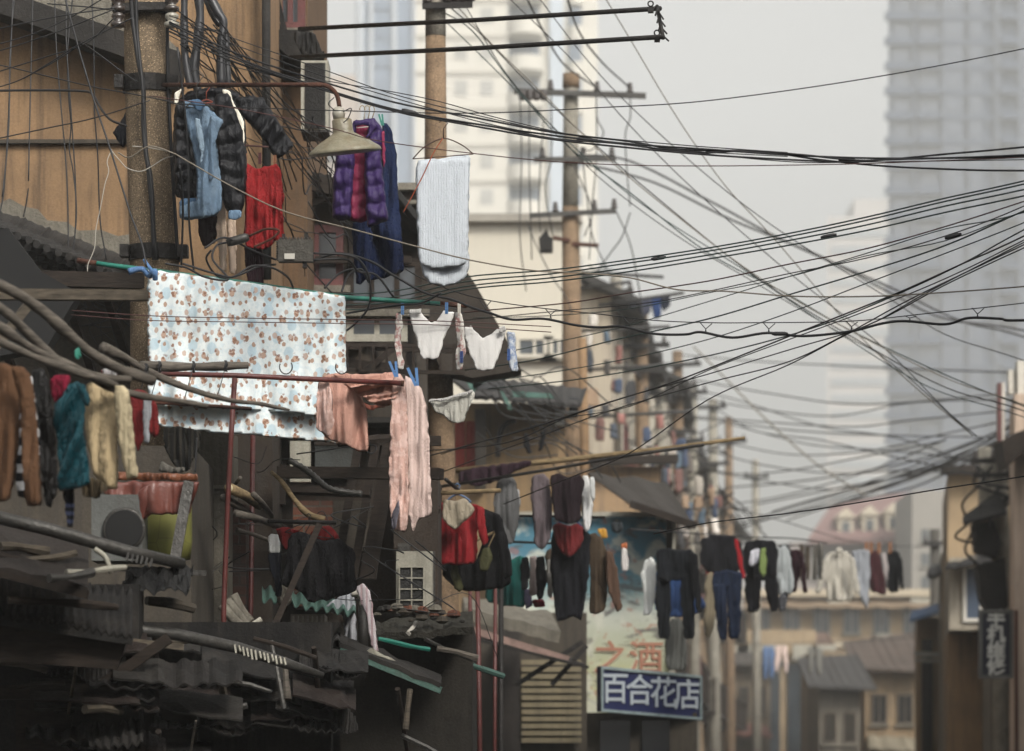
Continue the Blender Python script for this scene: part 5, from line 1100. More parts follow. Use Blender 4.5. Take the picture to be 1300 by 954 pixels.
peg(511,394,24.9,pegblue,'blue peg holding the left sock with red hearts'); peg(567,393,24.9,pegblue,'blue peg on the waistband of the higher white briefs'); peg(583,392,24.9,plasticwhite,'white peg gripping the middle sock')
peg(500,471,24.1,pegblue,'blue peg at the corner of the pink blanket, leaning',.8,1.3); peg(525,481,24.15,pegblue,'large open blue peg on top of the hanging pink blanket',1,1.5)
peg(484,154,25.4,pegteal,'teal peg on the purple vest shoulder',.5); peg(312,204,25.1,NT('peg_orange').out(srgb(150,96,60),.6),'brown peg on the left strap of the red camisole'); peg(330,203,25.1,NT('peg_maroon').out(srgb(96,40,44),.6),'dark red peg on the middle of the red camisole'); peg(349,206,25.1,NT('peg_wood').out(srgb(150,96,60),.6),'brown peg on the right strap of the red camisole')
peg(586,455,24.9,NT('peg_navy').out(srgb(60,90,160),.5),'dark blue peg clipped beside the middle sock toe'); peg(646,452,24.9,NT('peg_navy2').out(srgb(70,110,180),.5),'blue peg clipped on the rightmost sock')
def hanger(label, x0, y0, xm, ym, x1, y1, d, mat=plasticwhite, hook=16, r=.0045, group=None):
    m = MB(); m.tube(spline([P(x0,y0,d),P((x0*1.2+xm*.8)/2,(y0*.8+ym*1.2)/2,d),P(xm,ym,d),P((x1*1.2+xm*.8)/2,(y1*.8+ym*1.2)/2,d),P(x1,y1,d)],4), r, 6); m.tube([P(x0,y0,d),P(x1,y1,d)], r*.8, 6)
    c = P(xm,ym,d); k = hook*d/FPX; m.tube([c, c+Vector((0,0,k*.5)), c+Vector((k*.22,0,k*.8)), c+Vector((0,0,k)), c+Vector((-k*.22,0,k*.85))], r*.8, 6)
    return solo('clothes_hanger', m, mat, label, 'hanger', group, smooth=True)
hanger('white wire hanger spreading the white towel', 524,202,563,176,601,196, 24.8, NT('hanger_brown').out(srgb(96,72,60),.5), 24)
wire([(562,176),(550,195),(536,225),(520,255),(512,270)], 24.7, 24.8, .0035, NT('string_orange').out(srgb(190,88,50),.8), 'orange string trailing from the towel hanger', name='string', cat='string')
hanger('pale hanger inside the purple vest collar', 450,163,463,154,480,160, 25.35, plasticwhite, 26)
for k in range(3):
    c = P(460+k*6,140,25.35); solo('hanger_hook', MB().tube([c+Vector((.018*math.cos(a),0,.03*math.sin(a)-.0)) for a in [math.pi*1.0-j*math.pi*1.1/8 for j in range(9)]]+[P(462+k*5,152,25.35)], .0035, 6), NT('hook_beige_%d'%k).out(srgb(176,160,130),.5), ['beige hanger hook over the thin wire, leftmost above the vest','beige hanger hook over the thin wire, middle above the vest','beige hanger hook over the thin wire, rightmost above the vest'][k], 'hook', smooth=True)
solo('washing_pole', MB().tube([P(296,184,25.2),P(360,188,25.2)], .006, 8), cablered, 'thin reddish rod above the red camisole', 'pole', smooth=True)
hanger('silver hanger of the denim shirt beside the thick pole', 236,136,250,128,272,140, 24.9, steel, 40)
hanger('orange-brown hanger in the black puffer jacket collar', 252,132,262,127,270,130, 25.2, NT('hanger_orange').out(srgb(150,70,50),.5), 20)
hanger('dark hanger carrying the black shorts', 362,676,392,664,424,684, 25.0, darksteel, 12)
hanger('pale hanger under the teal pole with the white briefs', 505,398,545,386,590,398, 24.95, rubber, 16, .003)
hanger('blue hanger of the black dress with red hood', 706,668,721,658,738,668, 33.9, NT('hanger_blue').out(srgb(50,80,140),.5), 14, .008)
hanger('blue grey hanger in the cream hood of the red jacket', 566,638,581,628,598,638, 29.9, NT('hanger_slate').out(srgb(100,130,170),.5), 14, .008)
# sign on the right
T = Thing('hanging_sign', 'vertical navy phone repair sign with pale characters on the right', 'sign')
dS = 56.5; a = P(1243,775,dS); b = P(1286,861,dS)
T.add('panel', MB().box((a.x,dS,b.z),(b.x,dS+.12,a.z)), NT('sign_navy').out(srgb(20,22,50), .5))
m = MB(); fw = .045
m.box((a.x-.01,dS-.03,a.z-fw),(b.x+.01,dS-.002,a.z+.01)); m.box((a.x-.01,dS-.03,b.z-.01),(b.x+.01,dS-.002,b.z+fw)); m.box((a.x-.01,dS-.03,b.z+fw),(a.x+fw,dS-.002,a.z-fw)); m.box((b.x-fw,dS-.03,b.z+fw),(b.x+.01,dS-.002,a.z-fw)); T.add('frame', m, grit('sign_grey', srgb(118,118,112), .7, .1))
sgm = NT('sign_letters').out(srgb(198,198,190), .7)
for k, ch in enumerate('手机维修'):
    T.add('lettering', text_mb(ch, .27, ((a.x+b.x)/2, dS-.008, a.z-.135-.235*k), .005, bold=.009), sgm)
T.add('bracket', MB().bar(P(1284,790,dS+.05), P(1302,790,dS+.05), .04,.04), darksteel); T.add('bracket', MB().bar(P(1284,845,dS+.05), P(1302,845,dS+.05), .04,.04), darksteel)
solo('rusty_pipe', MB().tube([Vector((P(1291,0,56).x,56,0)), P(1290,775,56)], .03, 8), rust, 'thin rusty red pipe just right of the phone repair sign', 'pipe', smooth=True)
# ================================================================== LAUNDRY
F = fabric
black_puffer = F('black_puffer', srgb(30,31,36), wr=.5, rough=.5, sheen=.0)
def K(**k): return k
S = 9.0
# --- printed sheet over the teal pole
sheetm = F('print_sheet', (.8,.8,.8), 'bears', wr=.12)
T = Thing('bed_sheet', 'large pale blue sheet printed with small brown figures over the teal pole', 'sheet')
T.add('back_flap', cloth([(190,343),(438,378),(438,470),(438,565),(400,560),(340,556),(298,551),(251,547),(203,542),(190,540)], 25.14, th=.003, fold=.035, freq=5, seed=2, step=4, edge=.01, round_=0), sheetm, True)
T.add('front_flap', cloth([(187,342),(250,350),(330,361),(438,376),(439,430),(439,474),(438,530),(400,529),(368,524),(330,522),(298,520),(250,518),(207,516),(188,514),(187,430)], 25.05, th=.004, fold=.035, freq=5, seed=5, step=4, edge=.01, round_=0), sheetm, True)
# --- towel
garment('towel', 'white ribbed towel folded long on a wire hanger before the tan pole', 'towel', [
 ('long_layer', [(529,204),(545,203),(560,201),(580,198),(597,197),(596,230),(595,290),(596,342),(590,352),(580,361),(562,364),(545,360),(538,352),(534,335),(530,280),(529,240)], 24.85, F('towel_white', srgb(204,211,218), 'terry', wr=.3), K(th=.02, fold=.012, freq=7, seed=1)),
 ('short_layer', [(527,206),(560,203),(597,199),(595,250),(593,330),(588,337),(570,340),(545,341),(535,337),(530,320),(529,260)], 24.8, F('towel_white', srgb(212,218,224), 'terry'), K(th=.02, fold=.01, freq=7, seed=8))])
# --- black puffer, denim shirt, cream hoodie behind the thick pole
garment('puffer_jacket', 'black quilted puffer jacket with one sleeve thrown out to the right', 'jacket', [
 ('body', [(240,116),(262,110),(290,112),(306,122),(312,160),(314,215),(308,245),(280,250),(240,252),(222,250),(219,200),(220,150),(226,126)], 25.3, black_puffer, K(th=.06, fold=.03, seed=3, puff=.1, freq=6)),
 ('sleeve', [(296,124),(318,122),(334,124),(344,140),(358,162),(373,186),(366,196),(352,202),(342,190),(326,166),(306,148)], 25.2, black_puffer, K(th=.09, fold=.04, seed=4, freq=14, diag=2)),
 ('sleeve', [(222,132),(236,130),(240,170),(244,215),(247,252),(232,258),(224,240),(221,190)], 25.0, black_puffer, K(th=.05, fold=.03, seed=6, puff=.09))])
garment('denim_shirt', 'light blue denim shirt hanging open beside the thick pole', 'shirt', [
 ('front', [(232,128),(245,126),(262,135),(284,153),(277,166),(273,172),(279,215),(283,262),(272,277),(250,279),(228,276),(227,262),(252,256),(249,215),(243,180),(235,155)], 24.9, F('denim_light', srgb(108,132,154), 'denim', srgb(160,180,194)), K(th=.03, fold=.05, freq=12, seed=2)),
 ('placket', [(247,150),(255,152),(262,200),(264,262),(257,262),(255,205)], 24.84, F('denim_pale', srgb(142,164,182), 'denim', srgb(170,188,200)), K(th=.012, fold=.02, seed=5, step=1.6)),
 ('collar', [(240,127),(252,126),(262,134),(254,142),(246,136)], 24.84, F('denim_mid', srgb(84,116,148), 'denim'), K(th=.02, fold=.01, seed=6, step=1.6)),
 ('hem', [(227,254),(246,252),(264,256),(264,272),(244,280),(228,277)], 24.95, F('denim_mid', srgb(84,116,148), 'denim'), K(th=.02, fold=.03, seed=12)),
 ('sleeve', [(266,146),(284,153),(277,168),(270,190),(272,225),(266,232),(262,190)], 24.8, F('denim_light', srgb(120,152,180), 'denim'), K(th=.03, fold=.03, seed=7))])
garment('hoodie', 'thin strip of cream hoodie showing behind the black puffer jacket', 'hoodie', [
 ('side', [(282,113),(293,115),(296,130),(304,142),(310,152),(311,188),(306,194),(300,170),(292,148),(285,132)], 25.1, F('cream_cotton', srgb(222,216,198)), K(th=.02, fold=.03, seed=2)),
 ('collar', [(222,118),(230,113),(226,130),(221,134)], 25.1, F('cream_cotton', srgb(222,216,198)), K(th=.01, fold=.01, seed=3))])
garment('puffer_jacket', 'second black quilted jacket hanging behind the denim shirt, longer one', 'jacket', [
 ('body', [(272,120),(290,118),(306,160),(312,190),(313,235),(308,266),(304,276),(292,272),(284,262),(276,215),(274,170)], 25.0, black_puffer, K(th=.05, fold=.03, seed=13, puff=.11)),
 ('cuff', [(289,268),(300,267),(307,269),(306,276),(298,279),(290,277)], 24.95, F('cuff_blue', srgb(120,150,178)), K(th=.02, fold=.01, seed=1))])
garment('umbrella', 'folded navy umbrella tip poking out left of the thick pole', 'umbrella', [
 ('canopy', [(163,137),(166,150),(166,176),(157,188),(148,178),(143,169),(152,158)], 26.1, F('navy_nylon', srgb(26,30,44), rough=.5), K(th=.03, fold=.02, seed=4, round_=0))])
garment('trousers', 'pair of cream trousers hanging below the blue cuff', 'trousers', [
 ('leg', [(274,246),(286,244),(288,280),(289,320),(288,346),(279,344),(275,300)], 25.5, F('cream_pink', srgb(214,190,168)), K(th=.02, fold=.03, seed=2)),
 ('leg', [(288,262),(300,262),(300,310),(299,347),(290,347),(289,300)], 25.55, F('cream_pink', srgb(214,190,168)), K(th=.02, fold=.03, seed=3))])
garment('shirt', 'dark maroon garment dangling behind the cable loops', 'shirt', [('b', [(252,268),(274,262),(278,290),(274,310),(258,314),(252,296)], 25.6, F('maroon_dark', srgb(44,26,32)), K(th=.03, fold=.03, seed=4))])
garment('camisole', 'bright red camisole pegged on the reddish rod', 'top', [('b', [(313,207),(320,212),(327,214),(333,212),(343,210),(350,208),(356,214),(358,232),(361,248),(359,262),(361,285),(361,303),(350,306),(345,314),(330,316),(312,313),(309,296),(311,262),(310,235)], 25.05, F('vivid_red', srgb(166,24,28), wr=.9, rough=.8), K(th=.02, fold=.07, freq=13, seed=6))])
garment('leggings', 'dark aubergine ribbed leggings below the red camisole', 'leggings', [('b', [(310,312),(333,313),(335,340),(334,364),(315,364),(312,340)], 25.2, F('aubergine', srgb(58,32,42), 'rib'), K(th=.02, fold=.03, seed=6))])
# --- purple vest and navy trousers
navy = F('navy_cotton', srgb(32,48,88), wr=.8)
purple = F('purple_nylon', srgb(66,44,104), rough=.5, wr=.35); pink = F('pink_nylon', srgb(160,44,86), rough=.55, wr=.35)
garment('quilted_vest', 'purple quilted vest with pink lining hung behind the lamp shade', 'vest', [
 ('lining', [(446,160),(462,152),(480,158),(476,190),(468,230),(467,280),(456,283),(443,280),(442,240),(444,190)], 25.42, pink, K(th=.04, fold=.015, seed=1, puff=.1)),
 ('left_panel', [(448,155),(454,152),(452,166),(450,190),(449,230),(446,262),(445,280),(430,280),(422,276),(422,240),(425,205),(427,193),(440,190)], 25.3, purple, K(th=.06, fold=.015, seed=2, puff=.115)),
 ('right_panel', [(470,153),(475,150),(484,160),(487,170),(485,200),(488,235),(491,262),(494,280),(482,286),(466,289),(464,260),(463,220),(463,195),(466,170)], 25.3, purple, K(th=.06, fold=.015, seed=3, puff=.115)),
 ('collar', [(448,154),(458,152),(470,151),(475,150),(478,160),(472,172),(463,178),(470,162),(460,158),(452,162)], 25.25, purple, K(th=.03, fold=.01, seed=4)),
 ('inner_collar', [(450,160),(460,156),(468,158),(466,168),(458,178),(452,176)], 25.5, pink, K(th=.03, fold=.02, seed=5)),
 ('armhole_trim', [(484,168),(488,166),(489,200),(487,214),(484,200)], 25.28, pink, K(th=.02, fold=.0, seed=5))])
garment('trousers', 'navy cotton trousers slung behind the purple vest', 'trousers', [
 ('leg', [(485,156),(492,157),(498,168),(503,193),(505,240),(510,290),(514,344),(500,350),(484,353),(466,356),(462,320),(474,280),(484,240)], 25.7, navy, K(th=.025, fold=.07, freq=9, seed=3)),
 ('leg', [(446,282),(466,280),(474,300),(470,330),(467,354),(458,362),(452,360),(450,330)], 25.65, navy, K(th=.025, fold=.05, seed=4))])
# --- underwear and socks
whitec = F('white_cotton', srgb(222,220,216), wr=.14); 
sockm = F('sock_print', srgb(214,210,202), 'lace', srgb(176,70,70), wr=.4); sockb = F('sock_blue', srgb(206,212,220), 'lace', srgb(110,140,190))
garment('briefs', 'white briefs pegged under the rusty end of the teal pole', 'underwear', [
 ('front', [(518,395),(534,393),(537,400),(541,406),(548,410),(555,406),(561,398),(563,395),(577,397),(574,406),(566,424),(560,442),(557,455),(549,457),(536,456),(532,446),(527,425),(521,407)], 24.9, whitec, K(th=.012, fold=.006, freq=9, seed=2, step=2, round_=1)),
 ('waistband', [(518,394),(535,392),(535,397),(519,399)], 24.87, F('elastic', srgb(206,204,200), 'rib'), K(th=.006, fold=.004, step=1.5))])
garment('briefs', 'white briefs hanging by the hip right of the patterned socks', 'underwear', [
 ('front', [(588,415),(598,414),(606,424),(614,429),(622,426),(632,417),(641,413),(642,424),(638,438),(632,455),(626,470),(615,472),(605,470),(598,455),(592,436)], 24.92, whitec, K(th=.014, fold=.008, freq=9, seed=7, step=2)),
 ('waistband', [(632,418),(641,413),(643,420),(634,424)], 24.88, F('elastic', srgb(206,204,200), 'rib'), K(th=.006, fold=.004, step=1.5))])
garment('briefs', 'pale knickers hanging low against the ochre pole', 'underwear', [
 ('front', [(544,509),(560,506),(580,502),(600,496),(604,501),(599,510),(594,522),(589,536),(582,538),(575,537),(564,530),(552,522)], 26.0, F('white_grey', srgb(196,194,184), wr=.6), K(th=.012, fold=.03, freq=16, seed=9, step=2)),
 ('waistband', [(544,508),(572,503),(601,495),(602,499),(574,507),(545,512)], 25.97, F('elastic', srgb(206,204,200), 'rib'), K(th=.006, fold=.004, step=1.5))])
for lab, o, mt, sd_ in (('cream sock with red hearts at the left of the white briefs', [(502,398),(511,399),(511,415),(509,428),(510,445),(513,460),(512,468),(505,468),(503,450),(501,432),(502,415)], sockm, 1),
    ('cream sock with red and blue print between the two white briefs', [(577,398),(586,397),(589,412),(590,428),(592,444),(588,458),(587,469),(579,470),(578,456),(580,436),(577,415)], sockm, 2),
    ('pale blue patterned sock, rightmost of the row', [(644,422),(653,421),(655,440),(656,455),(658,471),(648,473),(646,460),(644,445)], sockb, 3)):
    garment('sock', lab, 'sock', [('b', o, 24.93, mt, K(th=.016, fold=.02, freq=14, seed=sd_, step=1.8))])
# --- pink blanket
blush = F('blush', srgb(208,158,140), wr=.45, sc=.8); blush2 = F('blush_lace', srgb(214,174,160), 'lace', srgb(226,194,184), wr=.4); blush3 = F('blush_pale', srgb(216,190,180), 'vstripe', srgb(230,206,198), wr=.4)
garment('blanket', 'blush pink satin blanket slung over the end of the red rail', 'blanket', [
 ('left_fall', [(405,484),(414,478),(428,474),(445,480),(458,500),(465,520),(468,545),(468,573),(458,573),(440,566),(420,560),(412,553),(402,546),(401,520),(403,498)], 24.35, blush, K(th=.012, fold=.06, freq=9, seed=4, slant=.2)),
 ('left_edge', [(405,484),(416,480),(422,500),(424,530),(421,552),(412,552),(402,546),(401,520)], 24.2, blush2, K(th=.02, fold=.05, freq=12, seed=14)),
 ('swag', [(420,474),(440,474),(470,476),(500,472),(512,478),(508,490),(500,514),(488,517),(474,514),(456,502),(440,490)], 24.3, blush, K(th=.02, fold=.07, freq=5, seed=6, diag=3)),
 ('lining', [(442,500),(470,516),(496,514),(470,522)], 24.6, F('blush_dark', srgb(150,84,68)), K(th=.004, fold=.02)),
 ('right_fall', [(498,478),(508,474),(515,484),(517,520),(518,570),(520,640),(516,676),(503,676),(496,655),(494,610),(495,560),(497,510)], 24.25, blush2, K(th=.03, fold=.05, freq=14, seed=5)),
 ('right_fall', [(512,476),(526,484),(536,496),(542,516),(545,560),(547,610),(548,654),(540,658),(530,660),(524,676),(517,650),(514,600),(513,540)], 24.32, blush3, K(th=.03, fold=.06, freq=13, seed=9))])
garment('rag', 'grey corner of cloth at the foot of the pink blanket', 'rag', [('b', [(498,652),(506,634),(508,645),(505,662),(500,674),(496,668)], 24.15, F('slate_cloth', srgb(120,116,126)), K(th=.01, fold=.03, seed=2))])
# --- black shorts and red tops
garment('shorts', 'loose black shorts with gathered waist hanging on the black rail', 'shorts', [
 ('b', [(367,679),(380,674),(390,677),(396,683),(412,686),(430,684),(438,690),(450,698),(451,725),(453,750),(440,755),(425,757),(415,763),(406,761),(398,766),(390,763),(382,752),(370,748),(356,742),(362,715)], 24.95, F('black_jersey', srgb(32,31,34), wr=1.0), K(th=.03, fold=.08, freq=14, seed=5))])
garment('top', 'dull red top bunched behind the black shorts', 'top', [
 ('left_side', [(350,672),(360,668),(370,670),(380,675),(370,684),(364,699),(357,690)], 25.15, F('dull_red', srgb(138,30,32)), K(th=.03, fold=.04, seed=3)),
 ('right_side', [(392,678),(402,670),(418,667),(430,678),(431,684),(412,687),(398,684)], 25.1, F('dull_red', srgb(138,30,32)), K(th=.03, fold=.03, seed=4))])
garment('sock', 'white topped navy stocking left of the black shorts', 'sock', [
 ('top_band', [(342,678),(354,678),(357,702),(340,703)], 25.1, F('sock_white', srgb(190,190,186)), K(th=.015, fold=.02)),
 ('foot', [(340,702),(357,702),(356,722),(358,740),(357,757),(350,758),(349,742),(343,722)], 25.1, F('sock_navy', srgb(24,28,38)), K(th=.02, fold=.03))])
garment('towel', 'pale striped cloth hanging over the pipe right of the black shorts', 'towel', [
 ('b', [(452,745),(462,740),(470,752),(474,775),(478,800),(482,838),(474,840),(470,810),(464,780),(456,762)], 25.6, F('stripe_towel', srgb(206,196,200), 'vstripe', srgb(176,120,124)), K(th=.015, fold=.04, seed=7))])
garment('curtain', 'white gathered cloth showing under the black shorts', 'curtain', [
 ('b', [(412,768),(430,758),(450,750),(452,780),(453,830),(438,832),(436,782),(420,778)], 26.4, F('white_pleat', srgb(186,188,194), 'vstripe', srgb(140,142,150)), K(th=.015, fold=.06, freq=16, seed=8))])
T = Thing('vent_pipe', 'white elbow pipe on a dark drum beside the black shorts', 'pipe')
T.add('elbow', MB().tube(spline([P(446,752,25.9),P(456,752,25.9),P(462,760,25.9),P(462,770,25.9)],5), .034, 12), plasticwhite, True); T.add('drum', MB().tube([P(461,769,25.9),P(461,840,25.9)], .034, 14), grit('drum_dark', srgb(50,50,48), .6), True)
# --- crate, tiles, odds beneath
T = Thing('crate', 'pale ribbed plastic crate standing on the wavy black roof', 'crate')
T.add('shell', MB().pbox(369,780,412,808,25.2,.4), grit('crate_pale', srgb(122,114,100), .7, .2, 8, .5, .4)); m = MB()
for k in range(7): m.pbox(371+k*6,782,373+k*6,806,25.17,.0295)
T.add('ribs', m, grit('crate_rib', srgb(140,132,116), .7, .2, 8, .5, .4))
for i,(pts,l) in enumerate(((([(281,768),(300,790),(318,803)]),'curved grey ridge tile leaning by the wavy roof, leftmost'),([(288,762),(306,786),(318,800)],'curved grey ridge tile leaning by the wavy roof, middle'),([(296,755),(306,775),(318,790)],'curved grey ridge tile leaning by the wavy roof, rightmost'))):
    solo('ridge_tile', MB().tube(spline([P(x,y,24.8+.1*i) for x,y in pts],4), .032, 8), cement, l, 'tile', smooth=True)
solo('shoe', cloth([(274,793),(284,791),(292,798),(304,805),(306,812),(296,816),(280,816),(274,808)], 24.4, th=.05, fold=.02, seed=3), grit('canvas_shoe', srgb(150,138,112), .9), 'worn pale shoe lying under the leaning ridge tiles', 'shoe', smooth=True)
solo('pipe_stub', MB().tube([P(308,801,24.4),P(332,786,24.4)], .018, 10, wob=.2), cream_metal, 'pale bent pipe end resting against the ridge tiles', 'pipe', smooth=True)
solo('baluster', MB().lathe(P(361,770,25.9), [(.02,0),(.05,.03),(.05,.07),(.03,.1),(.04,.14),(.02,.16)], 12), cement, 'small pale pot on the teal awning', 'pot', smooth=True)
# --- left foreground garments
garment('sweater', 'brown knitted sweater hanging at the frame edge', 'sweater', [
 ('body', [(-30,462),(0,460),(20,466),(26,500),(26,560),(22,610),(16,640),(-30,640)], 17.8, F('camel', srgb(118,84,58), wr=.7), K(th=.04, fold=.05, freq=9, seed=2)),
 ('sleeve', [(14,464),(30,466),(40,478),(45,520),(50,580),(55,642),(44,644),(33,642),(30,600),(27,560),(24,510)], 17.65, F('camel', srgb(118,84,58), wr=.7), K(th=.045, fold=.03, freq=12, seed=3))])
garment('shirt', 'black and white striped shirt behind the brown sweater', 'shirt', [
 ('b', [(20,480),(44,478),(50,520),(52,570),(50,615),(40,634),(20,630)], 18.2, F('bw_stripe', srgb(28,28,34), 'stripe', srgb(190,190,192)), K(th=.03, fold=.03, seed=4))])
garment('leather_jacket', 'black leather jacket hanging next to the brown sweater', 'jacket', [
 ('body', [(40,470),(56,468),(64,490),(68,530),(72,580),(73,625),(64,645),(56,640),(52,590),(48,530)], 18.0, F('black_leather', srgb(30,28,27), rough=.4, wr=.9), K(th=.05, fold=.05, freq=12, seed=4))])
garment('blouse', 'teal crinkled blouse hanging below the pink hood', 'blouse', [
 ('body', [(84,488),(100,485),(106,492),(108,520),(106,545),(110,580),(113,600),(115,614),(100,620),(84,622),(75,624),(74,590),(70,550),(68,520),(74,500)], 18.3, F('teal_silk', srgb(12,82,94), rough=.55, wr=1.1), K(th=.035, fold=.06, freq=14, seed=4, diag=2)),
 ('sleeve', [(96,486),(108,489),(115,508),(112,517),(106,512),(100,500)], 18.15, F('teal_silk', srgb(12,82,94), rough=.55), K(th=.03, fold=.02, seed=5))])
garment('hood', 'crimson pink hood bunched above the teal blouse', 'hood', [('b', [(62,482),(74,476),(88,476),(90,482),(86,494),(78,506),(68,512),(64,500)], 18.1, F('crimson', srgb(160,24,62), wr=.9), K(th=.04, fold=.04, seed=2))])
garment('cable_sweater', 'cream cable knit sweater, largest garment under the canes', 'sweater', [
 ('body', [(108,490),(118,483),(132,490),(142,486),(152,494),(150,530),(150,570),(151,600),(150,623),(135,622),(118,600),(112,570),(107,540)], 19.0, F('cream_knit', srgb(196,174,134), 'knit', wr=.5), K(th=.05, fold=.04, freq=6, seed=4)),
 ('sleeve', [(144,490),(156,488),(165,500),(169,540),(172,575),(175,606),(168,609),(160,609),(156,590),(150,560),(146,530)], 18.85, F('cream_knit2', srgb(204,188,152), 'knit', wr=.5), K(th=.05, fold=.03, freq=8, seed=5))])
garment('jacket', 'red track jacket with pale grey sleeve behind the cable sweater', 'jacket', [
 ('body', [(162,500),(176,494),(186,498),(194,502),(200,520),(203,548),(196,556),(188,548),(180,562),(176,574),(170,560),(166,530)], 20.6, F('brick_red', srgb(132,34,36)), K(th=.04, fold=.04, seed=6)),
 ('sleeve', [(182,502),(192,500),(193,520),(190,545),(191,562),(183,564),(181,540)], 20.5, F('pale_grey', srgb(150,152,156)), K(th=.03, fold=.02, seed=7))])
garment('stocking', 'navy striped long sock dangling under the teal blouse', 'sock', [
 ('leg', [(79,618),(95,618),(94,640),(88,642),(82,640)], 18.4, F('sock_black', srgb(22,22,28)), K(th=.03, fold=.02)),
 ('foot', [(82,638),(94,638),(94,655),(92,670),(86,670),(84,655)], 18.4, F('navy_stripe', srgb(22,24,34), 'stripe', srgb(64,72,100), sc=2.2), K(th=.02, fold=.02))])
garment('straw_hat', 'frayed straw brim hanging beside the teal blouse', 'hat', [('b', [(100,614),(118,606),(132,612),(138,622),(124,634),(106,630)], 18.6, F('straw', srgb(88,76,56)), K(th=.02, fold=.04, freq=30))])
garment('cloth_bundle', 'pale cloth bundle tucked under the canes above the cable sweater', 'cloth', [('b', [(130,470),(142,465),(150,474),(147,484),(136,482)], 20.4, F('greywhite', srgb(170,166,166)), K(th=.04, fold=.03))])
garment('rag', 'grey rag slumped on the red vinyl cover', 'rag', [('b', [(200,598),(206,586),(214,590),(222,594),(234,592),(236,598),(222,602)], 21.4, F('grey_rag', srgb(112,108,100)), K(th=.03, fold=.03))])
solo('small_cloths', cloth([(94,446),(100,440),(104,452),(98,458)], 18.9, th=.02, fold=.02), pegteal, 'small teal scrap pegged among the canes', 'cloth', smooth=True)
# red vinyl sheet and yellow panel
vin = grit('red_vinyl', srgb(140,72,58), .5, .3, 6, .2, .25, dirtcol=(.2,.12,.1), spec=.5)
T = Thing('vinyl_cover', 'creased red vinyl cover folded over the yellow-green panel', 'cover')
T.add('top_fold', cloth([(150,600),(196,600),(250,602),(250,611),(196,611),(150,610)], 21.8, th=.03, fold=.03, seed=1, round_=0), grit('orange_vinyl', srgb(152,92,60), .5, .3, 6, .2, .25), True)
T.add('front', cloth([(128,622),(150,612),(200,611),(253,612),(246,632),(238,655),(215,652),(192,654),(176,662),(174,652),(150,640)], 21.7, th=.02, fold=.07, freq=7, seed=5, round_=0), vin, True)
T.add('side', cloth([(176,622),(190,615),(186,645),(180,665),(175,666)], 21.6, th=.02, fold=.02, seed=5, round_=0), vin, True)
T = Thing('water_butt', 'dull yellow-green fibreglass tub under the red vinyl cover', 'tub')
tm_ = NT('butt'); v_ = tm_.vor(5, rnd=.6, feature='DISTANCE_TO_EDGE'); cc = tm_.mix(tm_.ramp(v_, [(.0,.6),(.02,0.0)]), srgb(134,134,62), srgb(84,86,44)); cc = tm_.mix(tm_.ramp(tm_.noise(3,detail=6),[(.45,0.0),(.7,.5)]), cc, srgb(96,92,50))
c = P(207,708,21.9); T.add('shell', MB().lathe((c.x, 22.1, c.z), [(.14,0),(.15,.1),(.148,.3),(.14,.34)], 24), tm_.out(cc, .6), True)
m = MB(); m.bar(P(240,612,21.7), P(222,712,21.6), .06,.03); T.add('side_board', m, steel)
# --- red hooded jacket group
redj = F('jacket_red', srgb(170,24,34), wr=.6, rough=.75)
garment('jacket', 'bright red jacket with cream hood on the bamboo rail', 'jacket', [
 ('body', [(549,642),(560,638),(582,642),(604,640),(614,645),(610,662),(606,680),(605,716),(580,718),(555,717),(556,690),(553,665)], 29.9, redj, K(th=.04, fold=.04, freq=9, seed=2)),
 ('sleeve', [(548,642),(556,642),(558,670),(554,700),(552,715),(542,716),(545,690),(546,660)], 29.8, redj, K(th=.03, fold=.02, seed=3)),
 ('sleeve', [(604,644),(614,644),(617,665),(620,690),(614,694),(608,680),(604,664)], 29.8, redj, K(th=.03, fold=.02, seed=4)),
 ('hood', [(564,634),(575,636),(590,633),(604,646),(598,654),(588,664),(578,673),(568,666),(560,660),(562,645)], 29.65, F('cream_fleece', srgb(176,164,142), wr=.8), K(th=.05, fold=.04, freq=10, seed=5))])
garment('coat', 'black padded coat hanging behind the red jacket', 'coat', [
 ('body', [(612,646),(622,648),(636,655),(640,690),(644,720),(650,738),(640,746),(620,750),(604,752),(586,750),(572,742),(562,732),(560,716),(604,714),(612,690)], 30.3, F('black_wool', srgb(24,24,27), wr=.6), K(th=.06, fold=.06, freq=7, seed=2)),
 ('sleeve', [(624,650),(636,654),(646,690),(652,730),(640,738),(632,700)], 30.15, F('black_wool', srgb(24,24,27)), K(th=.05, fold=.03, seed=3))])
for lab, o, sd_ in (('olive green slipper hanging toe down, left of the pair',[(571,716),(580,714),(584,730),(588,748),(584,752),(577,746),(573,732)],1),('olive green slipper hanging sole out, right of the pair',[(613,696),(623,694),(625,708),(621,724),(614,727),(608,724),(607,712)],2)):
    garment('slipper', lab, 'slipper', [('b', o, 30.0, F('olive_rubber', srgb(92,92,58), rough=.7), K(th=.035, fold=.01, seed=sd_, step=1.8))])
wire([(576,700),(577,716)], 30,30,.006, bamboo, 'short cord holding the left green slipper', name='cord', cat='cord'); wire([(628,678),(624,686),(620,695)], 30,30,.006, bamboo, 'short cord holding the right green slipper', name='cord', cat='cord')
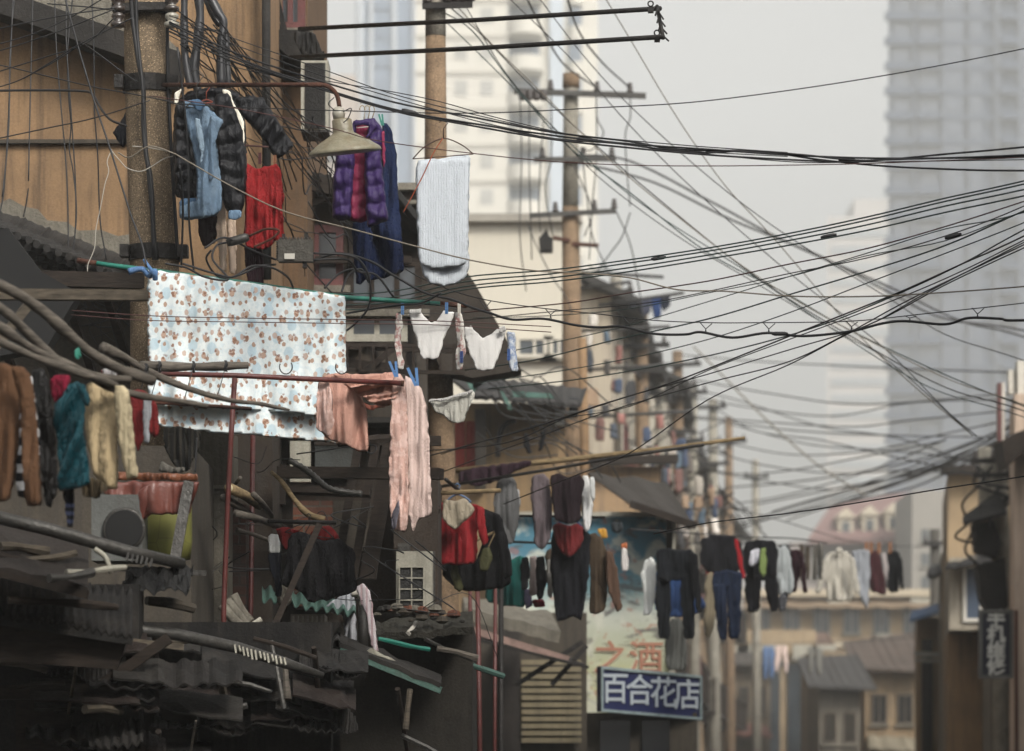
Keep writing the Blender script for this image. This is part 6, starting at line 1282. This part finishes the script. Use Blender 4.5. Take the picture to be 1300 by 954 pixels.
# teal and mixed garments above the canopy
garment('curtain', 'teal cloth panel hanging behind the black coat', 'cloth', [('b', [(618,718),(640,712),(664,706),(668,720),(668,772),(640,770),(616,764)], 34.5, F('teal_cloth', srgb(34,120,112)), K(th=.02, fold=.05, freq=8, seed=2))])
for i,(lab,o,c_,dd) in enumerate((('black sleeve shape at the left of the mixed small garments',[(662,708),(670,706),(673,725),(670,748),(663,750),(660,730)],(26,26,30),34),('white print top among the mixed small garments',[(672,706),(682,706),(684,740),(682,756),(672,756)],(186,170,166),34.4),
    ('black top beside the white print one',[(680,708),(692,706),(694,735),(690,760),(682,762),(680,735)],(30,30,34),34.2),('narrow white shirt left of the black dress',[(694,712),(702,710),(704,740),(700,760),(694,756)],(190,186,178),34.4),
    ('lilac cloth end low over the grey canopy',[(666,748),(674,748),(676,768),(668,774),(665,764)],(150,140,176),34.5),('crimson cloth end low over the grey canopy',[(674,762),(690,760),(692,770),(678,772)],(160,40,60),34.5),('dark brown knit peeping out left of the black dress',[(692,700),(701,696),(704,730),(702,752),(694,740)],(92,76,62),34.8))):
    garment('garment', lab, 'garment', [('b', o, dd, F('mixed_%d'%i, srgb(*c_)), K(th=.03, fold=.03, seed=i+1, step=2))])
# grey shirts row under bamboo
for i,(lab,o,c_,dd,ex) in enumerate((('dark purple cloth draped along the long bamboo pole',[(582,600),(600,594),(640,589),(675,585),(674,592),(650,600),(630,612),(600,618),(582,612)],(56,34,46),33.6,{}),
    ('grey shirt hanging under the draped purple cloth',[(634,606),(646,602),(654,610),(659,630),(660,660),(652,690),(640,692),(630,660),(626,640),(630,618)],(112,112,112),33.8,{}),
    ('thin white garment between the two grey shirts',[(652,622),(659,622),(661,645),(656,652),(653,640)],(190,190,190),33.9,{}),
    ('mauve grey cardigan with pink collar tag',[(676,604),(690,600),(698,612),(701,640),(700,680),(690,700),(678,690),(676,650),(673,625)],(116,104,108),33.7,{}),
    ('dark maroon vest hanging above the black dress',[(698,604),(708,600),(720,606),(736,602),(742,612),(738,640),(736,662),(720,666),(704,660),(700,630)],(46,32,38),33.6,{}),
    ('white shirt right of the dark maroon vest, upper',[(739,604),(746,603),(752,620),(753,645),(750,672),(742,676),(738,650)],(206,206,204),33.9,{}),
    ('pair of white socks edge beside the upper white shirt',[(749,606),(754,605),(756,630),(753,640),(749,625)],(196,198,196),33.8,{}))):
    garment('garment', lab, 'garment', [('b', o, dd, F('row_%d'%i, srgb(*c_)), K(th=.03, fold=.05, seed=i+3, step=2))])
for lab, o, sd_ in (('dark sock hanging before the ochre wall, left of the pair',[(664,551),(670,549),(672,560),(675,576),(670,577),(665,565)],1),('dark sock hanging before the ochre wall, right of the pair',[(685,549),(693,548),(692,562),(688,573),(683,573),(686,560)],2)):
    garment('sock', lab, 'sock', [('b', o, 40, F('sock_dark', srgb(26,26,30)), K(th=.03, fold=.02, seed=sd_, step=1.5))])
# black dress with red hood, brown jacket
garment('dress', 'black sleeveless dress with dull red hood on a blue hanger', 'dress', [
 ('body', [(701,676),(712,670),(732,670),(744,672),(750,680),(749,700),(748,725),(745,750),(741,772),(739,788),(728,783),(718,786),(707,790),(704,770),(701,745),(698,715),(700,695)], 34.0, F('ink_black', srgb(26,27,34), wr=.6), K(th=.05, fold=.06, freq=8, seed=5)),
 ('hood', [(701,667),(710,664),(721,668),(732,664),(741,669),(741,684),(734,700),(722,709),(711,700),(703,682)], 33.85, F('hood_red', srgb(134,42,44), wr=.8), K(th=.05, fold=.04, freq=10, seed=7))])
garment('jacket', 'brown corduroy jacket hanging right of the black dress', 'jacket', [
 ('body', [(747,680),(756,676),(764,684),(770,700),(772,740),(768,776),(755,780),(748,778),(749,740)], 34.6, F('khaki_cord', srgb(96,80,62), 'rib'), K(th=.04, fold=.04, seed=4)),
 ('sleeve', [(768,700),(778,700),(784,725),(787,750),(790,773),(784,778),(776,760),(770,740)], 34.5, F('brown_cord', srgb(110,84,68)), K(th=.04, fold=.03, seed=5))])
garment('garment', 'small white sock with orange cuff in front of the painted wall', 'sock', [('cuff', [(788,690),(797,689),(797,697),(789,698)], 40, F('orange_cuff', srgb(196,110,60)), K(th=.02,fold=.01,step=1.5)), ('leg', [(789,697),(797,696),(798,715),(796,726),(789,726),(788,712)], 40, F('cuff_white', srgb(206,200,196)), K(th=.03,fold=.01,step=1.5))])
garment('garment', 'yellow scrap of cloth pegged beside the long white cuff', 'cloth', [('b', [(757,672),(770,671),(771,682),(764,684)], 40, F('yellow_scrap', srgb(206,150,40)), K(th=.02,fold=.02,step=1.5))])
garment('garment', 'dark round cap hanging before the blue sky of the painted wall', 'cap', [('b', [(776,664),(790,662),(792,672),(784,678),(776,674)], 41, F('cap_dark', srgb(56,62,66)), K(th=.08,fold=.02,step=1.5))])
# jeans group
garment('shirt', 'white long sleeved shirt hanging left of the black jacket', 'shirt', [('b', [(818,712),(826,707),(832,712),(833,740),(832,760),(825,782),(816,782),(817,750),(814,730)], 39.6, F('shirt_white', srgb(210,212,208)), K(th=.03, fold=.04, seed=2))])
garment('jeans', 'blue denim shirt tail between the black jeans', 'shirt', [('b', [(832,720),(880,720),(886,745),(896,770),(886,780),(872,783),(850,784),(838,776),(830,774)], 39.9, F('mid_denim', srgb(48,78,128), 'denim', srgb(70,104,150)), K(th=.03, fold=.05, seed=4))])
garment('jeans', 'black faded jeans hanging wide on the dark line', 'jeans', [
 ('waist', [(832,700),(846,696),(862,698),(876,697),(882,704),(881,728),(870,738),(858,736),(846,740),(834,734)], 39.4, F('black_denim', srgb(20,24,30), 'denim', srgb(60,64,70)), K(th=.04, fold=.05, seed=5)),
 ('leg', [(833,728),(852,730),(852,770),(850,811),(836,811),(834,780),(832,750)], 39.4, F('black_denim', srgb(20,24,30)), K(th=.05, fold=.05, seed=6)),
 ('leg', [(864,730),(880,726),(882,760),(882,811),(868,811),(866,780),(863,750)], 39.4, F('black_denim', srgb(20,24,30)), K(th=.05, fold=.05, seed=7))])
garment('jacket', 'black jacket with long sleeve overlapping the black jeans', 'jacket', [
 ('sleeve', [(874,702),(884,702),(888,730),(890,760),(891,778),(884,779),(880,750)], 39.3, F('black_twill', srgb(22,23,27)), K(th=.04, fold=.03, seed=8))])
garment('hanging_fabric', 'grey skirt and pale fold hanging under the black jeans', 'skirt', [('b', [(850,786),(866,784),(872,810),(872,852),(846,852),(844,820)], 40.4, F('grey_skirt', srgb(110,112,108)), K(th=.03, fold=.05, seed=8))])
garment('hanging_fabric', 'beige jacket half hidden left of the navy jeans', 'jacket', [('b', [(896,730),(904,725),(910,740),(909,775),(904,806),(897,812),(893,790),(894,755)], 42.2, F('beige_j', srgb(148,136,112)), K(th=.04, fold=.04, seed=8))])
garment('jeans', 'dark navy jeans folded double on the line', 'jeans', [
 ('waist', [(904,728),(922,724),(941,726),(942,745),(905,746)], 41.6, F('navy_denim', srgb(30,42,66), 'denim', srgb(52,70,100)), K(th=.04, fold=.03, seed=3)),
 ('leg', [(904,742),(922,742),(923,780),(924,812),(913,811),(908,780)], 41.6, F('navy_denim', srgb(30,42,66)), K(th=.05, fold=.05, seed=4)),
 ('leg', [(922,742),(942,742),(941,780),(939,812),(926,812),(924,780)], 41.62, F('navy_denim', srgb(30,42,66)), K(th=.05, fold=.05, seed=5))])
garment('top', 'black top with a red stripe behind the navy jeans', 'top', [
 ('body', [(890,684),(905,678),(930,680),(942,690),(944,712),(940,726),(900,728),(888,716)], 43.0, F('charcoal_top', srgb(34,34,40)), K(th=.04, fold=.04, seed=5)),
 ('stripe', [(930,684),(936,684),(942,706),(946,734),(942,736),(938,715)], 42.8, F('stripe_red', srgb(190,30,40)), K(th=.02, fold=.01, seed=5, step=1.5))])
garment('trousers', 'black trousers hanging with a lime tie between the legs', 'trousers', [
 ('waist', [(944,690),(960,684),(984,686),(988,700),(986,734),(966,738),(946,734)], 44.0, F('black_wool2', srgb(28,28,34)), K(th=.05, fold=.05, seed=5)),
 ('leg', [(945,730),(966,732),(966,750),(964,777),(949,778),(946,755)], 44.0, F('black_wool2', srgb(28,28,34)), K(th=.05, fold=.04, seed=6)),
 ('leg', [(970,732),(986,730),(988,750),(989,775),(978,777),(972,752)], 44.0, F('black_wool2', srgb(28,28,34)), K(th=.05, fold=.04, seed=7))])
garment('necktie', 'lime green necktie hanging over the black trousers', 'tie', [('b', [(966,696),(972,696),(974,715),(973,728),(969,734),(964,726),(965,710)], 43.7, F('lime', srgb(142,164,92)), K(th=.02, fold=.01, step=1.5))])
garment('shirt', 'white collar shape left of the lime necktie', 'shirt', [('b', [(952,700),(964,696),(964,712),(956,720),(950,716)], 43.8, F('collar_w', srgb(206,206,214)), K(th=.03, fold=.02, step=1.5))])
garment('shirt', 'pale grey shirt right of the black trousers', 'shirt', [('b', [(986,698),(996,692),(1003,700),(1006,725),(1009,744),(1004,756),(996,752),(992,757),(986,754)], 44.5, F('shirt_pg', srgb(186,192,192)), K(th=.04, fold=.04, seed=3))])
garment('trousers', 'grey trouser end under the pale grey shirt', 'trousers', [('b', [(988,756),(999,756),(998,775),(989,776)], 44.8, F('trou_grey', srgb(128,130,136)), K(th=.04, fold=.03))])
garment('sweater', 'small maroon jumper alone at the right of the dark row', 'sweater', [
 ('body', [(1003,700),(1012,698),(1019,702),(1018,722),(1014,740),(1010,753),(1003,753)], 45, F('maroon_j', srgb(60,30,40)), K(th=.04, fold=.03, seed=3)), ('sleeve', [(1015,700),(1021,706),(1025,752),(1020,753),(1017,730)], 44.9, F('maroon_j', srgb(60,30,40)), K(th=.03, fold=.02, step=1.5))])
# far line
garment('sweater', 'cream striped turtleneck sweater on the far line', 'sweater', [
 ('body', [(1048,706),(1058,700),(1066,702),(1076,700),(1082,708),(1084,740),(1084,764),(1050,764),(1048,740)], 54, F('cream_stripe', srgb(196,190,176), 'hstripe', srgb(150,146,136)), K(th=.06, fold=.05, seed=3)),
 ('sleeve', [(1050,706),(1054,712),(1048,740),(1040,754),(1034,752),(1040,730),(1045,712)], 53.8, F('cream_stripe', srgb(196,190,176), 'hstripe'), K(th=.04, fold=.03)),
 ('sleeve', [(1078,704),(1086,712),(1090,735),(1092,752),(1086,755),(1081,735)], 53.8, F('cream_stripe', srgb(196,190,176), 'hstripe'), K(th=.04, fold=.03)),
 ('collar', [(1062,696),(1070,696),(1071,704),(1061,704)], 53.9, F('cream_stripe', srgb(196,190,176), 'hstripe'), K(th=.04, fold=.01, step=1.5))])
garment('jacket', 'pale grey garment with pointed tail on the far line', 'jacket', [('b', [(1081,700),(1094,697),(1104,700),(1105,740),(1103,765),(1099,776),(1092,760),(1086,735)], 56, F('far_grey', srgb(160,164,170)), K(th=.05, fold=.06, seed=3))])
garment('shirt', 'maroon shirt on the far line', 'shirt', [('b', [(1103,700),(1115,698),(1120,715),(1126,752),(1122,757),(1105,752)], 58, F('far_maroon', srgb(84,42,48)), K(th=.05, fold=.05, seed=3))])
garment('shirt', 'white sliver of shirt between maroon and black ones', 'shirt', [('b', [(1119,704),(1125,702),(1128,720),(1127,738),(1122,730)], 59, F('far_white', srgb(214,204,200)), K(th=.04, fold=.02, step=1.5))])
garment('jacket', 'small black jacket at the right end of the far line', 'jacket', [
 ('body', [(1125,702),(1134,698),(1142,702),(1142,730),(1141,752),(1126,752)], 60, F('far_black', srgb(30,32,36)), K(th=.05, fold=.04, seed=3)), ('sleeve', [(1139,702),(1145,708),(1148,748),(1144,750),(1141,730)], 59.8, F('far_black', srgb(30,32,36)), K(th=.04, fold=.02, step=1.5))])
for i,(x,l) in enumerate(((1100,'wooden peg above the pointed grey garment'),(1106,'wooden peg above the maroon shirt, left'),(1116,'wooden peg above the maroon shirt, right'),(1130,'wooden peg above the small black jacket'))):
    peg(x, 697, 58, NT('peg_far_%d'%i).out(srgb(176,120,80),.7), l, 0, 2.2)
garment('trousers', 'tiny pale blue trousers on the distant low line', 'trousers', [('leg', [(968,822),(976,821),(975,840),(974,862),(969,862)], 100, F('tiny_blue', srgb(106,136,180)), K(th=.05, fold=.04, step=1.5)), ('leg', [(976,821),(983,822),(982,862),(977,862)], 100, F('tiny_blue', srgb(106,136,180)), K(th=.05, fold=.04, step=1.5))])
garment('trousers', 'tiny pink white trousers on the distant low line', 'trousers', [('leg', [(984,820),(992,820),(990,840),(987,854),(983,852)], 100, F('tiny_pink', srgb(220,196,186)), K(th=.05, fold=.04, step=1.5)), ('leg', [(992,820),(999,820),(1000,840),(1000,854),(996,854)], 100, F('tiny_pink', srgb(220,196,186)), K(th=.05, fold=.04, step=1.5))])
wire([(880,812),(960,818),(1010,817),(1160,810)], 100, 100, .01, cablegrey, 'distant low washing line with tiny trousers')
garment('trousers', 'tiny grey tracksuit trousers near the street end', 'trousers', [('leg', [(1026,822),(1034,822),(1032,850),(1027,858)], 100, F('tiny_grey', srgb(136,134,126)), K(th=.05, fold=.04, step=1.5)), ('leg', [(1034,822),(1044,822),(1044,856),(1038,858)], 100, F('tiny_grey', srgb(136,134,126)), K(th=.05, fold=.04, step=1.5))])
# stacked far washing at the left row
farcol = [(90,98,110),(84,98,124),(170,118,108),(206,200,190),(96,92,88),(180,172,160),(104,124,140),(140,104,96),(216,208,198),(120,112,104),(80,80,82),(170,144,118)]
farw = []
for i in range(84):
    x = random.uniform(738,905); y = random.uniform(max(390, 380+(x-745)*1.5), 680)
    ww = random.uniform(6,13); hh_ = random.uniform(14,32); c_ = farcol[i%12]
    garment('garment', 'blurred far garment hanging among the balconies of the far left row', 'garment', [('b', [(x,y),(x+ww,y),(x+ww*random.uniform(.9,1.2),y+hh_),(x+ww*random.uniform(-.1,.2),y+hh_*.95)], random.uniform(60,63) , F('far_cloth_%d'%(i%12), srgb(*c_)), K(th=.05, fold=.05, seed=i, step=3))], group='far garments of the left row')
for (o,c_,l) in (([(795,378),(812,380),(808,395),(796,392)],(60,62,70),'dark cloth on the high far pole, leftmost of the blue group'),([(812,380),(828,379),(826,398),(816,402),(811,392)],(84,88,110),'slate cloth on the high far pole beside the blue jeans'),([(826,379),(838,376),(840,402),(832,406),(828,394)],(36,74,134),'blue jeans high on the far pole against the sky'),([(838,376),(850,375),(850,388),(843,396),(839,388)],(40,48,66),'dark navy cloth at the right tip of the high far pole')):
    garment('garment', l, 'garment', [('b', o, 62, F('hi_%d'%c_[0], srgb(*c_)), K(th=.05, fold=.05, step=2))])
solo('washing_pole', MB().tube([P(760,388,62),P(868,372,61.5)], .03, 8), cablegrey, 'high far bamboo pole sticking out into the sky', 'pole', smooth=True)
for (a,b,l) in (((740,346),(842,352),'upper blurred pole sticking out from the steep roofed house'),((738,420),(850,415),'blurred pole below the blue jeans'),((740,470),(872,462),'blurred pole at balcony height of the far row'),((745,530),(880,522),'blurred pole above the tan plaster house'),((738,366),(800,358),'short blurred pole by the steep dark roof')):
    solo('washing_pole', MB().tube([P(*a,62),P(*b,61.5)], .028, 8), cablegrey, l, 'pole', smooth=True)
# --- extra clutter of the dark left corner
netm = F('net_black', srgb(28,28,26), 'vstripe', srgb(70,64,54))
garment('net', 'black net hanging under the sheet beside the cement pillar', 'net', [('b', [(206,544),(228,541),(256,548),(254,566),(246,580),(238,600),(222,592),(210,572)], 23.6, netm, K(th=.01, fold=.06, freq=14, seed=3))])
wire([(250,556),(249,575),(248,600)], 23.5, 23.5, .006, rubber, 'black cord with a small weight beside the pillar')
deb = [((0,694),(60,700),19.9,.05,oldwood,'grey plank lying under the pale gutter pipe, upper'),((-10,706),(44,718),19.8,.05,darkwood,'dark plank lying under the pale gutter pipe, lower'),((30,714),(96,702),19.95,.035,oldwood,'short light plank crossing the two dark planks'),
 ((62,734),(118,728),19.3,.04,steel,'bent sheet rim standing off the brown roof'),((84,726),(160,722),19.6,.03,cream_metal,'pale strip of metal under the broken gutter ribs'),((10,760),(150,772),19.6,.04,darkwood,'dark batten along the brown sheet roof'),
 ((186,762),(246,772),22.0,.05,greyplaster,'lump of grey board behind the toothed gutter'),((420,740),(448,700),25.6,.03,darkwood,'short dark stick by the white elbow pipe'),((480,812),(545,824),25.4,.03,tealpaint,'thin teal pipe lying on the mossy eave'),
 ((540,812),(600,838),26,.03,steel,'grey pipe lying over the rubble right of the teal pipe'),((548,826),(640,860),27.5,.04,tealsheet,'teal edged gutter sloping to the red posts'),((470,828),(500,846),25.2,.06,cream_metal,'pale broken roof panel among the rubble'),((300,672),(350,690),26,.03,branchwood,'grey branch lying over the brick column top'),
 ((500,640),(556,646),28.4,.06,darkwood,'dark beam above the square grille air conditioner'),((518,806),(528,790),26.2,.03,plasticwhite,'pale plastic stub on the mossy ledge'),((600,480),(660,474),40,.06,darkwood,'dark beam under the patched teal roof'),((430,560),(510,556),27,.06,darkwood,'dark horizontal beam right of the printed sheet')]
for i,(a,b,dd,w_,mt,l) in enumerate(deb):
    p0, p1 = P(*a,dd), P(*b,dd+.2); n_ = 8; m = MB()
    sp = [p0.lerp(p1,k/n_)+Vector((0,0,.006*math.sin(k*.5+i))) for k in range(n_+1)]
    solo('scrap_plank' if mt in (oldwood,darkwood,branchwood,greyplaster) else 'scrap_strip', MB().tube(sp, w_*.55, 7, wob=.5), mt, l, 'scrap')
for i in range(22):
    x = random.uniform(478,600); y = 782+random.uniform(-6,8) + max(0,(x-540)*.1); c_ = P(x,y,26.3); r_ = random.uniform(.02,.06)
    solo('rubble_lump', MB().lathe(c_, [(r_*.4,0),(r_,r_*.3),(r_*.8,r_*.8),(r_*.3,r_)], 6), [cement,brick,darkfelt,greyplaster][i%4], 'broken lump of masonry on the mossy ledge below the air conditioner', 'rubble', 'rubble on the mossy ledge')
for k in range(24):
    x = random.uniform(170,560); y = random.uniform(560,800); pts = [(x,y)]+[(x+j*random.uniform(8,30)*random.choice([-1,1]), y+j*random.uniform(-6,26)) for j in (1,2,3)]
    wire(pts, 25.4, 25.9, random.choice([.003,.005]), rubber, 'one of the stray black cords among the dark shack fronts', 'stray cords among the shacks', jit=5)
# overlapping roof sheets, boards and sticks of the shacks low on the left
shm = [grit('sheet_a', srgb(36,32,29), .8, .4, 5, .4, .6), grit('sheet_b', srgb(50,47,43), .8, .4, 6, .4, .5), grit('sheet_c', srgb(46,33,27), .85, .4, 8, .3, .5), blackened, darkfelt]
random.seed(21)
for i in range(44):
    x = random.uniform(-20,400); y = (random.uniform(842,935) if x > 215 else random.uniform(806,930)) if x > 170 else random.uniform(800,950); dd = 21.0 + random.uniform(0,.5) if x < 150 else 22.9 + random.uniform(0,.55)
    if x > 430: dd = 25
    w_ = random.uniform(60,170) if x < 280 else random.uniform(50,90); dr = random.uniform(-6,22); cN = random.choice([0,0,0,6,15]); m = MB()
    m.sheet(P(x,y-10,dd+.5)+Vector((0,0,.08)), P(x+w_,y-10+dr,dd+.5)+Vector((0,0,.08)), P(x+w_,y+dr,dd), P(x,y,dd), 40 if cN else 8, 3, corrfn(cN,.007 if cN > 9 else .012,.05) if cN else (lambda u,v: .03*noise.noise(Vector((u*5,v*3,i)))), .012)
    solo('roof_sheet', m, shm[i%5], 'one of the overlapping grimy roof sheets piled over the shack fronts', 'roof sheet', 'grimy roof sheets over the shack fronts')
for i in range(22):
    x = random.uniform(-10,560); y = random.uniform(790,930) if x < 300 else random.uniform(800,940); dd = 20.9 if x < 150 else (22.8 if x < 400 else 24.9)
    L_ = random.uniform(25,90); a_ = random.choice([random.uniform(-.3,.5), random.uniform(1.1,1.9)])
    m = MB(); p0 = P(x,y,dd); p1 = P(x+L_*math.cos(a_), y+L_*math.sin(a_), dd+random.uniform(-.1,.4)); m.tube([p0, p0.lerp(p1,.5)+Vector((0,0,.01)), p1], random.uniform(.008,.022), 7, wob=.4)
    solo('stick', m, [branchwood, oldwood, darkwood, steel, darkwood][i%5], 'one of the loose sticks and laths poking out over the shack fronts', 'stick', 'loose sticks over the shack fronts')
# unseen houses added on both sides of the photographer, just outside the frame: they close the street and keep the sky off its lower part
for (xa_, xb_, d0, d1, h_, l, mt) in ((3.4,9,-14,9,10,'unseen tall grey house added beside the photographer on the right pavement',greyplaster),(4.8,11,9.2,24,9.0,'unseen tall ochre house added on the right before the corner house',ochre_dark),(6.4,13,24.2,40,8.5,'unseen brick house added on the right opposite the hanging laundry',brick),(8.4,15,40.2,55,7.5,'unseen low plaster house added on the right next to the pink corner house',greyplaster),
     (-10,-3.9,-14,6,9,'unseen tall ochre house added beside the photographer on the left pavement',ochre_dark),(-10,-3.3,6.2,15.5,8,'unseen grey house added on the left before the dark shack fronts',greyplaster)):
    T = Thing('house', l, 'house'); T.add('wall', MB().box((xa_,d0,0),(xb_,d1,h_)), mt); T.add('roof', MB().box((xa_-.25,d0-.05,h_+.002),(xb_+.25,d1+.05,h_+.16)), tile)
    sx = xa_ if xa_ > 0 else xb_; nx = -1 if xa_ > 0 else 1
    for j in range(int((d1-d0)//3.2)):
        for z in (1.0, 4.2): window(T, (sx, d0+1+3.2*j, z), (0,1,0), (nx,0,0), 1.2, 1.4, oldwood, winglass, 1, 1)
# second, fainter row of washing between the dark groups
wire([(636,700),(760,694),(900,690),(1040,694)], 47, 52, .008, rubber, 'second washing line behind the jeans and dark tops')
random.seed(5)
mid = [(70,72,80),(46,48,56),(150,54,50),(190,186,176),(96,84,70),(58,74,104),(40,40,44),(120,116,108)]
for i in range(22):
    x = 640 + i*18.5 + random.uniform(-5,5); ww = random.uniform(9,17); hh_ = random.uniform(30,68); y = 692+random.uniform(-2,6); dd = 47.2+(x-636)/404*5; c_ = mid[(i*3)%8]; k = random.random()
    if k < .5: parts = [('b', [(x,y+3),(x+ww*.3,y),(x+ww*.7,y),(x+ww,y+3),(x+ww*1.02,y+hh_),(x+ww*.05,y+hh_)], dd, F('mid_%d'%((i*3)%8), srgb(*c_)), K(th=.05, fold=.06, seed=i, step=2)),
        ('sleeve', [(x+ww*.9,y+3),(x+ww*1.15,y+8),(x+ww*1.3,y+hh_*.75),(x+ww*1.1,y+hh_*.8)], dd-.1, F('mid_%d'%((i*3)%8), srgb(*c_)), K(th=.05, fold=.03, seed=i, step=2))]
    else: parts = [('leg', [(x,y),(x+ww*.52,y),(x+ww*.46,y+hh_),(x+ww*.05,y+hh_)], dd, F('mid_%d'%((i*3)%8), srgb(*c_)), K(th=.05, fold=.05, seed=i, step=2)),
        ('leg', [(x+ww*.48,y),(x+ww,y),(x+ww*.98,y+hh_),(x+ww*.58,y+hh_)], dd+.03, F('mid_%d'%((i*3)%8), srgb(*c_)), K(th=.05, fold=.05, seed=i+50, step=2))]
    garment('garment', 'one of the blurred garments on the second line behind the jeans and dark tops', 'garment', parts, group='garments on the second washing line')
# splices and joints on the near cables
for i,(x,y,dd,sl) in enumerate(((742,177,24.0,.1),(906,192,23.6,.05),(1075,203,23.1,.0),(520,142,24.2,.25),(836,328,25.4,-.17),(1052,300,24.2,-.2),(990,424,23.6,.0),(1210,300,23,-.28))):
    c = P(x,y,dd); solo('cable_joint', MB().tube([c-Vector((.05,0,-.05*sl)), c-Vector((.03,0,-.03*sl)), c+Vector((.03,0,-.03*sl)), c+Vector((.05,0,-.05*sl))], [.007,.013,.013,.007], 8), rubber, 'taped joint wrapped round one of the near cables', 'joint', 'taped joints on the near cables', smooth=True)
finalize()
